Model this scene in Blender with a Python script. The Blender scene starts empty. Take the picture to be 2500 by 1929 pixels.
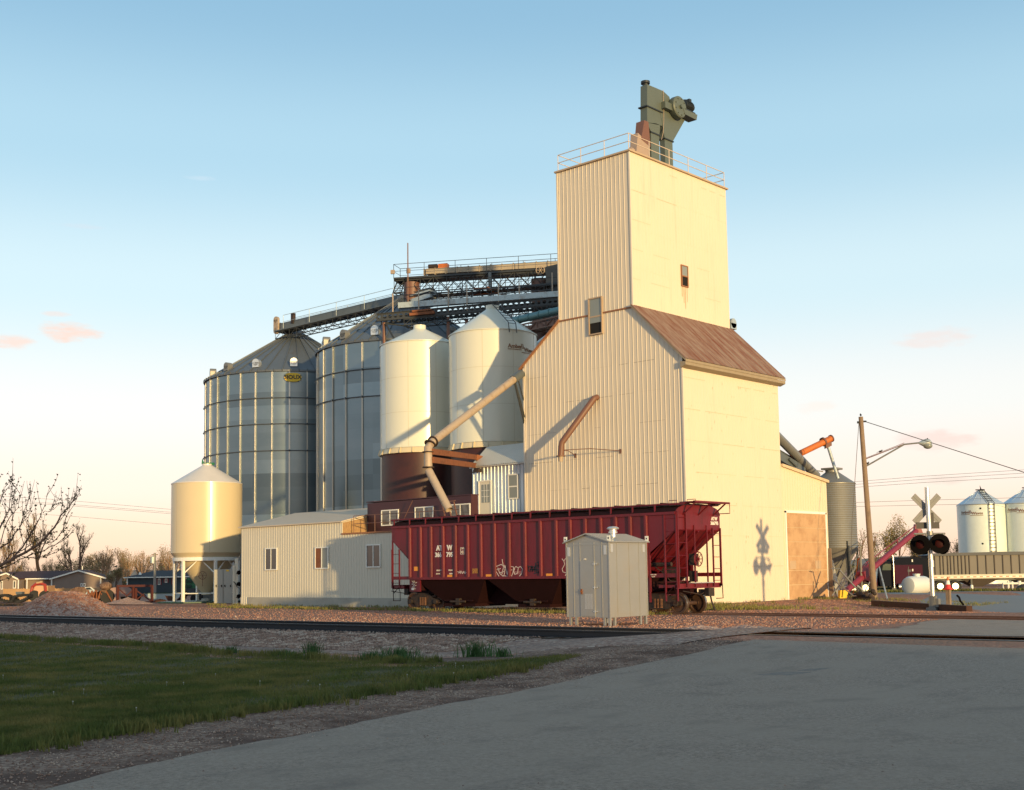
import bpy, math, random
import numpy as np
from mathutils import Vector, Matrix
random.seed(7)
S = bpy.context.scene
COL = S.collection
PI = math.pi

# ------------------------------------------------------------------ materials
def _nt(name):
    m = bpy.data.materials.new(name); m.use_nodes = True
    nt = m.node_tree; b = nt.nodes['Principled BSDF']
    return m, nt, b
def _noise(nt, scale, detail=4, rough=.6, vec=None, sc=None):
    n = nt.nodes.new('ShaderNodeTexNoise'); n.inputs['Scale'].default_value = scale
    n.inputs['Detail'].default_value = detail; n.inputs['Roughness'].default_value = rough
    tc = nt.nodes.new('ShaderNodeTexCoord'); src = tc.outputs['Object']
    if sc:
        mp = nt.nodes.new('ShaderNodeMapping'); mp.inputs['Scale'].default_value = sc
        nt.links.new(src, mp.inputs['Vector']); src = mp.outputs['Vector']
    nt.links.new(src, n.inputs['Vector'])
    return n
def _ramp(nt, fac, p0, p1, c0=(0,0,0,1), c1=(1,1,1,1)):
    r = nt.nodes.new('ShaderNodeValToRGB'); e = r.color_ramp.elements
    e[0].position = p0; e[1].position = p1; e[0].color = c0; e[1].color = c1
    nt.links.new(fac, r.inputs['Fac']); return r.outputs['Color']
def _mix(nt, fac, a, b, mode='MIX'):
    n = nt.nodes.new('ShaderNodeMix'); n.data_type = 'RGBA'; n.blend_type = mode
    for sock, v in ((n.inputs[0], fac), (n.inputs[6], a), (n.inputs[7], b)):
        if hasattr(v, 'is_linked') or hasattr(v, 'links'): nt.links.new(v, sock)
        elif isinstance(v, (int, float)): sock.default_value = v
        else: sock.default_value = (*v[:3], 1)
    return n.outputs[2]
def mat(name, col, rough=.6, metal=0., var=.12, vs=1.2, bump=0., bs=40., bd=.01,
        dirt=None, ds=.8, dlo=.5, dhi=.75, dsc=None, coat=0., spec=.5, trans=0.):
    m, nt, b = _nt(name)
    n = _noise(nt, vs, 5)
    lo = tuple(c*(1-var) for c in col); hi = tuple(min(1, c*(1+var)) for c in col)
    c = _mix(nt, n.outputs['Fac'], lo, hi)
    if dirt:
        dn = _noise(nt, ds, 8, .7, sc=dsc)
        c = _mix(nt, _ramp(nt, dn.outputs['Fac'], dlo, dhi), c, dirt)
    nt.links.new(c, b.inputs['Base Color'])
    b.inputs['Roughness'].default_value = rough; b.inputs['Metallic'].default_value = metal
    b.inputs['Specular IOR Level'].default_value = spec
    if coat: b.inputs['Coat Weight'].default_value = coat; b.inputs['Coat Roughness'].default_value = .12
    if bump:
        bn = _noise(nt, bs, 6, .7)
        bp = nt.nodes.new('ShaderNodeBump'); bp.inputs['Strength'].default_value = bump
        bp.inputs['Distance'].default_value = bd
        nt.links.new(bn.outputs['Fac'], bp.inputs['Height']); nt.links.new(bp.outputs['Normal'], b.inputs['Normal'])
    return m
def stones(name, cols, scale, rough=.9, bump=1., bd=.02, big=None):
    """crushed stone: voronoi cells of several colours"""
    m, nt, b = _nt(name)
    tc = nt.nodes.new('ShaderNodeTexCoord')
    v = nt.nodes.new('ShaderNodeTexVoronoi'); v.inputs['Scale'].default_value = scale
    nt.links.new(tc.outputs['Object'], v.inputs['Vector'])
    sep = nt.nodes.new('ShaderNodeSeparateColor'); nt.links.new(v.outputs['Color'], sep.inputs[0])
    r = nt.nodes.new('ShaderNodeValToRGB'); r.color_ramp.interpolation = 'CONSTANT'
    el = r.color_ramp.elements
    while len(el) < len(cols): el.new(.5)
    for i, c in enumerate(cols):
        el[i].position = i/len(cols); el[i].color = (*c, 1)
    nt.links.new(sep.outputs[0], r.inputs['Fac'])
    c = r.outputs['Color']
    if big:
        n = _noise(nt, big[1], 7, .65)
        c = _mix(nt, _ramp(nt, n.outputs['Fac'], big[2], big[3]), c, big[0])
    nt.links.new(c, b.inputs['Base Color']); b.inputs['Roughness'].default_value = rough
    b.inputs['Specular IOR Level'].default_value = .2
    bp = nt.nodes.new('ShaderNodeBump'); bp.inputs['Strength'].default_value = bump; bp.inputs['Distance'].default_value = bd
    bp.invert = True
    nt.links.new(v.outputs['Distance'], bp.inputs['Height']); nt.links.new(bp.outputs['Normal'], b.inputs['Normal'])
    return m

M = {}
M['wall'] = mat('white_ribbed_steel', (.68,.585,.46), .55, var=.05, vs=.35, dirt=(.50,.43,.33), ds=.9, dlo=.56, dhi=.9, dsc=(2.2,2.2,.18))
M['wall_annex'] = mat('pale_annex_steel', (.66,.59,.44), .5, var=.05, vs=.4, dirt=(.60,.50,.36), ds=.8, dlo=.55, dhi=.9, dsc=(2,2,.2))
M['office_wall'] = mat('cream_ribbed_steel', (.60,.55,.45), .5, var=.05, vs=.6, dirt=(.45,.40,.33), ds=1.2, dlo=.6, dhi=.95, dsc=(2,2,.25))
M['galv_light'] = mat('galvalume_siding', (.52,.58,.62), .35, .55, var=.08, vs=.8)
M['galv'] = mat('galvanised_bin_steel', (.17,.215,.24), .36, .88, var=.06, vs=.4, dirt=(.24,.27,.29), ds=.3, dlo=.45, dhi=.8, dsc=(.25,.25,.5))
def _sheet_bands(m, step, amt):
    nt = m.node_tree; b = nt.nodes['Principled BSDF']; src = b.inputs['Base Color'].links[0].from_socket
    tc = nt.nodes.new('ShaderNodeTexCoord'); sp = nt.nodes.new('ShaderNodeSeparateXYZ'); nt.links.new(tc.outputs['Object'], sp.inputs[0])
    a = nt.nodes.new('ShaderNodeMath'); a.operation = 'SNAP'; nt.links.new(sp.outputs[2], a.inputs[0]); a.inputs[1].default_value = step
    g = nt.nodes.new('ShaderNodeMath'); g.operation = 'ARCTAN2'; nt.links.new(sp.outputs[1], g.inputs[0]); nt.links.new(sp.outputs[0], g.inputs[1])
    g2 = nt.nodes.new('ShaderNodeMath'); g2.operation = 'SNAP'; nt.links.new(g.outputs[0], g2.inputs[0]); g2.inputs[1].default_value = .37
    c = nt.nodes.new('ShaderNodeCombineXYZ'); nt.links.new(a.outputs[0], c.inputs[2]); nt.links.new(g2.outputs[0], c.inputs[0])
    w1 = nt.nodes.new('ShaderNodeTexWhiteNoise'); w1.noise_dimensions = '1D'; nt.links.new(a.outputs[0], w1.inputs['W'])
    w2 = nt.nodes.new('ShaderNodeTexWhiteNoise'); nt.links.new(c.outputs[0], w2.inputs['Vector'])
    o = _mix(nt, w1.outputs['Value'], tuple([1-amt]*3), tuple([1+amt]*3)); o2 = _mix(nt, w2.outputs['Value'], tuple([1-amt*.6]*3), tuple([1+amt*.6]*3))
    r = _mix(nt, 1., src, o, 'MULTIPLY'); r = _mix(nt, 1., r, o2, 'MULTIPLY'); nt.links.new(r, b.inputs['Base Color'])
_sheet_bands(M['galv'], 1.117, .26)
M['galv_roof'] = mat('weathered_bin_roof', (.145,.165,.185), .5, .5, var=.15, vs=.8, dirt=(.14,.11,.09), ds=.8, dlo=.55, dhi=.8)
M['galv_stiff'] = mat('galvanised_stiffener', (.55,.52,.46), .38, .8, var=.1, vs=2)
M['galv_dark'] = mat('dull_galvanised', (.24,.235,.22), .5, .5, var=.12, vs=2)
M['ring'] = mat('dark_wind_ring', (.14,.15,.16), .45, .6)
M['enamel'] = mat('white_bin_enamel', (.66,.65,.55), .30, var=.03, vs=.5, coat=.25, dirt=(.62,.57,.46), ds=1.5, dlo=.62, dhi=.95, dsc=(2,2,.15))
M['enamel_tan'] = mat('cream_bin_enamel', (.60,.50,.33), .32, var=.04, vs=.6, coat=.12)
M['skirt'] = mat('maroon_bin_skirt', (.050,.012,.010), .5, var=.25, vs=1.2, dirt=(.03,.008,.008), ds=1, dlo=.45, dhi=.7)
M['maroon'] = mat('maroon_siding', (.055,.016,.022), .5, var=.15, vs=1)
M['car_red'] = mat('oxide_red_car_paint', (.135,.0065,.0145), .48, var=.14, vs=1.1, dirt=(.066,.008,.010), ds=1.8, dlo=.46, dhi=.76, dsc=(1.5,1.5,.35), bump=.15, bs=6)
M['car_dark'] = mat('grimy_red_painted_shade', (.017,.004,.005), .85, var=.3, vs=2, spec=.15)  # grimy red, darkened further to paint in the shade under the car
M['rust'] = mat('rusty_steel', (.22,.075,.03), .8, var=.3, vs=5, dirt=(.08,.03,.015), ds=3)
M['rust_roof'] = mat('rusty_corrugated_roof', (.25,.17,.13), .75, var=.2, vs=1.5, dirt=(.16,.055,.028), ds=.9, dlo=.42, dhi=.62, dsc=(.5,3,.5))
M['trim_rust'] = mat('rust_brown_trim', (.30,.13,.06), .7, var=.3, vs=3)
M['soffit'] = mat('dark_eave_board', (.30,.24,.17), .8, var=.2, vs=3)  # even dark tan board under the eave
M['brown_pipe'] = mat('brown_painted_spout', (.165,.075,.05), .5, var=.15, vs=2)
M['tan_pipe'] = mat('tan_weathered_spout', (.42,.33,.25), .55, .1, var=.15, vs=2, dirt=(.25,.16,.1), ds=2)
M['steel_dark'] = mat('dark_gallery_steel', (.045,.050,.055), .55, .3, var=.2, vs=3)
M['steel_mid'] = mat('grey_conveyor_casing', (.13,.15,.16), .5, .4, var=.15, vs=2)
M['steel_pale'] = mat('pale_conveyor_casing', (.42,.48,.50), .45, .4, var=.12, vs=1.5, dirt=(.24,.2,.16), ds=2)
M['steel_tan'] = mat('tan_conveyor_casing', (.40,.33,.24), .55, .1, var=.12, vs=1.5)
M['teal'] = mat('teal_tube', (.12,.24,.26), .45, .3)
M['olive'] = mat('olive_green_head_paint', (.105,.125,.105), .5, .1, var=.08, vs=1.5)
M['olive_dark'] = mat('motor_casing', (.025,.03,.035), .5, .2)
M['pink_grey'] = mat('weathered_spout_plate', (.38,.28,.22), .6, .1, var=.12)
M['rail_white'] = mat('white_railing_paint', (.62,.50,.40), .5, var=.1)
M['white'] = mat('white_paint', (.78,.76,.70), .5, var=.06)
M['white_trim'] = mat('white_window_trim', (.80,.78,.72), .45, var=.04)
M['glass'] = mat('dark_window_glass', (.035,.045,.055), .06, var=.1, spec=.9)
M['glass_warm'] = mat('dusty_window_glass', (.10,.10,.10), .12, var=.3, vs=3, spec=.8)
M['glass_grey'] = mat('grey_dusty_pane', (.22,.24,.23), .3, var=.1, spec=.5)
M['opening'] = mat('open_dark_interior', (.006,.005,.005), .9)
M['osb'] = mat('strand_board', (.36,.22,.10), .85, var=.25, vs=14, dirt=(.20,.11,.05), ds=10)
M['concrete'] = mat('pale_concrete', (.38,.36,.31), .9, var=.1, vs=1.5, bump=.3, dirt=(.27,.24,.21), ds=.7, dlo=.5, dhi=.8)
M['shed_galv'] = mat('signal_box_galvanised', (.36,.36,.355), .40, .5, var=.08, vs=1.2, dirt=(.38,.35,.31), ds=1.5, dlo=.45, dhi=.8)
M['alu'] = mat('bright_aluminium', (.68,.68,.66), .35, .75, var=.06, vs=4)
M['rail_top'] = mat('rail_head_steel', (.30,.30,.31), .32, .9, var=.1)
M['rail_side'] = mat('rail_web_steel', (.022,.022,.028), .7, .2, var=.3)
M['rail_rust'] = mat('rusty_siding_rail', (.10,.045,.03), .75, .2, var=.3, vs=5)
M['tie'] = mat('creosote_tie', (.045,.033,.025), .9, var=.4, vs=6, bump=.4)
M['black'] = mat('matt_black', (.007,.006,.006), .9, var=.2, spec=.02)
M['rubber'] = mat('black_rubber', (.016,.016,.017), .8, var=.3)
M['wheel'] = mat('cast_wheel_steel', (.085,.045,.032), .6, .3, var=.3, vs=4)
M['tread'] = mat('worn_wheel_tread', (.42,.36,.30), .3, .9)
M['truck_cast'] = mat('grimy_cast_steel', (.035,.025,.022), .7, .2, var=.4, vs=4, dirt=(.11,.05,.03), ds=5)
M['spring'] = mat('rusty_spring', (.20,.09,.05), .6, .2)
M['orange'] = mat('orange_auger_paint', (.55,.145,.025), .5, var=.15, vs=3, dirt=(.25,.08,.03), ds=3)
M['letter'] = mat('white_stencil_paint', (.72,.68,.64), .6, var=.1)
M['graffiti'] = mat('pale_spray_paint', (.62,.52,.50), .6, var=.1)
M['graffiti_dark'] = mat('black_spray_paint', (.012,.012,.02), .5)
M['reflector'] = mat('orange_reflector', (.75,.28,.03), .4, var=.1)
M['yellow'] = mat('yellow_sign', (.80,.50,.02), .5, var=.06)
M['sign_text'] = mat('dark_sign_text', (.03,.02,.02), .5)
M['logo'] = mat('rust_brown_logo', (.24,.12,.06), .6)
M['wood_pole'] = mat('weathered_pole_wood', (.24,.17,.12), .85, var=.25, vs=3, dirt=(.10,.07,.05), ds=2, dsc=(8,8,.5), bump=.4, bs=20)
M['beam_wood'] = mat('dark_red_timber', (.060,.022,.014), .85, var=.35, vs=4, dirt=(.04,.018,.012), ds=3, dsc=(1,1,6), bump=.5, bs=25)
M['door_tan'] = mat('weathered_tan_door', (.50,.31,.17), .75, var=.12, vs=1.2, dirt=(.34,.18,.09), ds=1.1, dlo=.45, dhi=.7)
M['door_white'] = mat('cream_door', (.66,.60,.48), .5)
M['purple'] = mat('plum_truck_paint', (.050,.010,.026), .7, spec=.12)
M['plum_auger'] = mat('faded_plum_red_paint', (.21,.025,.05), .5, var=.2, vs=3)
M['navy'] = mat('near_black_navy', (.010,.012,.02), .75, spec=.08)
M['chrome'] = mat('chrome', (.5,.49,.47), .3, 1.)
M['tank_white'] = mat('white_poly_tank', (.60,.62,.62), .4, var=.04)
M['tarp'] = mat('dark_roll_tarp', (.05,.055,.07), .6, var=.2)
M['trailer'] = mat('grey_trailer_panel', (.20,.185,.165), .75, var=.08, vs=.7, spec=.1)
M['trailer_post'] = mat('trailer_posts', (.10,.085,.075), .75, spec=.1)
M['red'] = mat('red_plastic', (.60,.03,.02), .45)
M['green'] = mat('green_machine_paint', (.02,.16,.07), .5, var=.2)
M['green_dark'] = mat('dark_green_paint', (.012,.055,.035), .5)
M['blue_pale'] = mat('pale_blue_sheet', (.42,.52,.56), .4, .3, var=.1)
M['siding_tan'] = mat('tan_clapboard', (.22,.165,.135), .7, var=.06)
M['siding_blue'] = mat('slate_blue_clapboard', (.035,.050,.062), .7, var=.06)
M['shingle'] = mat('maroon_shingles', (.060,.022,.022), .85, var=.2, vs=5)
M['shingle_dark'] = mat('dark_shingles', (.028,.026,.032), .85, var=.2, vs=5)
M['fence'] = mat('pine_fence', (.42,.25,.12), .8, var=.15, vs=4)
M['bark'] = mat('bark', (.11,.075,.05), .9, var=.3, vs=6)
M['bark_dark'] = mat('dark_bark', (.10,.058,.040), .9, var=.3, vs=6)
M['twig'] = mat('spring_twigs', (.28,.17,.10), .9, var=.3, vs=2)
M['bud'] = mat('spring_buds', (.11,.12,.03), .8, var=.3, vs=2)
M['budtwig'] = mat('budding_green_crown', (.20,.165,.07), .9, var=.35, vs=1)
M['bird'] = mat('dark_feathers', (.015,.014,.016), .7)
M['grass'] = mat('grass_blades', (.095,.115,.026), .75, var=.6, vs=1.1, dirt=(.24,.19,.06), ds=.9, dlo=.44, dhi=.66, spec=.2)
M['weed'] = mat('coarse_weed_blades', (.055,.115,.035), .7, var=.4, vs=4, spec=.2)
M['dandelion'] = mat('dandelion_heads', (.42,.41,.36), .9)
M['wire'] = mat('black_cable', (.09,.08,.08), .6)
M['shade_hall_wall'] = mat('beige_shade_hall_siding', (.45,.42,.36), .6)  # siding of the unseen hall added for its shadow

# ------------------------------------------------------------------ mesh builder
class MB:
    def __init__(s): s.v = []; s.f = []; s.smooth = False
    def add(s, vs, fs):
        o = len(s.v); s.v += [tuple(map(float, p)) for p in vs]
        s.f += [tuple(i+o for i in f) for f in fs]; return s
    def box(s, x0, x1, y0, y1, z0, z1):
        v = [(x0,y0,z0),(x1,y0,z0),(x1,y1,z0),(x0,y1,z0),(x0,y0,z1),(x1,y0,z1),(x1,y1,z1),(x0,y1,z1)]
        return s.add(v, [(0,3,2,1),(4,5,6,7),(0,1,5,4),(1,2,6,5),(2,3,7,6),(3,0,4,7)])
    def hexa(s, b, t):
        """eight corners: bottom loop b, top loop t"""
        return s.add(list(b)+list(t), [(0,3,2,1),(4,5,6,7),(0,1,5,4),(1,2,6,5),(2,3,7,6),(3,0,4,7)])
    def beam(s, p, q, w=.1, h=None, up=(0,0,1)):
        h = h or w; p = Vector(p); q = Vector(q); d = (q-p)
        if d.length < 1e-6: return s
        d.normalize(); u = Vector(up)
        if abs(d.dot(u)) > .98: u = Vector((0,1,0)) if abs(d.y) < .9 else Vector((1,0,0))
        a = d.cross(u).normalized()*(w/2); b = a.cross(d).normalized()*(h/2)
        return s.hexa([p-a-b, p+a-b, p+a+b, p-a+b], [q-a-b, q+a-b, q+a+b, q-a+b])
    def tube(s, p, q, r0, r1=None, n=8, cap=True):
        r1 = r0 if r1 is None else r1
        p = Vector(p); q = Vector(q); d = q-p
        if d.length < 1e-6: return s
        d.normalize(); u = Vector((0,0,1)) if abs(d.z) < .9 else Vector((1,0,0))
        a = d.cross(u).normalized(); b = a.cross(d)
        vs = []
        for c, r in ((p, r0), (q, r1)):
            for i in range(n):
                t = 2*PI*i/n; vs.append(c+a*(r*math.cos(t))+b*(r*math.sin(t)))
        fs = [(i, (i+1) % n, n+(i+1) % n, n+i) for i in range(n)]
        if cap: fs += [tuple(range(n-1, -1, -1)), tuple(range(n, 2*n))]
        return s.add(vs, fs)
    def path(s, pts, r, n=8):
        """bent tube through points, mitred"""
        P = [Vector(p) for p in pts]; rings = []
        rr = r if isinstance(r, (list, tuple)) else [r]*len(P)
        ref = None
        for i, p in enumerate(P):
            d = (P[min(i+1, len(P)-1)]-P[max(i-1, 0)]).normalized()
            if ref is None:
                u = Vector((0,0,1)) if abs(d.z) < .9 else Vector((1,0,0)); ref = d.cross(u).normalized()
            a = (ref-d*ref.dot(d)).normalized(); ref = a; b = a.cross(d)
            rings.append([p+a*(rr[i]*math.cos(2*PI*k/n))+b*(rr[i]*math.sin(2*PI*k/n)) for k in range(n)])
        vs = [v for r_ in rings for v in r_]; fs = []
        for i in range(len(P)-1):
            for k in range(n): fs.append((i*n+k, i*n+(k+1) % n, (i+1)*n+(k+1) % n, (i+1)*n+k))
        fs += [tuple(range(n-1, -1, -1)), tuple(range((len(P)-1)*n, len(P)*n))]
        return s.add(vs, fs)
    def lathe(s, cx, cy, prof, n=48, axis='z', cap=False):
        vs = []
        for r, z in prof:
            for i in range(n):
                t = 2*PI*i/n; c, q = r*math.cos(t), r*math.sin(t)
                vs.append((cx+c, cy+q, z) if axis == 'z' else ((cx+c, z, cy+q) if axis == 'y' else (z, cx+c, cy+q)))
        fs = [(j*n+i, j*n+(i+1) % n, (j+1)*n+(i+1) % n, (j+1)*n+i) for j in range(len(prof)-1) for i in range(n)]
        if cap: fs += [tuple(range(n-1, -1, -1)), tuple(range((len(prof)-1)*n, len(prof)*n))]
        return s.add(vs, fs)
    def prism(s, poly, axis, a, b):
        """poly of 2d points extruded along axis from a to b (x: (y,z) pts, y: (x,z) pts, z: (x,y) pts)"""
        k = {'x': lambda p, t: (t, p[0], p[1]), 'y': lambda p, t: (p[0], t, p[1]), 'z': lambda p, t: (p[0], p[1], t)}[axis]
        n = len(poly); vs = [k(p, a) for p in poly]+[k(p, b) for p in poly]
        return s.add(vs, [tuple(range(n-1, -1, -1)), tuple(range(n, 2*n))]+[(i, (i+1) % n, n+(i+1) % n, n+i) for i in range(n)])
    def ellipsoid(s, c, rx, ry, rz, n=10, m=6):
        vs = []; fs = []
        for j in range(m+1):
            ph = PI*j/m
            for i in range(n):
                t = 2*PI*i/n
                vs.append((c[0]+rx*math.sin(ph)*math.cos(t), c[1]+ry*math.sin(ph)*math.sin(t), c[2]+rz*math.cos(ph)))
        for j in range(m):
            for i in range(n): fs.append((j*n+i, (j+1)*n+i, (j+1)*n+(i+1) % n, j*n+(i+1) % n))
        return s.add(vs, fs)
    def rotz(s, ang, c=(0,0)):
        ca, sa = math.cos(ang), math.sin(ang)
        s.v = [(c[0]+(x-c[0])*ca-(y-c[1])*sa, c[1]+(x-c[0])*sa+(y-c[1])*ca, z) for x, y, z in s.v]; return s
    def move(s, dx, dy, dz): s.v = [(x+dx, y+dy, z+dz) for x, y, z in s.v]; return s

def islands(mb):
    par = list(range(len(mb.v)))
    def find(i):
        while par[i] != i: par[i] = par[par[i]]; i = par[i]
        return i
    for f in mb.f:
        a = find(f[0])
        for j in f[1:]: par[find(j)] = a
    groups = {}
    for f in mb.f: groups.setdefault(find(f[0]), []).append(f)
    out = []
    for fs in groups.values():
        ids = sorted({i for f in fs for i in f}); mp = {i: k for k, i in enumerate(ids)}; b = MB()
        b.v = [mb.v[i] for i in ids]; b.f = [tuple(mp[i] for i in f) for f in fs]; out.append(b)
    return out
def parts_each(name, mb, m, parent=None, **k):
    """every connected piece of mb becomes a part of its own"""
    return [part(name, b, m, parent, **k) for b in islands(mb)]
def wloc(o):
    l = Vector((0,0,0))
    while o is not None: l = l+o.location; o = o.parent
    return l
def part(name, mb, m, parent=None, smooth=False, label=None, loc=None):
    """links mb (given in world coordinates) as one mesh object under parent"""
    me = bpy.data.meshes.new(name)
    off = wloc(parent) if parent else Vector((0,0,0))
    me.from_pydata([(x-off.x, y-off.y, z-off.z) for x, y, z in mb.v], [], mb.f)
    me.validate(verbose=False)
    mm = m if isinstance(m, list) else [m]
    for k in mm: me.materials.append(M[k] if isinstance(k, str) else k)
    o = bpy.data.objects.new(name, me); COL.objects.link(o)
    if parent: o.parent = parent
    if smooth:
        me.polygons.foreach_set('use_smooth', [True]*len(me.polygons))
        try: me.set_sharp_from_angle(angle=math.radians(35))
        except Exception: pass
    if label: o['label'] = label
    return o
def thing(name, label, cat, loc=(0,0,0), group=None):
    o = bpy.data.objects.new(name, None); COL.objects.link(o); o.location = loc
    o.empty_display_size = .2
    return tag(o, label, cat, group)
def tag(o, label, cat, group=None, kind=None):
    o['label'] = label; o['category'] = cat
    if group: o['group'] = group
    if kind: o['kind'] = kind
    return o
def struct(name, mb, m, smooth=True):
    o = part(name, mb, m, smooth=smooth); o['kind'] = 'structure'; return o
def copy_tree(o, parent=None):
    c = o.copy(); COL.objects.link(c)
    if parent: c.parent = parent
    for ch in list(o.children): copy_tree(ch, c)
    return c
def text_mesh(body, size, thick=.02, bold=0., spacing=1.):
    cu = bpy.data.curves.new('lettering_curve', 'FONT'); cu.body = body; cu.size = size
    cu.offset = bold; cu.extrude = thick/2; cu.align_x = 'CENTER'; cu.align_y = 'CENTER'; cu.space_character = spacing
    cu.resolution_u = 3
    o = bpy.data.objects.new('lettering_tmp', cu); COL.objects.link(o)
    dg = bpy.context.evaluated_depsgraph_get(); me = bpy.data.meshes.new_from_object(o.evaluated_get(dg))
    v = [tuple(p.co) for p in me.vertices]; f = [tuple(p.vertices) for p in me.polygons]
    bpy.data.objects.remove(o); bpy.data.meshes.remove(me); bpy.data.curves.remove(cu)
    return v, f
def text_to(mb, body, size, fn, **k):
    v, f = text_mesh(body, size, **k); mb.add([fn(*p) for p in v], f); return mb
def ribs_x(mb, xs, y, z0, z1, out=-.017, w=.05, t=.025):
    """vertical ribs standing out of a wall in the plane y"""
    for x in xs:
        a = z0(x) if callable(z0) else z0; b = z1(x) if callable(z1) else z1
        if b-a < .05: continue
        mb.prism([(x-w/2,y),(x+w/2,y),(x+t/2,y+out),(x-t/2,y+out)], 'z', a, b)
def ribs_y(mb, ys, x, z0, z1, out=.03, w=.07, t=.035):
    for y in ys:
        a = z0(y) if callable(z0) else z0; b = z1(y) if callable(z1) else z1
        if b-a < .05: continue
        mb.prism([(x,y-w/2),(x+out,y-t/2),(x+out,y+t/2),(x,y+w/2)], 'z', a, b)
def frange(a, b, s):
    n = int((b-a)/s+1e-6); return [a+s*i for i in range(n+1)]

# ------------------------------------------------------------------ camera
YAW, PITCH, ROLL = math.radians(42.670676), math.radians(5.245273), math.radians(-.8540364)
FWD = Vector((-math.sin(YAW), math.cos(YAW), 0)); RGT = Vector((math.cos(YAW), math.sin(YAW), 0)); UP = Vector((0,0,1))
cF = FWD*math.cos(PITCH)+UP*math.sin(PITCH); cU = -FWD*math.sin(PITCH)+UP*math.cos(PITCH)
cR = RGT*math.cos(ROLL)+cU*math.sin(ROLL); cV = -RGT*math.sin(ROLL)+cU*math.cos(ROLL)
cam = bpy.data.cameras.new('camera'); co = bpy.data.objects.new('camera', cam); COL.objects.link(co)
mw = Matrix((cR, cV, -cF)).transposed().to_4x4(); mw.translation = Vector((0,0,1.86)); co.matrix_world = mw
cam.lens = 2971.7174/2500*36; cam.sensor_width = 36; cam.shift_y = (1120.511-964.5)/2500
cam.clip_start = .05; cam.clip_end = 8000
S.camera = co
def FR(lat, dep, z=0.):
    """point from survey frame: metres right of and ahead of the tripod"""
    p = RGT*lat+FWD*dep; return (p.x, p.y, z)
def depth(x, y): return -x*math.sin(YAW)+y*math.cos(YAW)

def D_at(u, v, D):
    """yard survey point: bearing column u, level row v, distance D"""
    d = cF+cR*((u-1250)/2971.7174)-cV*((v-1120.511)/2971.7174); t = D/(d.x*FWD.x+d.y*FWD.y); return (d.x*t, d.y*t, 1.86+d.z*t)

# ------------------------------------------------------------------ terrain
def ss(a, b, x):
    t = max(0., min(1., (x-a)/(b-a))); return t*t*(3-2*t)
TR0 = Vector((-46.04,21.05)); TR1 = Vector((-21.08,22.77)); TD = (TR1-TR0).normalized(); TN = Vector((-TD.y, TD.x))
def trk(s, t):
    """point along the main track: s metres along, t metres away from the near rail"""
    p = TR1+TD*s+TN*t; return p.x, p.y
def tdist(x, y): return (Vector((x,y))-TR1).dot(TN)-.72
def gz(x, y):
    d = depth(x, y); t = tdist(x, y)
    far = 0.
    if d > 75: far = -.40*ss(78, 104, d)-.45*ss(104, 150, d)*ss(-20, -60, x)
    r = -.25*ss(45, 55, y)*ss(-34, -27, x)
    z = min(far, r)
    if t < 0: z += .13*ss(-3.6, -1.5, t)+.05
    else: z += .05+.13*(1-ss(1.5, 3.4, t))-.05*ss(5, 12, t)
    # approach ramp of the road over the main track
    if -30 < x < 60:
        m = ss(-19.5, -15.5, x)*(1-ss(1.2, 13, abs(t))); z = z*(1-m)+(.385-.12*ss(1.2, 9, abs(t)))*m
    return z
rn = random.Random(3)
# ------------------------------------------------------------------ light and sky
SUN_EL = math.radians(4.4)
sdir = Vector((-.941, .339, 0)).normalized()*math.cos(SUN_EL)+Vector((0,0,-math.sin(SUN_EL)))   # travel
sl = bpy.data.lights.new('sun', 'SUN'); so = bpy.data.objects.new('sun', sl); COL.objects.link(so)
so.rotation_euler = sdir.to_track_quat('-Z', 'Y').to_euler()
sl.energy = 5.0; sl.angle = math.radians(1.0); sl.color = (1., .705, .31)
W = bpy.data.worlds.new('World'); S.world = W; W.use_nodes = True
nt = W.node_tree; bg = nt.nodes['Background']
sky = nt.nodes.new('ShaderNodeTexSky'); sky.sky_type = 'NISHITA'; sky.sun_disc = False
sky.sun_elevation = SUN_EL; sky.sun_rotation = math.atan2(-sdir.x, -sdir.y)
sky.air_density = 1.; sky.dust_density = .6; sky.ozone_density = 1.2
tc = nt.nodes.new('ShaderNodeTexCoord'); sp = nt.nodes.new('ShaderNodeSeparateXYZ')
nt.links.new(tc.outputs['Generated'], sp.inputs[0])
rp = nt.nodes.new('ShaderNodeValToRGB'); rp.color_ramp.interpolation = 'EASE'
el = rp.color_ramp.elements
SKY = [(0.0,(.90,.62,.48)),(.03,(.94,.71,.59)),(.07,(.94,.78,.73)),(.13,(.86,.84,.84)),(.225,(.62,.78,.85)),(.33,(.40,.62,.76)),(.44,(.25,.46,.64)),(1.,(.28,.34,.40))]
while len(el) < len(SKY): el.new(.5)
for i, (p, c) in enumerate(SKY): el[i].position = p; el[i].color = (*c, 1)
nt.links.new(sp.outputs[2], rp.inputs['Fac'])
sm = nt.nodes.new('ShaderNodeMix'); sm.data_type = 'RGBA'; sm.inputs[0].default_value = 1.0; sm.blend_type = 'MULTIPLY'
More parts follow.
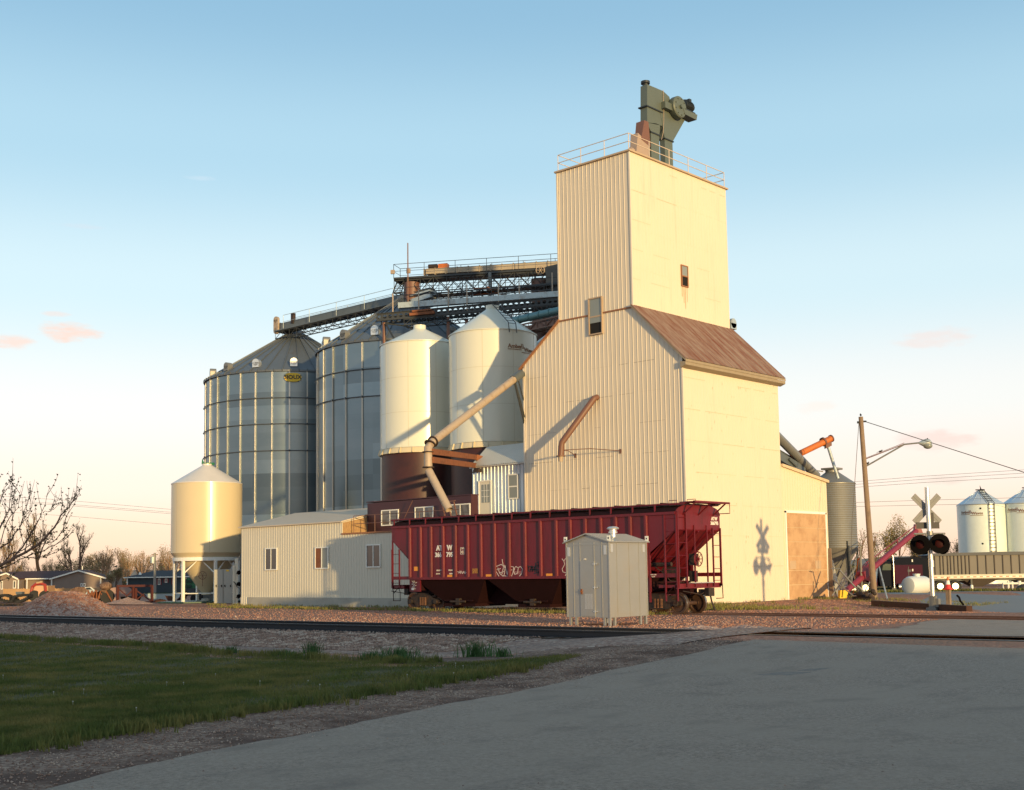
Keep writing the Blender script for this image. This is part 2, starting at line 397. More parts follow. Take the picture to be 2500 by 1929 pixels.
# thin evening clouds: soft elongated wisps placed by direction in the sky
def cloud(col, d, wx, wz, amount, tint):
    d = Vector(d).normalized(); side = Vector((-d.y, d.x, 0)).normalized()
    def dot(v):
        n = nt.nodes.new('ShaderNodeVectorMath'); n.operation = 'DOT_PRODUCT'
        nt.links.new(tc.outputs['Generated'], n.inputs[0]); n.inputs[1].default_value = v; return n.outputs['Value']
    def mth(op, a, b=None):
        n = nt.nodes.new('ShaderNodeMath'); n.operation = op
        for i, q in enumerate((a, b)):
            if q is None: continue
            if isinstance(q, (int, float)): n.inputs[i].default_value = q
            else: nt.links.new(q, n.inputs[i])
        return n.outputs[0]
    a = mth('DIVIDE', dot(side), wx); b = mth('DIVIDE', mth('SUBTRACT', dot((0,0,1)), d.z), wz)
    nn = nt.nodes.new('ShaderNodeTexNoise'); nn.inputs['Scale'].default_value = 55; nn.inputs['Detail'].default_value = 6
    mp = nt.nodes.new('ShaderNodeMapping'); mp.inputs['Scale'].default_value = (1,1,3.2)
    nt.links.new(tc.outputs['Generated'], mp.inputs[0]); nt.links.new(mp.outputs[0], nn.inputs['Vector'])
    q = mth('ADD', mth('MULTIPLY', a, a), mth('MULTIPLY', b, b))
    q = mth('ADD', q, mth('MULTIPLY', mth('SUBTRACT', nn.outputs['Fac'], .5), 2.6))
    mr = nt.nodes.new('ShaderNodeMapRange'); mr.interpolation_type = 'SMOOTHSTEP'
    nt.links.new(q, mr.inputs[0]); mr.inputs[1].default_value = 1.05; mr.inputs[2].default_value = -.15
    mr.inputs[3].default_value = 0; mr.inputs[4].default_value = amount
    m = mth('MULTIPLY', mr.outputs[0], mth('GREATER_THAN', dot(tuple(d)), .5))
    x = nt.nodes.new('ShaderNodeMix'); x.data_type = 'RGBA'
    nt.links.new(m, x.inputs[0]); nt.links.new(col, x.inputs[6]); x.inputs[7].default_value = (*tint, 1); return x.outputs[2]
def sd(p): return (p[0], p[1], p[2]-1.86)
c = rp.outputs['Color']
pk = (.95,.60,.48); gy = (.72,.60,.58)
c = cloud(c, sd((-948.67,485.55,205.48)), .026, .0085, .85, pk)
c = cloud(c, sd((-983.02,453.88,197.87)), .018, .0065, .7, pk)
c = cloud(c, sd((-938.30,495.11,294.74)), .026, .0025, .35, (.66,.68,.74))
c = cloud(c, sd((-867.59,560.30,335.30)), .015, .0022, .22, (.80,.80,.84))
c = cloud(c, sd((-956.07,478.73,220.71)), .012, .0025, .4, pk)
c = cloud(c, sd((-419.09,973.73,189.05)), .032, .009, .5, (.90,.66,.60))
c = cloud(c, sd((-419.14,973.69,104.29)), .034, .010, .75, (.86,.62,.60))
c = cloud(c, sd((-493.79,904.87,133.14)), .020, .006, .35, (.92,.72,.64))
c = cloud(c, sd((-416.02,976.56,71.23)), .030, .0045, .7, (.78,.62,.60))
# the physical sky tints the painted gradient so the side near the sun is warmer and brighter
nt.links.new(c, sm.inputs[6])
sk = nt.nodes.new('ShaderNodeMix'); sk.data_type = 'RGBA'; sk.inputs[0].default_value = .0
lp = nt.nodes.new('ShaderNodeVectorMath')
nt.links.new(sky.outputs[0], sk.inputs[7]); sk.inputs[6].default_value = (1,1,1,1)
nt.links.new(sk.outputs[2], sm.inputs[7])
add = nt.nodes.new('ShaderNodeMix'); add.data_type = 'RGBA'; add.inputs[0].default_value = .055
nt.links.new(sm.outputs[2], add.inputs[6]); nt.links.new(sky.outputs[0], add.inputs[7])
nt.links.new(add.outputs[2], bg.inputs['Color']); bg.inputs['Strength'].default_value = .98
S.view_settings.view_transform = 'Standard'; S.view_settings.look = 'None'; S.view_settings.gamma = 1
S.view_settings.exposure = .08; S.view_settings.use_curve_mapping = False
S.render.engine = 'CYCLES'; S.cycles.max_bounces = 6

# ------------------------------------------------------------------ ground
def axis_pts(lo, hi, step, fine=None):
    a = [-6000,-2500,-1200,-700,-400]
    a = [q for q in a if q < lo]+list(np.arange(lo, hi, step))+[q for q in (hi, hi+40, hi+120, hi+400, hi+1000, hi+3000, 6000) if q <= 6000]
    return a
xs = sorted(set(axis_pts(-300, 40, 1.5))); ys = [-6000,-2000,-600,-200,-80,-40,-20]+list(np.arange(-10, 46, .6))+list(np.arange(46, 240, 2.))+[260,300,400,600,1000,2000,6000]
g = MB(); nx = len(xs)
g.v = [(x, y, gz(x, y)) for y in ys for x in xs]
g.f = [(j*nx+i, j*nx+i+1, (j+1)*nx+i+1, (j+1)*nx+i) for j in range(len(ys)-1) for i in range(nx-1)]
# pinkish crushed gravel yard
M['yard'] = stones('pink_gravel_yard', [(.37,.165,.11),(.43,.215,.15),(.31,.14,.095),(.47,.27,.19),(.37,.205,.145),(.26,.125,.085)], 12, bump=1., bd=.06, big=((.28,.165,.115), .16, .48, .66))
struct('ground', g, 'yard')

def strip(name, m, L, R, nt_, off, wob=0., ws=1., seed=0, kind='structure', tuck=True):
    """sheet draped on the terrain between two polylines sampled alike"""
    r = random.Random(seed); b = MB(); ph = [r.uniform(0, 6) for _ in range(6)]
    def w(t): return wob*(math.sin(t*ws+ph[0])*.5+math.sin(t*ws*2.3+ph[1])*.3+math.sin(t*ws*5.1+ph[2])*.2+math.sin(t*ws*11+ph[3])*.1)
    n = len(L)
    for i in range(n):
        lx, ly = L[i]; rx, ry = R[i]; dl = Vector((rx-lx, ry-ly)).normalized()
        lx += dl.x*w(i*.25); ly += dl.y*w(i*.25); rx += dl.x*w(i*.25+50); ry += dl.y*w(i*.25+50)
        for k in range(nt_+1):
            t = k/nt_; x = lx+(rx-lx)*t; y = ly+(ry-ly)*t; b.v.append((x, y, gz(x, y)+(off if 0 < k < nt_ or not tuck else -.05)))
    b.f = [(i*(nt_+1)+k, i*(nt_+1)+k+1, (i+1)*(nt_+1)+k+1, (i+1)*(nt_+1)+k) for i in range(n-1) for k in range(nt_)]
    o = part(name, b, m, smooth=True); o['kind'] = kind; return o
def interp(pts, t):
    for (a, b), (c, d) in zip(pts, pts[1:]):
        if t <= c or (c, d) == pts[-1]: return b+(d-b)*(t-a)/(c-a)
# road: left edge x as a function of y
EDGE = [(-30,-7.6),(0,-8.6),(5.1,-10.15),(6.3,-10.65),(7.7,-11.0),(9.5,-11.45),(11.2,-11.9),(13.3,-12.3),(15,-12.6),(17,-12.95),(18.6,-13.1),(20.1,-13.2),(23,-13.5),(25.8,-13.5),(29,-14.2),(33.8,-16.3),(38,-17.5),(40.6,-17.6),(60,-21.)]
VERGE = [(-30,-10.9),(0,-11.4),(5.7,-12.4),(7.6,-12.95),(9.3,-13.3),(10.5,-13.55),(13.7,-14.1),(15.4,-14.3),(16.6,-14.5),(18.0,-14.9),(19.4,-15.6)]
yy = list(np.arange(-30, 22.0, .25))
am, ant, ab = _nt('worn_asphalt')
tcn = ant.nodes.new('ShaderNodeTexCoord')
n1 = _noise(ant, 22, 8, .8); n2 = _noise(ant, .55, 6, .6); n3 = _noise(ant, 1.6, 8, .62, sc=(1,.6,1)); n4 = _noise(ant, 260, 2, .5)
cc = _mix(ant, _ramp(ant, n1.outputs['Fac'], .36, .66), (.155,.112,.086), (.44,.345,.275))
cc = _mix(ant, _ramp(ant, n4.outputs['Fac'], .60, .68), cc, (.48,.43,.36))
cc = _mix(ant, _ramp(ant, n2.outputs['Fac'], .38, .72), cc, (.33,.26,.205))
cc = _mix(ant, _ramp(ant, n3.outputs['Fac'], .52, .82), cc, (.19,.15,.125))
ant.links.new(cc, ab.inputs['Base Color']); ab.inputs['Roughness'].default_value = .85; ab.inputs['Specular IOR Level'].default_value = .3
bp = ant.nodes.new('ShaderNodeBump'); bp.inputs['Strength'].default_value = 1.; bp.inputs['Distance'].default_value = .02
ant.links.new(n1.outputs['Fac'], bp.inputs['Height']); ant.links.new(bp.outputs['Normal'], ab.inputs['Normal'])
M['asphalt'] = am
strip('road', 'asphalt', [(interp(EDGE, y), y) for y in yy], [(9.+.0*y, y) for y in yy], 40, .016, .10, 1.3, 1, tuck=False)
y2 = list(np.arange(24.9, 40.2, .25))
strip('road', 'asphalt', [(interp(EDGE, y)+.3, y+.12) for y in y2], [(6., y) for y in y2], 24, .016, .14, 1.3, 2, tuck=False)
# verge of dirt between lawn and road
M['dirt'] = stones('dirt_shoulder', [(.21,.13,.095),(.27,.175,.13),(.155,.09,.065),(.34,.24,.18),(.19,.12,.09)], 24, bump=.7, bd=.02, big=((.10,.055,.04), .8, .46, .60))
yv = list(np.arange(-30, 21.6, .25))
strip('verge', 'dirt', [(interp(VERGE, y)-1.2-.8*ss(16.2, 17.6, y)+1.6*ss(19,21.5,y), y) for y in yv], [(interp(EDGE, y)+1.5, y) for y in yv], 18, .006, .10, 1.1, 5)
# lawn
lm, lnt, lb = _nt('lawn_soil_and_turf')
q1 = _noise(lnt, 3, 7, .7); q2 = _noise(lnt, 40, 4, .7)
lc = _mix(lnt, q2.outputs['Fac'], (.040,.045,.018), (.105,.095,.045))
lc = _mix(lnt, _ramp(lnt, q1.outputs['Fac'], .48, .72), lc, (.15,.12,.065))
lnt.links.new(lc, lb.inputs['Base Color']); lb.inputs['Roughness'].default_value = .95; lb.inputs['Specular IOR Level'].default_value = .1
M['lawn'] = lm
def yfar(x):
    f = interp([(-90,16.8),(-36,16.75),(-28.5,16.75),(-23.2,16.0),(-19.7,16.4),(-17.5,16.1),(-16.2,16.3),(-15.8,17.0),(-15.2,18.0),(-10,18.2)], x)
    for (a, b), (c_, d) in zip(VERGE, VERGE[1:]):
        if d <= x <= b: f = min(f, a+(c_-a)*(b-x)/(b-d)) if b != d else f
    return f
xl = list(np.arange(-75, -12.0, .25))
strip('lawn', 'lawn', [(x, -8.) for x in xl], [(x, yfar(x)) for x in xl], 30, .02, .12, 1.6, 9)
# brown soil band between lawn and ballast, then the ballast itself
M['soil'] = stones('brown_soil_band', [(.12,.075,.055),(.17,.11,.08),(.09,.055,.04),(.22,.15,.115)], 26, bump=.6, bd=.02, big=((.10,.055,.04), 1.2, .45, .6))
sxx = list(np.arange(-75, -15.4, .3))
strip('soil_band', 'soil', [(x, yfar(x)-.5) for x in sxx], [(x, interp([(-75,18.6),(-40,18.3),(-31,18.3),(-25,17.5),(-20,17.5),(-16.4,18.2),(-15,18.6)], x)) for x in sxx], 5, .012, .25, 1.2, 11)
M['ballast'] = stones('railway_ballast', [(.28,.175,.135),(.35,.23,.18),(.20,.125,.10),(.42,.30,.24),(.31,.195,.15),(.25,.17,.14),(.48,.37,.30)], 13, bump=1., bd=.05, big=((.22,.16,.135), .35, .5, .7))
sl_ = list(np.arange(-75, 6.8, .3))
strip('track_ballast', 'ballast', [trk(s_, -4.1-1.3*ss(-10, -4, s_)+2.2*ss(2, 7, s_)) for s_ in sl_], [trk(s_, 3.4) for s_ in sl_], 26, .022, .2, 1.0, 12)
M['distant_asphalt'] = mat('cross_street_asphalt', (.20,.20,.195), .8, var=.12, vs=.5)
far_l = [(-20.5,50.8),(-23.5,54.8),(-27.,59.5),(-31.0,65.5),(-37,75.),(-43,85.)]; far_r = [(8,52),(4,62),(-2,70),(-10,76),(-21,80.5),(-32,84.5)]
strip('cross_street', 'distant_asphalt', far_l, far_r, 12, .03)

# ------------------------------------------------------------------ loose stones (ballast shoulder, heap)
def scatter_stones(name, m, pts, smin, smax, seed):
    r = np.random.RandomState(seed); n = len(pts)
    base = np.array([[1,0,0],[-1,0,0],[0,1,0],[0,-1,0],[0,0,1],[0,0,-1]], float)
    F = np.array([[0,2,4],[2,1,4],[1,3,4],[3,0,4],[2,0,5],[1,2,5],[3,1,5],[0,3,5]])
    P = np.array(pts)[:, None, :]; sc = r.uniform(smin, smax, (n,1,1))*r.uniform(.55, 1.3, (n,1,3))
    jit = base[None]*sc+r.uniform(-.3, .3, (n,6,3))*sc
    a = r.uniform(0, 6.28, n); ca, sa = np.cos(a)[:,None], np.sin(a)[:,None]
    X = jit[...,0]*ca-jit[...,1]*sa; Y = jit[...,0]*sa+jit[...,1]*ca
    V = np.stack([X, Y, jit[...,2]*.8], -1)+P
    FF = (F[None]+6*np.arange(n)[:,None,None]).reshape(-1, 3)
    me = bpy.data.meshes.new(name); me.vertices.add(n*6); me.vertices.foreach_set('co', V.reshape(-1))
    k = len(FF); me.loops.add(k*3); me.loops.foreach_set('vertex_index', FF.reshape(-1).astype(np.int32))
    me.polygons.add(k); me.polygons.foreach_set('loop_start', np.arange(0, k*3, 3, dtype=np.int32)); me.polygons.foreach_set('loop_total', np.full(k, 3, dtype=np.int32))
    me.update(); me.materials.append(M[m]); o = bpy.data.objects.new(name, me); COL.objects.link(o); return o
M['stone'] = stones('loose_ballast_stones', [(.29,.185,.14),(.38,.26,.205),(.21,.135,.105),(.47,.35,.28),(.32,.205,.155)], 4.5, bump=.2)
M['stone_pink'] = stones('pink_heap_stones', [(.40,.19,.13),(.46,.24,.17),(.33,.155,.105),(.52,.31,.23)], 4.5, bump=.2)
pts = []
r_ = random.Random(11)
for _ in range(26000):
    s_ = -44+46*math.sqrt(r_.random())*1.0-1; t_ = r_.uniform(-4.4, -.1)
    x, y = trk(s_, t_)
    if x > -14.7: continue
    pts.append((x, y, gz(x, y)+.03))
for _ in range(9000):
    s_ = r_.uniform(-40, 3); t_ = 1.5+abs(r_.gauss(0, 3.2))
    x, y = trk(s_, t_)
    if x > -17: continue
    pts.append((x, y, gz(x, y)+.015))
o = scatter_stones('loose_stones', 'stone', pts, .015, .05, 1)
tag(o, 'loose crushed stone scattered over the ballast shoulder of the main track', 'gravel', kind='stuff')

# gravel heap
HX, HY = -55.8, 28.6
def heap_h(x, y):
    dx, dy = (x-HX)/3.6, (y-HY)/2.3; d = math.sqrt(dx*dx+dy*dy)
    a = math.atan2(dy, dx); d *= 1+.07*math.sin(3*a+1)+.05*math.sin(5*a)
    h = 1.50*max(0, 1-d)**1.0; return h*(1-.25*math.exp(-(d/.18)**2))
hp = MB(); N = 56
for j in range(N+1):
    for i in range(N+1):
        x = HX-4.4+8.8*i/N; y = HY-3+6*j/N; h = heap_h(x, y)
        hp.v.append((x, y, gz(x, y)+(h+random.uniform(-.03,.03) if h > .01 else -.06)))
hp.f = [(j*(N+1)+i, j*(N+1)+i+1, (j+1)*(N+1)+i+1, (j+1)*(N+1)+i) for j in range(N) for i in range(N)]
M['heap'] = stones('pink_gravel_heap', [(.40,.25,.20),(.47,.31,.25),(.33,.20,.16),(.50,.36,.29),(.38,.25,.20)], 15, bump=1., bd=.04)
heap = part('gravel_heap', hp, 'heap'); tag(heap, 'low pink gravel heap beyond the main track at far left', 'gravel heap')
pts = []
for _ in range(4200):
    x = HX+random.gauss(0, 1.7); y = HY+random.gauss(0, 1.1)
    pts.append((x, y, gz(x, y)+heap_h(x, y)+.01))
o = scatter_stones('heap_stones', 'stone_pink', pts, .025, .06, 2); o.parent = heap
# small spilled mound near the crossing
for (mx, my, mr, mh, lab) in ((-19.6,29.0,1.5,.20,'low reddish gravel mound between shed and crossing'),(-17.2,27.2,1.2,.15,'small gravel mound beside the road edge at the crossing'),(-78.5,45.0,2.0,.5,'small tan earth mound left of the white hopper bin')):
    b = MB(); n = 24
    for j in range(n+1):
        for i in range(n+1):
            x = mx-mr+2*mr*i/n; y = my-mr+2*mr*j/n; d = math.hypot((x-mx)/mr, (y-my)/mr)
            b.v.append((x, y, gz(x, y)+(mh*(1-d)**1.3+random.uniform(-.02,.02) if d < .97 else -.05)))
    b.f = [(j*(n+1)+i, j*(n+1)+i+1, (j+1)*(n+1)+i+1, (j+1)*(n+1)+i) for j in range(n) for i in range(n)]
    tag(part('gravel_mound', b, 'heap'), lab, 'gravel mound')

# ------------------------------------------------------------------ tracks
def rail(pts, off, name, top, side, s=1.):
    """flat-bottom rail along a polyline; off = z of rail head"""
    b = MB(); prof = [(-.07,-.172),(.07,-.172),(.07,-.158),(.012,-.140),(.012,-.045),(.036,-.036),(.036,-.003),(.030,0),(-.030,0),(-.036,-.003),(-.036,-.036),(-.012,-.045),(-.012,-.140),(-.07,-.158)]
    n = len(prof); P = [Vector(p) for p in pts]
    for i, p in enumerate(P):
        d = (P[min(i+1, len(P)-1)]-P[max(i-1, 0)]); d.z = 0; d.normalize(); nn = Vector((-d.y, d.x, 0))
        for a, z in prof: q = p+nn*a; b.v.append((q.x, q.y, q.z+z*s))
    for i in range(len(P)-1):
        for k in range(n): b.f.append((i*n+k, i*n+(k+1) % n, (i+1)*n+(k+1) % n, (i+1)*n+k))
    return b
RH = .40
main = thing('railway_track', 'main line railway track crossing the foreground', 'railway track', (trk(-20,.72)[0], trk(-20,.72)[1], .2))
def rpts(t, a, b_, z): return [(*trk(s_, t), z) for s_ in np.arange(a, b_, 2.)]
for t_ in (0, 1.435):
    o = part('rail', rail(rpts(t_, -260, 40, RH), 0, 'r', 0, 0), ['rail_side', 'rail_top'], main)
    for i, p in enumerate(o.data.polygons):
        if i % 14 in (7,): p.material_index = 1
tb = MB()
for s_ in np.arange(-75, 6.2, .55):
    j = random.uniform(-.04, .04); a = Vector((*trk(s_+j, -.55), .21)); c_ = Vector((*trk(s_-j, 2.0), .21))
    tb.beam(a-UP*.05, c_-UP*.05, .24, .13)
o = part('ties', tb, 'tie', main); o['kind'] = 'stuff'
pl = MB()
for t_ in (-.1, .1, 1.335, 1.535):
    pl.beam((*trk(6.5, t_), RH-.045), (*trk(25, t_), RH-.045), .09, .07)
part('crossing_timbers', pl, 'tie', main)
pl = MB()
pl.beam((*trk(6.5, .72), RH-.05), (*trk(25, .72), RH-.05), 1.02, .07); pl.beam((*trk(6.5, -.42), RH-.055), (*trk(25, -.42), RH-.055), .5, .07); pl.beam((*trk(6.5, 1.86), RH-.055), (*trk(25, 1.86), RH-.055), .5, .07)
part('crossing_panel', pl, mat('crossing_planks', (.075,.068,.062), .85, var=.3, vs=2), main)
side = thing('siding_track', 'rusty siding rails under the red hopper car', 'railway track', (-36, 41.75, 0))
for y_ in (41.02, 42.455):
    part('rail', rail([(x, y_, .02 if x < -30 else gz(x, y_)+.02+.03*ss(-30,-24,x)) for x in np.arange(-200, -4, 2.)], 0, 'r', 0, 0), 'rail_rust', side)
tb = MB()
for x in np.arange(-90, -20, .6): tb.beam((x, 40.4, -.09), (x, 43.05, -.09), .22, .16)
o = part('ties', tb, 'tie', side); o['kind'] = 'stuff'
# ------------------------------------------------------------------ grain elevator
ZT, ZB = 24.25, 15.74
X0, XT, XW, XG, Y0, Y1 = -43.51, -38.40, -35.35, -46.29, 51.31, 60.76
ZE, ZG = 12.75, 13.55        # wall heights at right and left eaves
elev = thing('grain_elevator', 'tall cream ribbed steel grain elevator with square headhouse tower and railed roof', 'grain elevator', (-40, 56, 0))
def gtop(x):
    if x <= X0: return ZG+(ZB-ZG)*(x-XG)/(X0-XG)
    if x >= XT: return ZB+(ZE-ZB)*(x-XT)/(XW-XT)
    return ZB
w = MB()
w.prism([(XG,-.3),(XW,-.3),(XW,ZE),(XT,ZB),(X0,ZB),(XG,ZG)], 'y', Y0, Y1)
ribs_x(w, frange(XG+.14, XW-.1, .2855), Y0, -.2, lambda x: gtop(x)-.02)
ribs_y(w, frange(Y0+.2, Y1-.1, .2855), XW, -.2, ZE-.1, out=.012, w=.05)
for z in frange(2.4, 12.5, 2.0): w.box(XW, XW+.006, Y0+.02, Y1-.02, z, z+.02)
for k, z in enumerate(frange(2.0, 13.0, 1.55)):
    w.box(XG+.4*(k % 3), XW-.6, Y0-.004, Y0, z, z+.015)
s_ = MB(); rs_ = random.Random(5)
for z in frange(1.9, 12.3, 1.62):
    y = Y0+.1
    while y < Y1-.6:
        L_ = rs_.uniform(.5, 2.2)
        if rs_.random() < .75: s_.box(XW+.0125, XW+.0145, y, min(y+L_, Y1-.1), z+rs_.uniform(-.01,.01), z+.018)
        y += L_+rs_.uniform(.05,.8)
for z in frange(17.3, 23.8, 1.62):
    y = Y0+.1
    while y < Y1-.6:
        L_ = rs_.uniform(.5, 2.)
        if rs_.random() < .5: s_.box(XT+.0125, XT+.0145, y, min(y+L_, Y1-.1), z, z+.014)
        y += L_+rs_.uniform(.05,1.2)
for _ in range(60): y = rs_.uniform(Y0+.3,Y1-.3); z = rs_.uniform(.4,12); s_.box(XW+.0125, XW+.0145, y, y+.03, z, z+rs_.uniform(.04,.14))
tw_seams = MB(); k1 = len(w.f); w.add(s_.v, s_.f); k2 = len(w.f)
s_ = MB()
for z in frange(1.4, 12.9, 1.62):
    x = XG+.3
    while x < XW-.8:
        L_ = rs_.uniform(.4, 1.8)
        if rs_.random() < .6: s_.box(x, x+L_, Y0-.0045, Y0-.001, z+rs_.uniform(-.02,.02), z+.02)
        x += L_+rs_.uniform(.1,1.2)
w.add(s_.v, s_.f)
wo_ = part('wall', w, ['wall', mat('lap_shade_and_nail_marks', (.52,.45,.31), .8), mat('front_panel_lap', (.44,.37,.28), .8)], elev)  # darker strips paint in shading at the panel laps; small dabs are nail marks
for i_, p_ in enumerate(wo_.data.polygons):
    if i_ >= k1: p_.material_index = 1 if i_ < k2 else 2
t = MB(); t.box(X0, XT, Y0, Y1, ZB+.004, ZT)
ribs_x(t, frange(X0+.14, XT-.1, .2855), Y0, ZB+.03, ZT-.02)
ribs_y(t, frange(Y0+.2, Y1-.1, .2855), XT, ZB+.03, ZT-.02, out=.012, w=.05)
for z in (17.9, 20.1, 22.2): t.box(XT, XT+.006, Y0+.02, Y1-.02, z, z+.02)
part('tower_wall', t, 'wall', elev)
t = MB(); t.box(XT-.05, XT+.045, Y0-.045, Y0+.05, ZB+.05, ZT-.02); t.box(XW-.05, XW+.045, Y0-.045, Y0+.05, -.2, ZE-.15)
t.box(XG-.045, XG+.05, Y0-.045, Y0+.05, -.2, ZG-.15); t.box(X0-.045, X0+.05, Y0-.045, Y0+.05, ZB+.05, ZT-.02)
parts_each('corner_trim', t, mat('corner_flashing', (.66,.58,.48), .5), elev)
t = MB(); t.box(X0-.02, XT+.02, Y0-.06, Y0-.003, ZB-.05, ZB+.03)
part('break_trim', t, 'trim_rust', elev)
t = MB(); t.box(X0-.12, XT+.12, Y0-.12, Y1+.12, ZT, ZT+.09)
part('tower_cap', t, mat('roof_cap_edge', (.45,.33,.22), .6), elev)
# right hand roof slope, corrugated and rusty
t = MB(); ov = .38
sx, sz = XT, ZB+.12; ex = XW+ov; ez = ZB+.12+(ZE-ZB)/(XW-XT)*(ex-XT)
n = int((Y1-Y0+.5)/.085)
for i in range(n+1):
    y = Y0-.22+i*.085; dz = .022 if i % 2 else 0
    t.v += [(sx, y, sz+dz), (ex+.02*((i*7) % 3), y, ez+dz)]
t.f = [(2*i, 2*i+1, 2*i+3, 2*i+2) for i in range(n)]
part('roof', t, 'rust_roof', elev)
t = MB(); yA, yB = Y0-.2, Y1+.24
t.hexa([(sx,yA,sz-.14),(ex,yA,ez-.14),(ex,yB,ez-.14),(sx,yB,sz-.14)], [(sx,yA,sz-.02),(ex,yA,ez-.02),(ex,yB,ez-.02),(sx,yB,sz-.02)])
t.hexa([(XW+.02,yA,ez-.42),(ex-.03,yA,ez-.30),(ex-.03,yB,ez-.30),(XW+.02,yB,ez-.42)], [(XW+.02,yA,ez-.10),(ex-.03,yA,ez-.141),(ex-.03,yB,ez-.141),(XW+.02,yB,ez-.10)])
part('eave_board', t, 'soffit', elev)
t = MB(); lx = XG-.3; lz = ZG+(ZB-ZG)/(X0-XG)*(lx-XG)
t.hexa([(X0,Y0-.12,ZB-.02),(lx,Y0-.12,lz-.02),(lx,Y1,lz-.02),(X0,Y1,ZB-.02)], [(X0,Y0-.12,ZB+.10),(lx,Y0-.12,lz+.10),(lx,Y1,lz+.10),(X0,Y1,ZB+.10)])
part('roof', t, 'trim_rust', elev, label='narrow rust edged roof slope on the left of the tower')
def sash(parent, x0, x1, z0, z1, y, style='tall', out=-.06):
    """upright two-part window on a wall facing -y"""
    f = MB(); w_ = .07
    f.box(x0-w_, x0, y+out, y, z0-w_, z1+w_); f.box(x1, x1+w_, y+out, y, z0-w_, z1+w_)
    f.box(x0, x1, y+out, y, z0-w_, z0); f.box(x0, x1, y+out, y, z1, z1+w_)
    return f
win = part('window', sash(elev, -41.30, -40.47, 14.66, 16.58, Y0-.03, out=-.09).box(-41.30, -40.47, Y0-.10, Y0-.035, 15.55, 15.63), mat('rusting_window_frame', (.42,.30,.20), .6), elev)
part('pane', MB().box(-41.30, -40.47, Y0-.07, Y0-.05, 15.63, 16.58), 'glass_grey', win)
part('pane', MB().box(-41.30, -40.47, Y0-.08, Y0-.055, 15.25, 15.55), 'glass_grey', win)
part('opening', MB().box(-41.30, -40.47, Y0-.055, Y0-.045, 14.66, 15.25), 'opening', win)
def frame_y(x, y0, y1, z0, z1, w_=.06, out=.07):
    f = MB(); f.box(x, x+out, y0-w_, y0, z0-w_, z1+w_); f.box(x, x+out, y1, y1+w_, z0-w_, z1+w_)
    f.box(x, x+out, y0, y1, z0-w_, z0); f.box(x, x+out, y0, y1, z1, z1+w_); return f
win = part('window', frame_y(XT+.01, 55.90, 56.44, 17.66, 18.78).box(XT+.01, XT+.075, 55.90, 56.44, 18.18, 18.24), 'trim_rust', elev)
part('pane', MB().box(XT+.02, XT+.05, 55.90, 56.44, 18.24, 18.78), 'glass_grey', win)
part('opening', MB().box(XT+.02, XT+.03, 55.90, 56.44, 17.66, 18.18), 'opening', win)
M['stain'] = mat('rust_streak', (.62,.50,.36), .6, dirt=(.45,.22,.08), ds=3, dlo=.4, dhi=.6, dsc=(4,4,.4))
st = MB()
for y_, h_ in ((55.95,.55),(56.1,.9),(56.25,1.2),(56.42,.8)): st.box(XT+.013, XT+.016, y_-.035, y_+.035, 17.58-h_, 17.60)
part('rust_stain', st, 'stain', elev)
# roof railing
rl = MB(); rx0, rx1, ry0, ry1 = X0+.05, XT-.05, Y0+.05, Y1-.05; rz = ZT+.09
for z in (rz+.95, rz+.5):
    for a, b in (((rx0,ry0),(rx1,ry0)),((rx1,ry0),(rx1,ry1)),((rx1,ry1),(rx0,ry1)),((rx0,ry1),(rx0,ry0))): rl.tube((*a, z), (*b, z), .022, n=6)
for i in range(4):
    x = rx0+(rx1-rx0)*i/3; rl.tube((x, ry0, rz), (x, ry0, rz+.95), .022, n=6); rl.tube((x, ry1, rz), (x, ry1, rz+.95), .022, n=6)
for i in range(1, 5):
    y = ry0+(ry1-ry0)*i/5; rl.tube((rx1, y, rz), (rx1, y, rz+.95), .022, n=6); rl.tube((rx0, y, rz), (rx0, y, rz+.95), .022, n=6)
part('roof_railing', rl, 'rail_white', elev)
b = MB(); c_ = (-38.62,61.30,16.32)
b.tube((c_[0]-.5, c_[1], c_[2]-.05), (c_[0]+.16, c_[1], c_[2]-.05), .30, n=16)
b.box(c_[0]-.5, c_[0]+.16, c_[1]-.3, c_[1]+.3, c_[2]-.4, c_[2]-.05)
part('vent_hood', b, 'steel_pale', elev, smooth=True)

# ------------------------------------------------------------------ bucket elevator head on the tower roof
hd = thing('bucket_elevator_head', 'olive green bucket elevator head with funnels and motor on the tower roof', 'elevator head', (-41, 57.5, 24.34))
xa, xb = -41.10, -40.62
c = MB(); c.prism([(56.1,27.72),(57.0,27.9),(57.55,27.9),(58.4,28.3),(58.62,29.3),(58.42,29.92),(57.80,30.10),(56.2,30.05)], 'x', xa, xb)
part('head_casing', c, 'olive', hd)
c = MB(); c.box(xa-.09, xb+.07, 56.02, 57.62, 28.68, 28.75); part('casing_flange', c, 'olive_dark', hd)
f = MB()
f.hexa([(xa+.03,56.48,27.30),(xb-.03,56.48,27.30),(xb-.03,57.34,27.30),(xa+.03,57.34,27.30)], [(xa,56.1,27.715),(xb,56.1,27.715),(xb,57.4,27.9),(xa,57.4,27.9)])
f.box(xa+.03, xb-.03, 56.48, 57.30, ZT+.1, 27.296)
part('leg_casing', f, 'olive', hd)
f = MB()
f.hexa([(xa+.08,57.82,27.25),(xb,57.82,27.25),(xb,58.66,27.25),(xa+.08,58.66,27.25)], [(xa,57.4,28.75),(xb+.02,57.4,28.75),(xb+.02,60.0,28.95),(xa,60.0,28.95)])
f.box(xa+.1, xb-.02, 57.84, 58.64, ZT+.1, 27.246)
part('leg_casing', f, 'olive', hd)
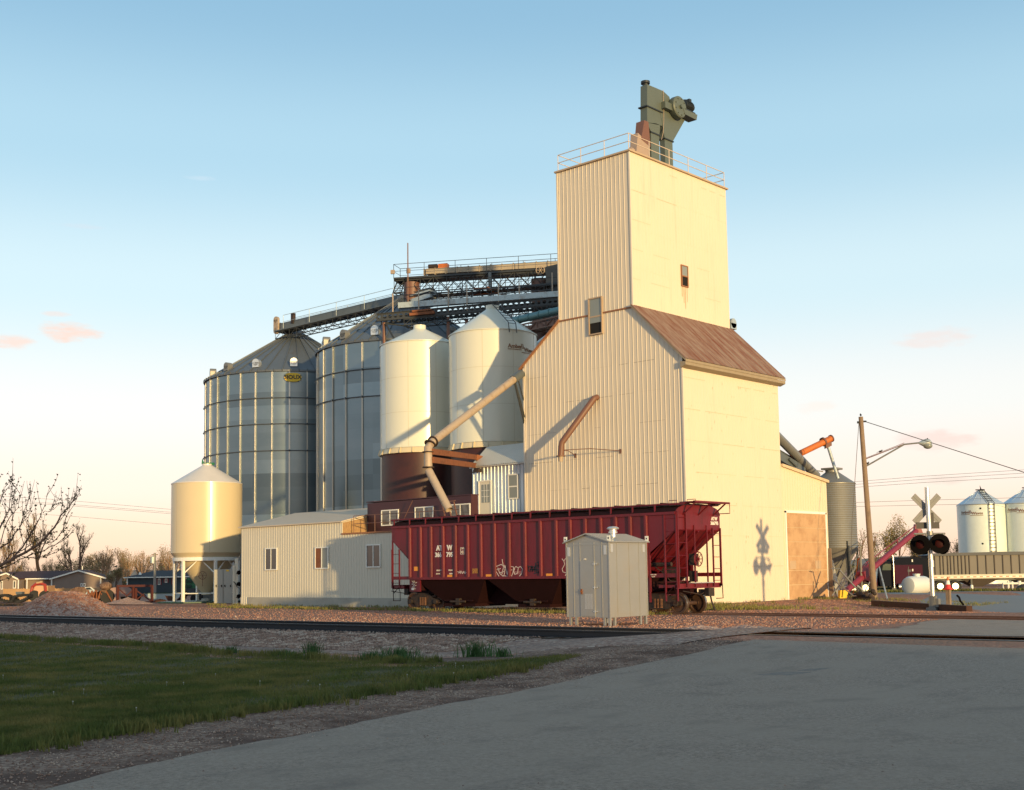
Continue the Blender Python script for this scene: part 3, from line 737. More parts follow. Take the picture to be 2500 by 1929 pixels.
f = MB(); f.box(xa+.02, xb+.05, 57.78, 58.70, 27.18, 27.243); f.box(xa-.02, xb+.02, 56.44, 57.36, 27.22, 27.294)
part('casing_flange', f, 'olive_dark', hd)
p_ = MB(); p_.lathe(58.86, 29.30, [(.02,xb+.02),(.62,xb+.02),(.66,xb+.10),(.66,xb+.42),(.60,xb+.48),(.02,xb+.48)], 28, axis='x')
for i in range(9):
    a = 2*PI*i/9; p_.tube((xb+.48, 58.86+.50*math.cos(a), 29.30+.50*math.sin(a)), (xb+.53, 58.86+.50*math.cos(a), 29.30+.50*math.sin(a)), .035, n=6)
p_.tube((xb+.4, 58.86, 29.30), (xb+.62, 58.86, 29.30), .12, n=10)
part('gear_reducer', p_, 'olive', hd, smooth=True)
m_ = MB(); m_.tube((xb+.18, 59.55, 29.72), (xb+.18, 60.35, 29.72), .30, n=16)
for k in range(6): m_.tube((xb+.18, 59.65+k*.11, 29.72), (xb+.18, 59.68+k*.11, 29.72), .335, n=16)
m_.tube((xb+.18, 60.35, 29.72), (xb+.18, 60.5, 29.72), .22, n=12); m_.box(xb-.1, xb+.46, 59.35, 60.45, 29.28, 29.36); m_.box(xb+.0, xb+.36, 59.6, 60.2, 29.36, 29.46)
m_.box(xb+.30, xb+.52, 59.75, 59.98, 29.85, 30.05)
part('motor', m_, 'olive_dark', hd)
m_ = MB(); m_.hexa([(xb-.1,59.3,28.95),(xb+.5,59.3,28.95),(xb+.5,60.5,28.92),(xb-.1,60.5,28.92)], [(xb-.1,59.1,29.27),(xb+.5,59.1,29.27),(xb+.5,60.6,29.27),(xb-.1,60.6,29.27)])
m_.box(xb-.05, xb+.3, 57.55, 58.3, 28.95, 29.35)
parts_each('motor_base', m_, 'olive', hd)
v_ = MB(); v_.tube((-41.0,56.55,30.0),(-41.0,56.55,30.28), .17, n=14); v_.tube((-41.0,56.55,30.28),(-41.0,56.55,30.42), .27, n=16); v_.tube((-41.0,57.55,30.05),(-41.0,57.55,30.22), .12, n=10)
parts_each('breather_cap', v_, 'olive_dark', hd, smooth=True)
v_ = MB(); v_.path([(xb+.03,57.75,30.15),(xb+.04,57.75,29.0),(xb+.05,57.7,28.2),(xb+.06,57.6,27.5),(xb+.06,57.4,27.0)], .018, 5)
part('cable', v_, 'tan_pipe', hd)
d_ = MB(); d_.hexa([(xa-.05,55.55,26.6),(xb-.05,55.55,26.6),(xb-.05,56.45,26.35),(xa-.05,56.45,26.35)], [(xa-.05,55.75,27.75),(xb+.06,55.75,27.75),(xb+.06,56.15,27.75),(xa-.05,56.15,27.75)])
part('discharge_throat', d_, 'brown_pipe', hd)
d_ = MB(); d_.hexa([(xa-.1,55.1,25.6),(xb-.1,55.1,25.6),(xb-.1,56.3,25.6),(xa-.1,56.3,25.6)], [(xa-.1,55.25,26.9),(xb-.06,55.25,26.9),(xb-.06,56.36,26.5),(xa-.1,56.36,26.5)])
d_.tube((-41.1,55.3,25.9), (-41.9,54.0,24.5), .32, n=14)
part('distributor', d_, 'pink_grey', hd)
d_ = MB(); d_.box(xa, xb-.12, 55.6, 56.25, ZT+.1, 25.58); part('discharge_pipe', d_, 'brown_pipe', hd)

# ------------------------------------------------------------------ lean-to garage annex behind the tall wall
an = thing('garage_annex', 'low cream lean-to garage with tan overhead door joined to the tall wall', 'garage', (-37, 63.4, 0))
YA0, YA1 = Y1+.004, 65.97
w = MB(); w.prism([(YA0,-.3),(YA1,-.3),(YA1,6.80),(YA0,7.50)], 'x', -41.5, XW)
ribs_y(w, [y for y in frange(YA0+.1, YA1-.05, .2855) if not 60.95 < y < 65.75], XW, -.2, 6.7, out=.02, w=.05)
ribs_y(w, [y for y in frange(YA0+.1, YA1-.05, .2855) if 60.95 < y < 65.75], XW, 5.1, lambda y: 7.4-(y-YA0)*.135, out=.02, w=.05)
part('wall', w, 'wall_annex', an)
w = MB(); w.hexa([(-41.7,YA0,7.50),(XW+.14,YA0,7.50),(XW+.14,YA1+.12,6.79),(-41.7,YA1+.12,6.79)], [(-41.7,YA0,7.66),(XW+.14,YA0,7.66),(XW+.14,YA1+.12,6.95),(-41.7,YA1+.12,6.95)])
part('roof', w, mat('annex_roof_edge', (.62,.46,.30), .6), an)
f = MB(); f.box(XW, XW+.07, 60.98, 61.10, 0, 5.0); f.box(XW, XW+.07, 65.60, 65.72, 0, 5.0); f.box(XW, XW+.07, 60.98, 65.72, 4.90, 5.03)
part('door_frame', f, 'white_trim', an)
dn = MB()
for k in range(6): dn.box(XW+.005, XW+.035, 61.10, 65.60, .02+k*.813, .02+(k+1)*.813-.02)
door = part('overhead_door', dn, 'door_tan', an)
for y_ in (61.35, 64.25):
    part('window', frame_y(XW+.036, y_, y_+.62, 1.72+.02*y_/60, 2.15, .035, .015).box(XW+.037, XW+.042, y_, y_+.62, 1.74, 2.15), mat('door_light_panel', (.48,.34,.22), .5), door)

# things leaning and standing by the garage
b = MB(); b.beam((XW+.25,65.65,0),(XW+.12,65.75,2.9), .28, .07)
tag(part('leaning_post', b, 'wood_pole'), 'dark weathered plank leaning at the right of the garage door', 'plank')
b = MB(); b.beam((XW+.45,66.2,-.02),(XW+.10,66.0,2.2), .22, .03)
tag(part('leaning_board', b, 'white'), 'narrow white board leaning on the garage corner', 'board')
for (x_, y_, zt, r0, nm, lb_) in ((-34.6,67.0,3.05,.07,'steel_post','dark steel post standing just right of the garage corner'),(-32.95,65.2,2.95,.06,'steel_post','grey steel post with bracing between garage and utility pole')):
    b = MB(); b.tube((x_, y_, 0), (x_, y_, zt), r0, n=8); b.box(x_-.1, x_+.1, y_-.1, y_+.1, -.02, .03)
    tag(part(nm, b, 'galv_dark' if r0 < .065 else 'steel_dark'), lb_, 'post')
b = MB(); b.tube((-33.9,65.9,0), (-33.35,65.7,2.2), .03, n=6); b.tube((-33.35,65.7,2.2), (-33.2,65.65,2.32), .05, n=6)
tag(part('orange_rod', b, 'orange'), 'thin bright orange rod leaning behind the posts', 'rod')
# ------------------------------------------------------------------ big galvanised bins
def corrugated_bin(name, label, cx, cy, R, ze, za, nst, rings, sign=False):
    o = thing(name, label, 'grain bin', (cx, cy, 0), 'large corrugated steel grain bins')
    b = MB(); n = 144; pitch = .1016; k = int(ze/pitch*2)
    b.lathe(cx, cy, [(R+(.011 if i % 2 else -.011), i*pitch/2) for i in range(k+1)], n)
    wall = part('wall', b, 'galv', o, smooth=False)
    wall.data.polygons.foreach_set('use_smooth', [True]*len(wall.data.polygons))
    s_ = MB()
    for i in range(nst):
        a = 2*PI*i/nst+.03; ca, sa = math.cos(a), math.sin(a)
        d = Vector((-sa, ca, 0)); c0 = Vector((cx+ca*(R+.045), cy+sa*(R+.045), 0))
        for sgn in (-1, 1):
            s_.beam(c0+d*(sgn*.042), c0+d*(sgn*.042)+Vector((0,0,ze-.02)), .028, .05, up=(ca, sa, 0))
        s_.beam(c0-Vector((ca,sa,0))*.02, c0-Vector((ca,sa,0))*.02+Vector((0,0,ze-.02)), .09, .02, up=(ca, sa, 0))
    part('stiffeners', s_, 'galv_stiff', o)
    g_ = MB()
    for z in rings:
        prof = [(R+.10+.035*math.cos(t), z+.035*math.sin(t)) for t in [2*PI*q/6 for q in range(7)]]
        g_.lathe(cx, cy, prof, 96)
        for i in range(nst):
            a = 2*PI*i/nst+.03
            g_.box(cx+math.cos(a)*(R+.11)-.05, cx+math.cos(a)*(R+.11)+.05, cy+math.sin(a)*(R+.11)-.05, cy+math.sin(a)*(R+.11)+.05, z-.07, z+.07)
    if rings: part('wind_rings', g_, 'ring', o)
    r_ = MB(); rt = .75; nr = 36
    r_.lathe(cx, cy, [(R+.12, ze-.10), (R+.14, ze+.02), (rt, za-.02), (rt, za+.28), (.02, za+.34)], 72)
    for i in range(nr):
        a = 2*PI*(i+.5)/nr; ca, sa = math.cos(a), math.sin(a)
        r_.beam((cx+ca*(R+.12), cy+sa*(R+.12), ze+.06), (cx+ca*(rt+.02), cy+sa*(rt+.02), za+.02), .07, .09)
    roof = part('roof', r_, 'galv_roof', o)
    e_ = MB(); e_.lathe(cx, cy, [(R+.10, ze-.12), (R+.15, ze-.12), (R+.15, ze+.0), (R+.10, ze+.0)], 96)
    for i in range(nr*2):
        a = 2*PI*i/nr/2; e_.box(cx+math.cos(a)*(R+.14)-.04, cx+math.cos(a)*(R+.14)+.04, cy+math.sin(a)*(R+.14)-.04, cy+math.sin(a)*(R+.14)+.04, ze-.1, ze+.09)
    part('eave_ring', e_, 'ring', o)
    # roof vents: round-topped goosenecks near the eave
    sl = (za-ze)/(R+.1-rt)
    base = math.atan2(-FWD.y, -FWD.x)
    for i, da in enumerate((-1.52,-1.22,-.72,-.28,.16,.62,1.15)):
        a = base+da; q = R-.55; ca, sa = math.cos(a), math.sin(a); z0 = ze+(R+.12-q)*sl
        v_ = MB(); v_.tube((cx+ca*(q-.30), cy+sa*(q-.30), z0+.36), (cx+ca*(q+.22), cy+sa*(q+.22), z0+.36), .30, n=14)
        v_.beam((cx+ca*(q-.30), cy+sa*(q-.30), z0+.16), (cx+ca*(q+.22), cy+sa*(q+.22), z0+.16), .58, .42)
        part('roof_vent', v_, 'alu' if abs(da) > 1.4 or i in (3, 4) else 'galv_dark', o, smooth=True)
    return o
def on_cyl(cx, cy, R, a0, z0, flip=1):
    """maps flat lettering to a cylinder wall facing the viewer"""
    def f(x, y, z):
        a = a0+x/R; return (cx+math.cos(a)*(R+.01+z), cy+math.sin(a)*(R+.01+z), z0+y)
    return f
S1 = (-86.2, 65.4); S2 = (-69.65, 63.64)
b1 = corrugated_bin('grain_bin', 'galvanised corrugated grain bin at the far left end of the conveyor with yellow oval sign', *S1, 7.70, 18.55, 23.0, 34, [16.25, 14.1, 11.9])
b2 = corrugated_bin('grain_bin', 'galvanised corrugated grain bin without a sign, behind the two tall white bins', *S2, 6.95, 18.75, 23.1, 30, [16.6, 14.6])
face = math.atan2(-S1[1], -S1[0]); R1 = 7.83
def ang_at(c, u_lat):   # angle on the near wall whose sight line is u_lat to the right
    return math.atan2(-FWD.y, -FWD.x)+u_lat
sa_ = (-80.27,60.65,18.08)
a0 = math.atan2(sa_[1]-S1[1], sa_[0]-S1[0])
sg = MB(); pts = []
for i in range(28):
    t = 2*PI*i/28; x = .70*math.copysign(abs(math.cos(t))**.7, math.cos(t)); y = .36*math.copysign(abs(math.sin(t))**.85, math.sin(t)); pts.append((x, y))
fn = on_cyl(*S1, R1, a0, 17.92)
sg.v = [fn(x, y, 0) for x, y in pts]+[fn(x, y, .04) for x, y in pts]; n = 28
sg.f = [tuple(range(n)), tuple(range(n, 2*n))]+[(i, (i+1) % n, n+(i+1) % n, n+i) for i in range(n)]
sign = part('name_sign', sg, 'yellow', b1)
part('lettering', text_to(MB(), 'SIOUX', .46, lambda x, y, z: fn(x, y+.0, z+.05), bold=.014, spacing=1.05), 'sign_text', sign)

# ------------------------------------------------------------------ white enamel bins on maroon skirts
def enamel_bin(name, label, cx, cy, R, zb, ze, za, skirt=True, logo=None, group=None):
    o = thing(name, label, 'hopper bin', (cx, cy, 0), group)
    b = MB(); b.lathe(cx, cy, [(R, zb), (R, ze)], 64); part('shell', b, 'enamel', o, smooth=True)
    b = MB()
    for i in range(9):
        a = 2*PI*i/9+.35; b.beam((cx+math.cos(a)*(R+.002), cy+math.sin(a)*(R+.002), zb+.05), (cx+math.cos(a)*(R+.002), cy+math.sin(a)*(R+.002), ze-.05), .035, .008, up=(math.cos(a), math.sin(a), 0))
    for z in (zb+2.3, zb+4.6): b.lathe(cx, cy, [(R,z),(R+.006,z),(R+.006,z+.03),(R,z+.03)], 64)
    part('sheet_seams', b, M.setdefault('seam', mat('dusty_enamel_seam', (.56,.53,.42), .5)), o)['kind'] = 'stuff'
    b = MB(); b.lathe(cx, cy, [(R+.05, ze-.03), (R+.05, ze+.02), (.42, za-.28), (.42, za-.02), (.02, za)], 64)
    part('roof', b, 'enamel', o, smooth=True)
    if skirt:
        b = MB(); b.lathe(cx, cy, [(R+.02, zb-.02), (R+.10, zb-.30), (R+.10, zb-.36), (R-.06, zb-.36)], 64)
        for i in range(20):
            a = 2*PI*i/20; b.beam((cx+math.cos(a)*(R+.03), cy+math.sin(a)*(R+.03), zb+.0), (cx+math.cos(a)*(R+.15), cy+math.sin(a)*(R+.15), zb-.36), .04, .10)
        part('base_ring', b, 'enamel_tan', o)
        b = MB(); b.lathe(cx, cy, [(R-.07, 0), (R-.07, zb-.3)], 64)
        for z in (2.9, 5.0): b.lathe(cx, cy, [(R-.07, z), (R-.05, z), (R-.05, z+.05), (R-.07, z+.05)], 64)
        part('skirt', b, 'skirt', o, smooth=True)
    if logo:
        a0, z0, sz = logo; fn = on_cyl(cx, cy, R, a0, z0)
        l_ = MB(); text_to(l_, 'Amber', sz, lambda x, y, z: fn(x-sz*1.45, y, z), bold=sz*.022)
        text_to(l_, '\\\\', sz*1.15, lambda x, y, z: fn(x+sz*.08, y+.02, z), bold=sz*.02)
        text_to(l_, 'Waves', sz, lambda x, y, z: fn(x+sz*1.85, y-sz*.42, z), bold=sz*.022)
        for (xa_, xb_, yy_) in ((-sz*2.9, -sz*.1, -sz*.58), (-sz*.1, sz*3.3, -sz*1.0)):
            k = 10
            for i in range(k):
                p0 = xa_+(xb_-xa_)*i/k; p1 = xa_+(xb_-xa_)*(i+1)/k
                l_.hexa([fn(p0,yy_,0),fn(p1,yy_,0),fn(p1,yy_,.02),fn(p0,yy_,.02)], [fn(p0,yy_+sz*.09,0),fn(p1,yy_+sz*.09,0),fn(p1,yy_+sz*.09,.02),fn(p0,yy_+sz*.09,.02)])
        part('logo_lettering', l_, 'logo', o)
    return o
def acyl(c, p): return math.atan2(p[1]-c[1], p[0]-c[0])
A_ = (-59.42, 55.45); B_ = (-52.72, 55.55)
grp = None
enamel_bin('white_bin', 'tall white smooth bin on a maroon skirt, in front of the corrugated bins', *A_, 2.66, 9.95, 16.95, 18.45, logo=(acyl(A_, (-57.79,56.21,16.34))+.02, 16.15, .32))
enamel_bin('white_bin', 'tall white smooth bin with brown lettering, between the other white bin and the elevator', *B_, 2.80, 9.75, 16.70, 18.75, logo=(acyl(B_, (-49.98,55.25,15.89)), 15.65, .36))
enamel_bin('white_bin', 'white bin mostly hidden behind the elevator gable, only its roof shows', *(-54.25,64.24,15.39)[:2], 2.8, 9.75, 16.9, 19.1)

# fire ladder hoops down the right side of the near white bin
b = MB(); a = acyl(B_, (-49.06,54.06,16.56)); ca, sa = math.cos(a), math.sin(a); px, py = -sa, ca
top = (B_[0]+ca*.5, B_[1]+sa*.5, 18.75); lo = (B_[0]+ca*2.9, B_[1]+sa*2.9, 16.95)
for s_ in (-.25, .25):
    b.path([(top[0]+px*s_, top[1]+py*s_, top[2]+.0), (lo[0]+px*s_, lo[1]+py*s_, lo[2]+.15), (lo[0]+px*s_+ca*.15, lo[1]+py*s_+sa*.15, lo[2]-.5)], .03, 5)
for i in range(9):
    t_ = i/8; p = [top[k]+(lo[k]-top[k])*t_ for k in range(3)]; b.tube((p[0]+px*.25, p[1]+py*.25, p[2]+.1), (p[0]-px*.25, p[1]-py*.25, p[2]+.1), .02, n=5)
tag(part('roof_ladder', b, 'steel_dark'), 'thin dark ladder down the cone roof of the lettered white bin', 'ladder')

# ------------------------------------------------------------------ cream hopper bin on legs, far left
hb = thing('hopper_bin', 'cream hopper bottom bin on white legs standing left of the office', 'hopper bin', (-74.2, 48.58, 0))
cx, cy, R = -74.2, 48.58, 2.44
b = MB(); b.lathe(cx, cy, [(R, 3.42), (R, 5.0), (R+.004, 5.0), (R+.004, 5.03), (R, 5.03), (R, 6.6), (R+.004, 6.6), (R+.004, 6.63), (R, 6.63), (R, 8.28)], 96); part('shell', b, 'enamel_tan', hb, smooth=True)
b = MB(); b.lathe(cx, cy, [(R+.03, 8.24), (R+.03, 8.30), (.34, 9.62), (.34, 9.72), (.02, 9.74)], 64); b2_ = MB()
for i in range(6):
    a = 2*PI*i/6+.55; b2_.beam((cx+math.cos(a)*(R+.002), cy+math.sin(a)*(R+.002), 3.45), (cx+math.cos(a)*(R+.002), cy+math.sin(a)*(R+.002), 8.22), .03, .008, up=(math.cos(a), math.sin(a), 0))
part('sheet_seams', b2_, mat('cream_seam', (.48,.39,.25), .5), hb)['kind'] = 'stuff'
part('roof', b, mat('cream_bin_roof', (.66,.60,.54), .4, coat=.2), hb, smooth=True)
b = MB(); b.lathe(cx, cy, [(R-.005, 3.42), (R-.28, 3.05)], 64); b.lathe(cx, cy, [(R-.5, 2.9), (.32, .62), (.32, .50)], 64); b.lathe(cx, cy, [(R-.28, 3.05), (R-.5, 2.9)], 64)
part('hopper', b, 'enamel_tan', hb, smooth=True)
b = MB(); b.lathe(cx, cy, [(R-.28, 2.86), (R-.14, 2.86), (R-.14, 3.10), (R-.28, 3.10), (R-.28, 2.86)], 6*8); part('ring_beam', b, 'white', hb)
base = math.atan2(-FWD.y, -FWD.x)
LR = R-.22
LP = [(cx+LR*math.cos(base+PI/6+PI/3*k), cy+LR*math.sin(base+PI/6+PI/3*k)) for k in range(6)]
for k, (x, y) in enumerate(LP):
    b = MB(); b.box(x-.09, x+.09, y-.09, y+.09, 0, 2.86); b.box(x-.18, x+.18, y-.18, y+.18, 0, .03); part('leg', b, 'white', hb)
for k, (x, y) in enumerate(LP):
    for s_ in (-1, 1):
        x2, y2 = LP[(k+s_) % 6]; b = MB(); b.tube((x, y, 1.95), (x+(x2-x)*.42, y+(y2-y)*.42, 2.86), .045, n=6); part('brace', b, 'white', hb)
b = MB()
for k in range(6): b.tube((*LP[k], .62), (*LP[(k+1) % 6], .62), .035, n=6)
part('lower_tie', b, 'white', hb)
b = MB(); b.tube((cx,cy,9.70), (cx,cy,9.80), .30, n=14); b.tube((cx-.22,cy-.2,9.72), (cx-.26,cy-.24,10.08), .11, .02, n=8); b.tube((cx+.05,cy+.05,9.74), (cx+.38,cy+.34,9.72), .09, n=8)
part('lid', b, 'green', hb)
b = MB(); wx, wy, wz = cx-FWD.x*1.62+.1, cy-FWD.y*1.62+.1, 1.85
for i in range(20):
    t0, t1 = 2*PI*i/20, 2*PI*(i+1)/20
    b.tube((wx+RGT.x*.27*math.cos(t0), wy+RGT.y*.27*math.cos(t0), wz+.27*math.sin(t0)), (wx+RGT.x*.27*math.cos(t1), wy+RGT.y*.27*math.cos(t1), wz+.27*math.sin(t1)), .018, n=5)
for i in range(3):
    t0 = PI*i/3; b.tube((wx-RGT.x*.27*math.cos(t0), wy-RGT.y*.27*math.cos(t0), wz-.27*math.sin(t0)), (wx+RGT.x*.27*math.cos(t0), wy+RGT.y*.27*math.cos(t0), wz+.27*math.sin(t0)), .012, n=4)
b.tube((wx, wy, wz), (wx, wy, wz-.75), .02, n=5)
part('gate_wheel', b, 'brown_pipe', hb)
b = MB(); b.lathe(cx, cy, [(3.3,-.02),(3.3,.07),(.1,.07)], 6); part('base_pad', b, 'green_dark', hb)

# ------------------------------------------------------------------ overhead conveyors
def rail_run(b, p, q, h, step, r=.022, mids=(.5,), off=(0,0,0)):
    p = Vector(p)+Vector(off); q = Vector(q)+Vector(off); n = max(1, round((q-p).length/step)); H = Vector((0,0,h))
    b.tube(p+H, q+H, r, n=5)
    for m_ in mids: b.tube(p+H*m_, q+H*m_, r*.8, n=5)
    for i in range(n+1):
        c_ = p+(q-p)*(i/n); b.tube(c_, c_+H, r, n=5)
def truss(b, p, q, h, step, wd, r=.03):
    p = Vector(p); q = Vector(q); d = (q-p); d.z = 0; d.normalize(); sd_ = Vector((-d.y, d.x, 0))*(wd/2); n = max(1, round((q-p).length/step)); H = Vector((0,0,-h))
    for s_ in (-1, 1):
        b.beam(p+sd_*s_+H, q+sd_*s_+H, .07, .07); b.beam(p+sd_*s_, q+sd_*s_, .07, .10)
        for i in range(n):
            a = p+(q-p)*(i/n)+sd_*s_; c_ = p+(q-p)*((i+1)/n)+sd_*s_
            if i % 2: b.tube(a, c_+H, r, n=5)
            else: b.tube(a+H, c_, r, n=5)
            b.tube(a, a+H, r*.8, n=5)
            if h > 1: b.tube(a+H, c_, r*.7, n=4) if i % 2 else b.tube(a, c_+H, r*.7, n=4)
    for i in range(n+1):
        a = p+(q-p)*(i/n); b.beam(a-sd_, a+sd_, .06, .06); b.beam(a-sd_+H, a+sd_+H, .05, .05)
# upper gallery
g0 = Vector((-70.20,63.13,24.70)); g1 = Vector((-58.58,69.09,24.45)); ext = g1+(g1-g0)*.16
G = thing('conveyor_gallery', 'uppermost truss conveyor gallery with railings running left from the tower', 'conveyor', tuple((g0+g1)/2))
b = MB(); truss(b, g0, ext, 1.15, 1.05, 1.3, .035); part('truss', b, 'steel_dark', G)
b = MB(); b.beam(g0, ext, 1.5, .14); b.beam(g0-Vector((0,0,.12)), ext-Vector((0,0,.16)), 1.2, .14); part('deck', b, 'steel_dark', G)
d_ = (g1-g0).normalized()
b = MB(); b.beam(g0+d_*2.5+Vector((0,0,.52)), ext+Vector((0,0,.42)), .55, .42)
for i in range(14):
    c_ = g0+(ext-g0)*((i+2.6)/16.8)+Vector((0,0,.49)); b.beam(c_-d_*.03, c_+d_*.03, .62, .52)
part('conveyor_casing', b, 'steel_tan', G)
b = MB(); nrm = Vector((-d_.y, d_.x, 0))
rail_run(b, g0-nrm*.72, ext-nrm*.72, 1.12, 2.7); rail_run(b, g0+nrm*.72, ext+nrm*.72, 1.12, 2.5)
rail_run(b, g0-nrm*.72, g0+nrm*.72, 1.12, 1.5); part('railing', b, 'steel_dark', G)
b = MB(); c_ = g0+d_*3.5+Vector((0,0,.78)); b.beam(c_, c_+d_*.75+Vector((0,0,.02)), .5, .55); part('drive_guard', b, 'orange', G)
b = MB(); b.tube(c_+Vector((0,0,.15))-d_*.15, c_+Vector((0,0,.15))-d_*.85, .2, n=12); part('drive_motor', b, 'truck_cast', G, smooth=True)
b = MB(); c_ = g0+Vector((0,0,.5)); b.beam(c_-nrm*.8-d_*.2, c_-nrm*.8+d_*.1, .18, .3); b.beam(c_+d_*1.1-nrm*.78, c_+d_*1.4-nrm*.78, .15, .35); parts_each('junction_box', b, 'tan_pipe', G)
for u_, w_ in ((1035, .62), (1945, .72)):
    pass
b = MB(); c_ = Vector((-68.98,63.57,23.61)); b.tube(c_-Vector((0,0,1.0)), c_+Vector((0,0,.75)), .62, n=18); part('drop_pipe', b, 'brown_pipe', G, smooth=True)
b = MB(); c_ = Vector((-59.97,68.49,22.93)); b.tube(c_-Vector((0,0,3.8)), c_+Vector((0,0,.95)), .68, n=18); part('drop_pipe', b, 'brown_pipe', G, smooth=True)
b = MB(); c_ = Vector((-59.28,67.76,24.37)); rr_ = .32
for i in range(16):
    t0, t1 = 2*PI*i/16, 2*PI*(i+1)/16
    b.tube(c_+RGT*(rr_*math.cos(t0))+UP*(rr_*math.sin(t0)), c_+RGT*(rr_*math.cos(t1))+UP*(rr_*math.sin(t1)), .03, n=5)
for i in range(3):
    t0 = PI*i/3; b.tube(c_-RGT*(rr_*math.cos(t0))-UP*(rr_*math.sin(t0)), c_+RGT*(rr_*math.cos(t0))+UP*(rr_*math.sin(t0)), .025, n=4)
part('hand_wheel', b, 'tan_pipe', G)
b = MB(); c_ = Vector((-62.76,65.91,24.68)); b.tube(c_-Vector((0,0,.2)), c_-Vector((0,0,3.2)), .14, n=8); b.tube(c_-Vector((0,0,3.2)), c_-Vector((0,0,4.3)), .18, .85, n=10)
part('funnel', b, 'steel_mid', G)
b = MB()
c0 = Vector((-70.00,63.32,24.61)); c1 = Vector((-70.47,63.29,23.58))
for s_ in (-.28, .28): b.tube(c0+RGT*s_, c1+RGT*s_*1.2, .05, n=5)
for i in range(9): a = c0+(c1-c0)*(i/8); b.tube(a-RGT*.28, a+RGT*.28, .025, n=4)
part('ladder', b, 'steel_dark', G)
b = MB(); c_ = (-68.56,62.75,21.19); b.tube((c_[0],c_[1],17.5), (-68.53,62.77,27.32), .07, .045, n=7)
tag(part('lightning_mast', b, 'brown_pipe'), 'thin tall maroon mast rising above the left end of the upper gallery', 'mast')
# conveyor out to the far left bin
h0 = Vector((-86.48,63.90,23.30)); h1 = Vector((-68.90,65.69,23.87))
H = thing('bin_conveyor', 'long sloping conveyor walkway reaching the left corrugated bin', 'conveyor', tuple((h0+h1)/2))
b = MB(); truss(b, h0-Vector((0,0,.3)), h1-Vector((0,0,.3)), .62, .9, 1.0, .028); part('truss', b, 'steel_dark', H)
b = MB(); b.beam(h0+Vector((0,0,.1)), h1+Vector((0,0,.1)), .62, .66); b.beam(h0-Vector((0,0,.24)), h1-Vector((0,0,.24)), 1.25, .08)
part('conveyor_casing', b, 'steel_mid', H)
dh = (h1-h0).normalized(); nh = Vector((-dh.y, dh.x, 0)).normalized(); hm = h0+(h1-h0)*.80
b = MB(); rail_run(b, h0-nh*.68-Vector((0,0,.2))+dh*1.2, hm-nh*.68-Vector((0,0,.2)), 1.15, 3.2); rail_run(b, h0+nh*.68-Vector((0,0,.2))+dh*1.2, hm+nh*.68-Vector((0,0,.2)), 1.15, 3.2)
part('railing', b, 'steel_pale', H)
b = MB(); c_ = Vector((-86.46,63.65,23.66))
b.tube(c_-nh*.0+Vector((0,0,.45)), c_-nh*.22+Vector((0,0,.45)), .28, n=14); b.tube(c_-Vector((0,0,.55)), c_-nh*.22-Vector((0,0,.55)), .28, n=14); b.beam(c_-nh*.11-Vector((0,0,.55)), c_-nh*.11+Vector((0,0,.45)), .22, .56, up=tuple(dh))
part('drive_guard', b, 'tan_pipe', H)
b = MB(); b.tube(c_+nh*.1+dh*.1, c_+nh*.7+dh*.2, .22, n=12); b.beam(c_+dh*2.0+Vector((0,0,-.2)), c_+dh*2.0+Vector((0,0,.7)), .3, .3); part('drive_motor', b, 'truck_cast', H)
# castellated beams with pale conveyor: lower gallery
k0 = Vector((-65.58,57.19,20.05)); k1 = Vector((-54.69,64.51,20.65)); kx = k1+(k1-k0)*.12
K = thing('castellated_gallery', 'lower gallery of dark beams with round holes under a pale conveyor', 'conveyor', tuple((k0+k1)/2))
def castellated(b, p, q, h, cell, th=.05):
    p = Vector(p); q = Vector(q); n = round((q-p).length/cell); d = (q-p)/n; H = Vector((0,0,h)); dn = Vector((-d.y, d.x, 0)).normalized()*th
    m = 8
    for i in range(n):
        o_ = p+d*i; cen = o_+d*.5+H*.5
        outer = [o_+d+H*.5, o_+d+H, o_+d*.5+H, o_+H, o_+H*.5, o_, o_+d*.5, o_+d]
        inner = [cen+d.normalized()*(h*.27*math.cos(2*PI*k/m))+Vector((0,0,1))*(h*.27*math.sin(2*PI*k/m)) for k in range(m)]
        vs = outer+inner; b.add(vs, [(k, (k+1) % m, m+(k+1) % m, m+k) for k in range(m)])
    b.beam(p+dn, q+dn, .16, .03); b.beam(p+H, q+H, .18, .035)
dk = (k1-k0).normalized(); nk = Vector((-dk.y, dk.x, 0)).normalized()
for s_ in (-.6, .6):
    b = MB(); castellated(b, k0+nk*s_-Vector((0,0,.25)), kx+nk*s_-Vector((0,0,.25)), .52, .40); part('castellated_beam', b, 'steel_dark', K)
b = MB(); truss(b, k0+dk*2-Vector((0,0,.28)), kx-Vector((0,0,.28)), .42, .55, 1.1, .03); part('lower_truss', b, 'steel_dark', K)
b = MB()
for i in range(20): a = k0+(kx-k0)*(i/19); b.beam(a-nk*.62, a+nk*.62, .1, .1)
part('cross_ties', b, 'steel_dark', K)
p0 = Vector((-64.35,58.06,20.97)); p1 = Vector((-54.61,64.44,21.21)); pxx = p1+(p1-p0)*.12
b = MB(); b.beam(p0, pxx, .5, .40); dp_ = (p1-p0).normalized()
for i in range(12): c_ = p0+(pxx-p0)*(i/11); b.beam(c_-dp_*.02, c_+dp_*.02, .54, .45)
part('conveyor_casing', b, 'steel_pale', K)
b = MB(); rail_run(b, p0+nk*.9-Vector((0,0,.4)), pxx+nk*.9-Vector((0,0,.4)), 1.35, 2.4); rail_run(b, p0+nk*1.5+Vector((0,0,.6)), pxx+nk*1.5+Vector((0,0,.5)), 1.1, 2.2); part('railing', b, 'steel_dark', K)
b = MB()
for u_ in (890,1088,1295,1430): 
    pass
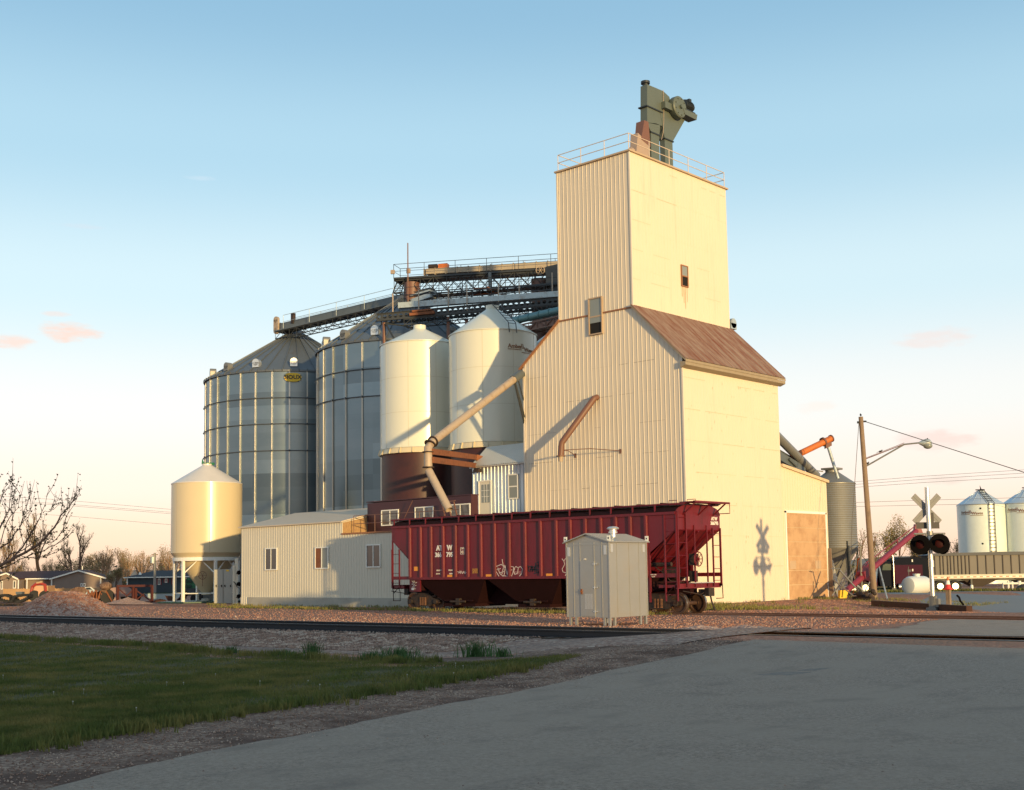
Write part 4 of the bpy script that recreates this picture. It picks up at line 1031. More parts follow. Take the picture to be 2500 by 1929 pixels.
for c_, hh in (((-64.31,57.41,19.89),3.4),((-62.80,58.53,19.92),3.7),((-61.02,59.76,20.03),3.8),((-59.91,60.52,20.22),3.6),((-58.12,61.89,20.50),3.0),((-56.90,62.74,20.74),2.6),((-55.05,64.18,20.66),3.9)):
    b.tube(c_, (c_[0], c_[1], c_[2]+hh*.55), .045, n=5)
parts_each('rail_post', b, 'tan_pipe', K)
b = MB(); a = Vector((-63.09,58.26,20.44)); b.beam(a-Vector((0,0,.1)), a+dk*1.4-Vector((0,0,.1)), .8, .12); b.beam(a-dk*.2-Vector((0,0,.3)), a+dk*1.6-Vector((0,0,.3)), .7, .2); part('slide_gate', b, 'rust', K)
b = MB()
for c_ in ((-61.12,59.81,19.95), (-65.23,57.38,19.82), (-60.01,60.56,19.69)): b.tube((c_[0], c_[1], 8), c_, .12, n=8)
parts_each('support_post', b, 'brown_pipe', K)
b = MB(); b.tube((-64.99,57.33,19.67), (-63.61,56.97,18.20), .07, n=6); b.tube((-65.23,57.38,19.74), (-64.39,58.97,19.61), .05, n=6); part('brace', b, 'steel_dark', K)
# grey steep roofed tail box over the second bin and mid walkway clutter
b = MB(); a = Vector((-68.50,63.34,23.18)); c_ = Vector((-66.68,63.65,23.34)); b.beam(a, c_, .9, .12); b.beam(a-Vector((0,0,.45)), c_-Vector((0,0,.35)), .8, .35); b.beam(a-Vector((0,0,.75))-dk*.6, c_-Vector((0,0,.8)), .5, .18)
tag(part('conveyor_head_box', b, 'steel_pale'), 'pale sheet metal conveyor head box under the upper gallery, above the second corrugated bin', 'conveyor box')
b = MB(); m0 = Vector((-67.09,63.96,23.13)); m1 = Vector((-56.97,67.17,22.74)); truss(b, m0, m1+(m1-m0)*.1, .45, .9, 1.2, .025); rail_run(b, m0, m1, 1.0, 2.6)
b.beam(m0+Vector((0,0,-.1)), m1+Vector((0,0,-.1)), 1.0, .06)
tag(part('middle_walkway', b, 'steel_dark'), 'narrow dark walkway between the upper and lower galleries', 'walkway')
b = MB(); a = Vector((-62.32,64.96,22.92)); 
for i in range(6): b.tube(a+Vector((random.uniform(-1.6,0), random.uniform(-.5,.5), random.uniform(-.3,.3))), a+RGT*random.uniform(.4,1.8)+Vector((0,0,random.uniform(-.5,.2))), .05, n=5)
tag(part('rusty_cross_braces', b, 'rust'), 'bundle of rusty braces under the funnel of the upper gallery', 'brace')
b = MB(); t0 = Vector((-56.24,61.04,19.03)); t1 = Vector((-51.71,61.13,19.12)); b.tube(t0, t1+(t1-t0)*.3, .26, n=14)
for i in range(6): c_ = t0+(t1-t0)*(i/5); dd_ = (t1-t0).normalized(); b.tube(c_-dd_*.03, c_+dd_*.03, .30, n=14)
tag(part('teal_conveyor_tube', b, 'teal', smooth=True), 'teal blue conveyor tube passing behind the gable of the elevator', 'conveyor tube')
b = MB(); t0 = Vector((-55.85,61.40,18.58)); t1 = Vector((-51.96,60.90,18.53)); truss(b, t0, t1+(t1-t0)*.3, .5, .8, 1.0, .03); b.beam(t0-Vector((0,0,.3)), t1-Vector((0,0,.3))+(t1-t0)*.3, .9, .3); b.tube(t0+(t1-t0)*.4-Vector((0,0,.3)), (t0+(t1-t0)*.4)-Vector((0,0,3.)), .12, n=8)
tag(part('brown_truss_beam', b, 'brown_pipe'), 'brown truss beam under the teal tube behind the elevator gable', 'truss')
b = MB(); c_ = (-57.40,66.78,19.55); b.box(c_[0]-.5, c_[0]+3, c_[1], c_[1]+3, 0, 24.2)
tag(part('leg_tower', b, 'steel_dark'), 'dark support tower hidden behind the headhouse, only its left edge shows', 'tower')

# ------------------------------------------------------------------ spouts
sp_ = thing('loading_spout', 'long tan loading spout from the elevator eave bending down over the red hopper car', 'spout', (-48, 45, 7))
e0 = Vector((-46.37,51.20,13.10)); e0.x = XG-.1; e1 = Vector((-44.35,41.90,8.20)); e1b = Vector((-44.35,41.90,8.04)); e2 = Vector((e1b.x, e1b.y, e1b.z-.95))
b = MB(); b.path([tuple(e0), tuple(e1+(e0-e1).normalized()*.45), tuple(e1+Vector((0,0,-.12))), tuple(e2)], .21, 14); part('upper_pipe', b, 'tan_pipe', sp_, smooth=True)
dv = (e0-e1).normalized()
b = MB(); b.tube(e0-dv*1.0, e0, .25, n=14); part('inlet_sleeve', b, 'steel_mid', sp_, smooth=True)
b = MB()
for c_, d_ in ((e1+dv*.5, dv), (e1+dv*.2, (dv+Vector((0,0,.8))).normalized()), (e1b-Vector((0,0,.18)), UP), (e2, UP)): b.tube(c_-d_*.025, c_+d_*.025, .30, n=16)
parts_each('flange', b, 'truck_cast', sp_)
e3 = Vector((e2.x+.02, e2.y, e2.z-.15)); e4 = Vector((-42.89,41.90,4.89))
b = MB(); b.tube(e3, e4, .20, n=16, cap=False); b.tube(e4, e3, .185, n=16, cap=False); part('lower_pipe', b, 'tan_pipe', sp_, smooth=True)
b = MB(); q0 = Vector((-44.14,42.00,7.87)); q1 = Vector((-50.78,51.90,8.65)); b.beam(q0, q1, .14, .30); b.beam(q0-Vector((0,0,.42)), q1-Vector((0,0,.50)), .16, .30)
q2 = Vector((-50.30,51.90,8.81)); b.beam(q1, Vector((-50.46,52.60,8.44)), .2, .35)
part('bracket_beam', b, 'rust', sp_)
b = MB(); a = Vector((-46.49,50.60,12.46)); c_ = Vector((XG-.02, 51.6, 9.9)); b.tube(e0-dv*.9, c_, .06, n=6); b.tube(e0-dv*.9+Vector((.12,-.2,.1)), c_+Vector((0,-.25,.25)), .06, n=6); b.tube(e0-dv*.5, c_+Vector((0,0,.9)), .04, n=6)
part('brace', b, 'steel_dark', sp_)
gs = thing('gable_spout', 'short brown spout angled down from the middle of the ribbed gable wall', 'spout', (-41.6, 51.2, 8))
w0 = Vector((-40.95,51.30,11.15)); w1 = Vector((-42.43,50.00,8.61)); w2 = Vector((w1.x-.05, w1.y-.02, w1.z-.62))
b = MB(); b.path([tuple(w0), tuple(w0+Vector((0,-.22,-.05))), tuple(w1+Vector((.03,0,.12))), tuple(w1+Vector((-.02,0,-.12))), tuple(w2)], .17, 14); part('pipe', b, 'brown_pipe', gs, smooth=True)
b = MB(); b.tube(w2-Vector((0,0,.0)), w2-Vector((.03,0,.30)), .15, .12, n=12); part('nozzle', b, 'tan_pipe', gs, smooth=True)
b = MB(); b.tube(w2-Vector((0,0,.02)), w2+Vector((0,0,.03)), .26, n=12); part('flange', b, 'brown_pipe', gs)
for tgt in ((-39.43,51.27,8.12), (-42.55,51.27,8.12)):
    b = MB(); m_ = (w1+Vector(tgt))/2+Vector((0,0,-.05)); b.path([tuple(w1-Vector((0,0,.3))), tuple(m_), tgt], .022, 5); b.box(tgt[0]-.05, tgt[0]+.05, tgt[1], tgt[1]+.03, tgt[2]-.14, tgt[2]+.1)
    part('stay_rod', b, 'brown_pipe', gs)
# ------------------------------------------------------------------ red covered hopper car
YC, YS, YF = 41.75, 40.17, 43.33
XA, XB = -45.15, -28.20           # ends of the side sheets
ZTP, ZSL = 4.10, 1.55
car = thing('covered_hopper_railcar', 'dark red covered hopper railcar with white numbers and graffiti on the siding', 'railcar', (-36.7, YC, 0))
b = MB()
side_poly = [(XA,ZTP),(XA,3.42),(-43.84,2.42),(-43.84,ZSL),(-29.62,ZSL),(-29.62,2.42),(XB,3.42),(XB,ZTP)]
for y0_, y1_ in ((YS, YS+.02), (YF-.02, YF)): b.prism(side_poly, 'y', y0_, y1_)
ribx = [-43.84,-43.08,-42.35,-41.52,-40.69,-39.88,-39.03,-38.16,-37.26,-36.30,-35.38,-34.48,-33.68,-32.84,-32.00,-31.21,-30.45,-29.66]
for x in ribx:
    for y0_, o_ in ((YS, -1), (YF, 1)):
        b.prism([(x-.075,y0_),(x+.075,y0_),(x+.05,y0_+o_*.085),(x-.05,y0_+o_*.085)], 'z', ZSL+.01, ZTP-.06)
for y0_, o_ in ((YS, -1), (YF, 1)):
    a_, c_ = sorted((y0_, y0_+o_*.07)); b.box(XA, XB, a_, c_, ZTP-.09, ZTP+.02); b.box(-43.9, -29.6, a_, c_+.0, ZSL-.06, ZSL+.06)
body = part('body', b, 'car_red', car)
# arched roof
b = MB(); arc = [(YS, ZTP+.015)]+[(YC+1.58*math.sin(t), ZTP+.015+.36*(math.cos(t)-math.cos(PI/2.0))/(1-math.cos(PI/2.0))) for t in [-PI/2+PI*i/12 for i in range(1, 12)]]+[(YF, ZTP+.015)]
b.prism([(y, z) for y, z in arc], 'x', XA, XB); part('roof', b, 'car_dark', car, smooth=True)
# end sheets: upright end above, slope sheet below
b = MB(); arc2 = [(y, z) for y, z in arc]
b.prism([(YS,3.42)]+arc2+[(YF,3.42)], 'x', XB, XB+.02)
b.hexa([(XB-.02,YS+.02,3.40),(XB,YS+.02,3.42),(XB,YF-.02,3.42),(XB-.02,YF-.02,3.40)], [(XB,YS+.02,3.44),(XB+.015,YS+.02,3.46),(XB+.015,YF-.02,3.46),(XB,YF-.02,3.44)])
part('end_sheet', b, 'car_red', car)
b = MB(); b.prism([(YS,3.42)]+arc2+[(YF,3.42)], 'x', XA-.02, XA); part('end_sheet', b, 'car_red', car)
for (xe, xi, nm) in ((XB, -30.35, 1), (XA, -43.1, -1)):
    b = MB(); b.hexa([(xe,YS+.02,3.42),(xe,YF-.02,3.42),(xe-.02*nm,YF-.02,3.38),(xe-.02*nm,YS+.02,3.38)], [(xi,YS+.02,1.75),(xi,YF-.02,1.75),(xi-.03*nm,YF-.02,1.75),(xi-.03*nm,YS+.02,1.75)])
    for y_ in (YC-.9, YC, YC+.9): b.beam((xe,y_,3.36), (xi+.05*nm,y_,1.72), .08, .10)
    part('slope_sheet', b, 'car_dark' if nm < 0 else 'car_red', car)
# running boards along the roof
b = MB(); zr = 4.46
for y_ in (YS+.45, YF-.45):
    b.beam((XA-.35,y_,zr), (XB+.25,y_,zr), .40, .035)
    b.beam((XA-.35,y_-.2,zr-.03), (XB+.25,y_-.2,zr-.03), .04, .07)
for x in frange(XA+.1, XB, 1.13):
    b.box(x-.03, x+.03, YS+.02, YS+.06, ZTP, zr); b.box(x-.03, x+.03, YF-.06, YF-.02, ZTP, zr); b.beam((x,YS+.03,zr-.04), (x,YS+.5,zr-.04), .05, .05)
b.beam((XA,YS+.04,zr-.02), (XB,YS+.04,zr-.02), .05, .05); b.beam((XA,YF-.04,zr-.02), (XB,YF-.04,zr-.02), .05, .05)
b.box(XB-.0, XB+.75, YS+.3, YF-.3, zr+.02, zr+.06); b.beam((XB+.7,YS+.3,zr+.04),(XB+.7,YF-.3,zr+.04), .06, .08)
for y_ in (YS+.5, YC, YF-.5): b.beam((XB+.02,y_,zr-.45), (XB+.65,y_,zr+.02), .05, .05)
part('running_board', b, 'car_red', car)
b = MB(); b.box(XA+.5, XB-.6, YC-.42, YC+.42, ZTP+.30, ZTP+.42)
for x in frange(XA+1, XB-1, 1.2): b.box(x, x+.12, YC-.47, YC+.47, ZTP+.36, ZTP+.47); 
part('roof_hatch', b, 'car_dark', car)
b = MB()
for x0_, x1_ in ((XB-.55,XB-.15),(XB+.35,XB+.75)): b.path([(x0_,YS+.35,zr+.02),(x0_,YS+.35,zr+.13),(x1_,YS+.35,zr+.13),(x1_,YS+.35,zr+.02)], .015, 5)
b.path([(XB+.55,YF-.35,zr+.05),(XB+.75,YF-.35,zr+.03),(XB+.75,YF-.35,zr-.38),(XB+.02,YF-.35,zr-.38)], .02, 5)
part('grab_iron', b, 'car_red', car)
# hoppers below the sill
for k, (xl_, xr_, bl, br) in enumerate(((-43.5,-38.9,-42.0,-40.1), (-38.75,-34.35,-37.2,-35.5), (-34.2,-29.9,-32.9,-31.2))):
    b = MB(); b.hexa([(bl,YS+.75,.28),(br,YS+.75,.28),(br,YF-.75,.28),(bl,YF-.75,.28)], [(xl_,YS+.06,ZSL-.06),(xr_,YS+.06,ZSL-.06),(xr_,YF-.06,ZSL-.06),(xl_,YF-.06,ZSL-.06)])
    b.box(bl-.1, br+.1, YS+.55, YF-.55, .22, .36); b.beam((bl,YS+.5,.50),(br,YS+.5,.50), .05, .06)
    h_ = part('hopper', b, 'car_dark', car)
    b = MB(); b.tube(((bl+br)/2-.5,YS+.45,.45), ((bl+br)/2+.5,YS+.45,.45), .05, n=8); b.box((bl+br)/2-.12, (bl+br)/2+.12, YS+.42, YS+.6, .30, .6)
    part('outlet_gate', b, 'truck_cast', h_)
b = MB(); b.beam((XA+.3,YC,1.02), (XB-.3,YC,1.02), .5, .45); b.box(-41.6, -31.4, YC-.22, YC+.22, .34, .80)
for x in (-38.85, -34.3): b.box(x-.9, x+.9, YC+.3, YC+.36, .30, ZSL-.06)  # dark sheets added so the bright gaps between hoppers read black
for x in (-43.5, -29.9): b.beam((x,YS+.1,1.15), (x,YF-.1,1.15), .5, .35)
part('centre_sill_and_gap_sheets', b, 'car_dark', car)
b = MB()
for sx_, xe in ((-1, XA), (1, XB)):
    xi = -43.84 if sx_ < 0 else -29.62
    b.box(min(xe,xi), max(xe,xi), YS+.0, YS+.10, 1.50, 1.66); b.box(min(xe,xi), max(xe,xi), YF-.10, YF, 1.50, 1.66)
    b.box(min(xe-.0,xi+.5*sx_), max(xe,xi+.5*sx_), YS+.02, YS+.14, 1.08, 1.20); b.box(min(xe,xi), max(xe,xi), YF-.14, YF-.02, 1.08, 1.20)
    b.box(min(xe,xe-.1*sx_), max(xe,xe-.1*sx_), YS+.02, YF-.02, 1.04, 1.24)
    b.beam((xi-.0*sx_,YS+.08,1.2), (xi-.0*sx_,YS+.08,2.45), .12, .12)
    xk = xi-.55*sx_
    b.box(min(xi,xk)-.1, max(xi,xk)+.1, YS+.03, YS+.10, .92, ZSL-.06)
parts_each('end_frame', b, 'car_red', car)
b = MB(); b.box(XB-.15, XB+.12, YC-.55, YC+.85, 1.245, 1.275); part('end_platform', b, 'alu', car)
# ladders at the corners
def ladder(x0_, y0_, x1_, y1_, z0, z1, nr, mat_='car_red', w_=.055, parent=car):
    b = MB(); b.beam((x0_,y0_,z0), (x0_,y0_,z1), w_); b.beam((x1_,y1_,z0), (x1_,y1_,z1), w_)
    for i in range(nr): z = z0+(z1-z0)*(i+.5)/nr; b.tube((x0_,y0_,z), (x1_,y1_,z), .014, n=5)
    part('ladder', b, mat_, parent)
ladder(XA-.02, YS+.0, XA+.52, YS+.0, 1.1, 2.98, 4)
ladder(XB-.55, YS-.0, XB+.02, YS-.0, .55, 4.1, 7)
ladder(XB+.06, YS+.05, XB+.06, YS+.62, 1.1, 4.15, 6)
ladder(XB+.06, YF-.62, XB+.06, YF-.05, 1.1, 3.5, 5)
ladder(XA-.04, YF-.6, XA-.04, YF-.05, 1.1, 3.4, 5)
b = MB()
for x_, y_ in ((XA,YS+.03),(XB,YS+.03),(XB+.03,YF-.03),(XA,YF-.03)): b.beam((x_,y_,1.1), (x_,y_,3.45), .06)
for x_ in (XB-1.35,): b.beam((x_,YS+.02,.5), (x_,YS+.02,2.75), .07)
for y_ in (YC-.35, YC+.55): b.beam((XB+.04,y_,1.1), (XB+.04,y_,3.6), .05)
parts_each('corner_post', b, 'car_red', car)
for x_ in (XA+.0, XB-.62):
    b = MB(); b.path([(x_,YS,1.1),(x_+.08,YS,.9),(x_+.08,YS,.48),(x_+.56,YS,.48),(x_+.56,YS,.9),(x_+.45,YS,1.12),(x_+.1,YS,.84)], .02, 5); b.beam((x_+.06,YS,.48),(x_+.58,YS,.48), .05, .03)
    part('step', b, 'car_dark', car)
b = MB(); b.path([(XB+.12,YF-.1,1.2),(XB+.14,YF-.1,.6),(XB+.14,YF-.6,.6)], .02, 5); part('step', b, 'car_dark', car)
# brake wheel and gear
b = MB(); bx, by, bz = XB+.12, YC-.22, 2.22; rr_ = .29
for i in range(24):
    t0, t1 = 2*PI*i/24, 2*PI*(i+1)/24; b.tube((bx,by+rr_*math.cos(t0),bz+rr_*math.sin(t0)), (bx,by+rr_*math.cos(t1),bz+rr_*math.sin(t1)), .022, n=5)
for i in range(8):
    t0 = 2*PI*i/8; b.tube((bx,by,bz), (bx,by+rr_*math.cos(t0),bz+rr_*math.sin(t0)), .016, n=5)
b.tube((bx-.25,by,bz),(bx+.05,by,bz), .05, n=8); part('brake_wheel', b, 'car_red', car)
b = MB(); b.box(bx-.35, bx-.12, by-.16, by+.16, bz-.25, bz+.22); b.path([(bx-.2,by,bz-.2),(bx-.2,by,1.3)], .02, 5); b.box(bx-.4,bx-.15,by-.1,by+.15,1.3,1.75)
b.tube((XB-1.1,YC-.9,1.75),(XB-.4,YC-.9,1.75), .17, n=12); b.tube((XB-1.0,YC-.5,1.55),(XB-.7,YC-.5,1.55), .15, n=12); b.tube((XB-1.5,YS+.35,2.02),(XB-.5,YS+.35,2.02), .09, n=8)
b.path([(XB-1.4,YS+.3,2.0),(XB-.9,YS+.3,1.7),(XB-.6,YS+.4,1.35),(XB-.2,YS+.6,1.3)], .02, 5)
part('brake_gear', b, 'truck_cast', car)
# couplers
for xe, s_ in ((XB, 1), (XA, -1)):
    b = MB(); b.beam((xe,YC,.88), (xe+s_*.38,YC,.88), .22, .24)
    b.hexa([(xe+s_*.36,YC-.2,.72),(xe+s_*.60,YC-.26,.72),(xe+s_*.62,YC+.12,.72),(xe+s_*.36,YC+.2,.72)], [(xe+s_*.36,YC-.2,1.05),(xe+s_*.60,YC-.26,1.05),(xe+s_*.62,YC+.12,1.05),(xe+s_*.36,YC+.2,1.05)])
    b.path([(xe+s_*.4,YC+.15,.75),(xe+s_*.42,YC+.2,.5),(xe+s_*.5,YC+.22,.28),(xe+s_*.56,YC+.2,.15)], .035, 6)
    b.path([(xe+s_*.3,YC+.1,.95),(xe+s_*.32,YC-.4,.8),(xe+s_*.2,YS+.1,.95)], .018, 5)
    part('coupler', b, 'truck_cast', car)
# trucks: proto then copy
def bogie(xc):
    t_ = MB(); R = .42
    for y_ in (41.0, 42.48):
        s_ = y_; t_ = MB()
        t_.prism([(xc-1.12,.50),(xc-1.12,.36),(xc-.70,.36),(xc-.42,.20),(xc+.42,.20),(xc+.70,.36),(xc+1.12,.36),(xc+1.12,.50),(xc+.62,.62),(xc+.34,.84),(xc-.34,.84),(xc-.62,.62)], 'y', y_-.13 if y_ < YC else y_+.02, y_-.02 if y_ < YC else y_+.13)
        sf = part('truck_side_frame', t_, 'truck_cast', car)
        m_ = MB()
        for q in (-.16, 0, .16):
            for z in frange(.26, .60, .055): m_.tube((xc+q, y_-.16 if y_ < YC else y_+.16, z), (xc+q, y_-.16 if y_ < YC else y_+.16, z+.028), .062, n=8)
        part('springs', m_, 'spring', sf)
        m_ = MB()
        for q in (-.875, .875): m_.tube((xc+q, y_-.21 if y_ < YC else y_+.21, .43), (xc+q, y_, .43), .11, n=12)
        part('bearing_caps', m_, 'truck_cast', sf)
    for q in (-.875, .875):
        ax = MB(); ax.tube((xc+q, 41.0, .43), (xc+q, 42.5, .43), .085, n=12); axo = part('axle', ax, 'wheel', car, smooth=True)
        for y_, o_ in ((41.06, 1), (42.42, -1)):
            w_ = MB(); w_.lathe(xc+q, .43, [(.05,y_-.055*o_),(.14,y_-.055*o_),(.16,y_-.02*o_),(.33,y_-.01*o_),(.345,y_-.06*o_),(R,y_-.06*o_),(R,y_+.055*o_),(R+.025,y_+.065*o_),(R+.025,y_+.085*o_),(.34,y_+.09*o_),(.30,y_+.04*o_),(.05,y_+.04*o_)], 40, axis='y')
            wo = part('wheel', w_, 'wheel', axo, smooth=True)
            r_ = MB(); r_.lathe(xc+q, .43, [(R+.001,y_-.055*o_),(R+.001,y_+.050*o_)], 40, axis='y'); r_.lathe(xc+q, .43, [(R+.001,y_-.0605*o_),(R-.055,y_-.0605*o_)], 40, axis='y')
            wo.data.materials.append(M['tread'])
            bm_ = r_; me = wo.data
    m_ = MB(); m_.box(xc-.2, xc+.2, 41.0, 42.5, .48, .78); part('bolster', m_, 'truck_cast', car)
    m_ = MB(); m_.beam((xc-.9,40.9,.62),(xc+.9,40.9,.70), .04, .06); m_.beam((xc-.55,41.1,.35),(xc-.35,41.1,.75), .06, .05); m_.beam((xc+.55,41.1,.35),(xc+.35,41.1,.75), .06, .05); part('brake_beam', m_, 'truck_cast', car)
bogie(-43.68); bogie(-29.64)
for o in [q for q in bpy.data.objects if q.name.split('.')[0] == 'wheel']:
    for p in o.data.polygons:
        c_ = p.center; r_ = math.hypot(c_.x+o.parent.location.x*0, 0)
    # bright worn tread: polygons whose normal points radially at the rim
    me = o.data; vs = [v.co for v in me.vertices]; cxm = sum(v.x for v in vs)/len(vs); czm = sum(v.z for v in vs)/len(vs)
    for p in me.polygons:
        rr = math.hypot(p.center.x-cxm, p.center.z-czm)
        if rr > .405 and abs(p.normal.y) < .5: p.material_index = 1
# lettering
def side_txt(body, x, z, h, m_='letter', nm='lettering', **k):
    b = MB(); text_to(b, body, h, lambda a, c_, d_: (x+a, YS-.006-d_, z+c_), **k); part(nm, b, m_, body_part)
body_part = body
side_txt('AT', -41.79, 2.97, .33, bold=.012); side_txt('W', -41.10, 2.97, .34, bold=.012)
side_txt('366', -41.87, 2.65, .30, bold=.010); side_txt('795', -41.10, 2.65, .30, bold=.010)
b = MB()
for x0_, x1_, z0, z1 in ((-40.38,-40.12,2.96,2.975),(-40.38,-40.12,2.645,2.66),(-40.38,-40.365,2.645,2.975),(-40.135,-40.12,2.645,2.975),(-40.33,-40.17,2.885,2.895)): b.box(x0_, x1_, YS-.012, YS-.004, z0, z1)
text_to(b, 'C', .17, lambda a, c_, d_: (-40.25+a, YS-.008-d_, 2.75+c_), bold=.006); text_to(b, 'PLATE', .05, lambda a, c_, d_: (-40.25+a, YS-.008-d_, 2.925+c_))
part('lettering', b, 'letter', body)
side_txt('LD LMT', -41.82, 1.92, .095, spacing=1.1); side_txt('221100', -41.05, 1.92, .095); side_txt('LT WT', -41.87, 1.76, .095, spacing=1.1); side_txt('64900', -41.02, 1.76, .095)
side_txt('CAPY 4750', -29.35, 1.61, .06); side_txt('CU FT', -29.35, 1.53, .06)
for x, z, w_, h_ in ((-43.42,2.02,.30,.20),(-41.10,1.66,.34,.10),(-38.57,1.66,.36,.10),(-34.92,1.66,.36,.10)):
    part('reflective_patch', MB().box(x-w_/2, x+w_/2, YS-.012, YS-.003, z-h_/2, z+h_/2), 'reflector', body)
M['decal'] = mat('faded_yellow_notice', (.42,.22,.03), .6, dirt=(.2,.03,.02), ds=25, dlo=.45, dhi=.55)
part('notice', MB().box(-39.62,-39.25, YS-.012, YS-.003, 1.76, 1.98), 'decal', body)
b = MB()
for k_ in range(6): text_to(b, ('LUBE 02','COTS 1-09','BUILT 81','AB-G 07','UM RB','SPEC')[k_], .06, lambda a, c_, d_: (-43.65+a+(k_ % 2)*.1, YS+.015-d_, 1.42-.07*k_+c_))
part('lettering', b, 'letter', body)
part('placard', MB().box(-43.78,-43.60, YS+.005, YS+.022, 1.0, 1.10), 'letter', body)
part('placard', MB().box(-29.86,-29.68, YS+.005, YS+.022, 1.20, 1.32), 'letter', body)
b = MB(); text_to(b, 'ATW', .19, lambda a, c_, d_: (XB+.026+d_, YF-.42+a, 3.88+c_), bold=.008); text_to(b, '366795', .19, lambda a, c_, d_: (XB+.026+d_, YF-.42+a, 3.69+c_), bold=.008)
part('lettering', b, 'letter', car)
def squig(strokes, m_, nm, r=.02):
    b = MB()
    for st_ in strokes:
        for (x0_, z0), (x1_, z1) in zip(st_, st_[1:]): b.beam((x0_,YS-.008,z0), (x1_,YS-.008,z1), .008, r, up=(0,0,1)) if abs(x1_-x0_) > abs(z1-z0) else b.beam((x0_,YS-.008,z0), (x1_,YS-.008,z1), r, .008, up=(0,1,0))
    part(nm, b, m_, body)
def P3(x, y): return (-38.17+(x-1125)*(1.70/245), 1.56+(1130-y)*(.83/170))
S_ = [[(1190,962),(1200,1040),(1185,1100)],[(1130,1020),(1135,1075),(1160,1120)],[(1130,1030),(1180,1010),(1215,1030),(1210,1075),(1170,1085)],[(1150,1040),(1165,1090),(1205,1130)],[(1205,1015),(1215,1060),(1200,1130)],[(1215,1020),(1235,1110),(1245,1020)],[(1245,1020),(1262,1100)],[(1250,1070),(1275,1060)],[(1265,1030),(1290,1035),(1285,1080),(1268,1130)],[(1288,1060),(1310,1030),(1330,1045),(1325,1090),(1300,1105),(1290,1075),(1300,1050)],[(1325,1045),(1350,1032),(1368,1055),(1360,1095),(1330,1130)],[(1185,1110),(1230,1118),(1260,1128)],[(1140,1060),(1175,1048)]]
squig([[P3(*p) for p in st_] for st_ in S_], 'graffiti', 'graffiti', .028)
S_ = [[(1415,1020),(1420,1080)],[(1415,1040),(1450,1030),(1430,1085)],[(1455,1030),(1450,1080),(1475,1040),(1470,1085)],[(1480,1000),(1485,1090)],[(1490,1000),(1510,995),(1500,1040),(1520,1050),(1500,1095)],[(1430,1060),(1520,1065)],[(1440,1045),(1515,1020)],[(1465,1100),(1525,1075)]]
squig([[P3(*p) for p in st_] for st_ in S_], 'graffiti_dark', 'graffiti', .045)
S_ = [[(775,1070),(800,1075),(815,1065)],[(800,1062),(806,1090)],[(818,1070),(822,1092),(835,1068)],[(838,1070),(842,1090)],[(850,1065),(848,1095),(862,1072)],[(866,1062),(870,1090),(884,1065)],[(780,1082),(885,1078)]]
squig([[P3(*p) for p in st_] for st_ in S_], 'graffiti', 'graffiti', .022)
S_ = [[(1700,970),(1715,990),(1730,968),(1750,955)],[(1715,990),(1722,1020),(1700,1060),(1705,1085),(1730,1095),(1750,1085)],[(1735,1100),(1712,1140)]]
squig([[P3(*p) for p in st_] for st_ in S_], 'graffiti', 'graffiti', .022)
M['faint'] = mat('worn_pale_stencil', (.34,.16,.16), .7)
b = MB()
for k_ in range(3): b.box(-37.05,-36.55, YS-.008, YS-.002, 1.70+k_*.05, 1.725+k_*.05)
part('lettering', b, 'faint', body)
# ------------------------------------------------------------------ scale office behind the siding
of = thing('scale_office', 'low cream ribbed steel office building left of the red hopper car', 'office building', (-56, 47, 0))
YO = 43.65; XL_ = -62.88; XS = -53.25
w = MB()
rr = lambda y: 4.35+0*y
w.prism([(YO,.0),(52.0,.0),(52.0,5.1),(YO+4.2,5.62),(YO,4.70)], 'x', XL_, XS)
w.box(XS+.003, -43.0, YO, 50, 0, 4.0)
def otop(x): return 4.69 if x < XS else 3.99
ribs_x(w, [x for x in frange(XL_+.12, -43.1, .2285)], YO, .50, otop, out=-.014, w=.045, t=.022)
w.prism([(YO,0),(52.,0),(52.,5.05),(YO+4.2,5.55),(YO,4.62)], 'x', XL_-.01, XL_-.002)
part('wall', w, 'office_wall', of)
w = MB(); w.box(XL_+.85, -43.0, YO-.10, YO, -.1, .50); part('footing', w, 'concrete', of)
w = MB(); w.box(XL_-.02, XL_+.85, YO-.03, YO-.001, -.05, .5); ribs_x(w, frange(XL_+.12, XL_+.8, .2285), YO-.03, 0, .5, out=-.02, w=.05, t=.022); part('lower_panel', w, 'office_wall', of)
w = MB(); n = int((XS-XL_+.4)/.1)
w.hexa([(XL_-.2,YO-.12,4.70),(XS+.08,YO-.12,4.70),(XS+.08,YO+4.2,5.68),(XL_-.2,YO+4.2,5.68)], [(XL_-.2,YO-.12,4.76),(XS+.08,YO-.12,4.76),(XS+.08,YO+4.2,5.74),(XL_-.2,YO+4.2,5.74)])
w.hexa([(XL_-.2,YO+4.2,5.681),(XS+.08,YO+4.2,5.681),(XS+.08,52.3,5.15),(XL_-.2,52.3,5.15)], [(XL_-.2,YO+4.2,5.74),(XS+.08,YO+4.2,5.74),(XS+.08,52.3,5.21),(XL_-.2,52.3,5.21)])
part('roof', w, mat('cream_steel_roof', (.60,.49,.37), .5, var=.05), of)
w = MB(); w.prism([(YO+.05,4.08),(45.44,4.08),(45.44,5.02),(YO+.05,4.68)], 'x', XS+.004, XS+.03); part('board_panel', w, 'osb', of)
w = MB(); w.box(XS+.0, -43.0, YO-.06, 50, 4.0, 4.09); part('flat_roof', w, 'trim_rust', of)
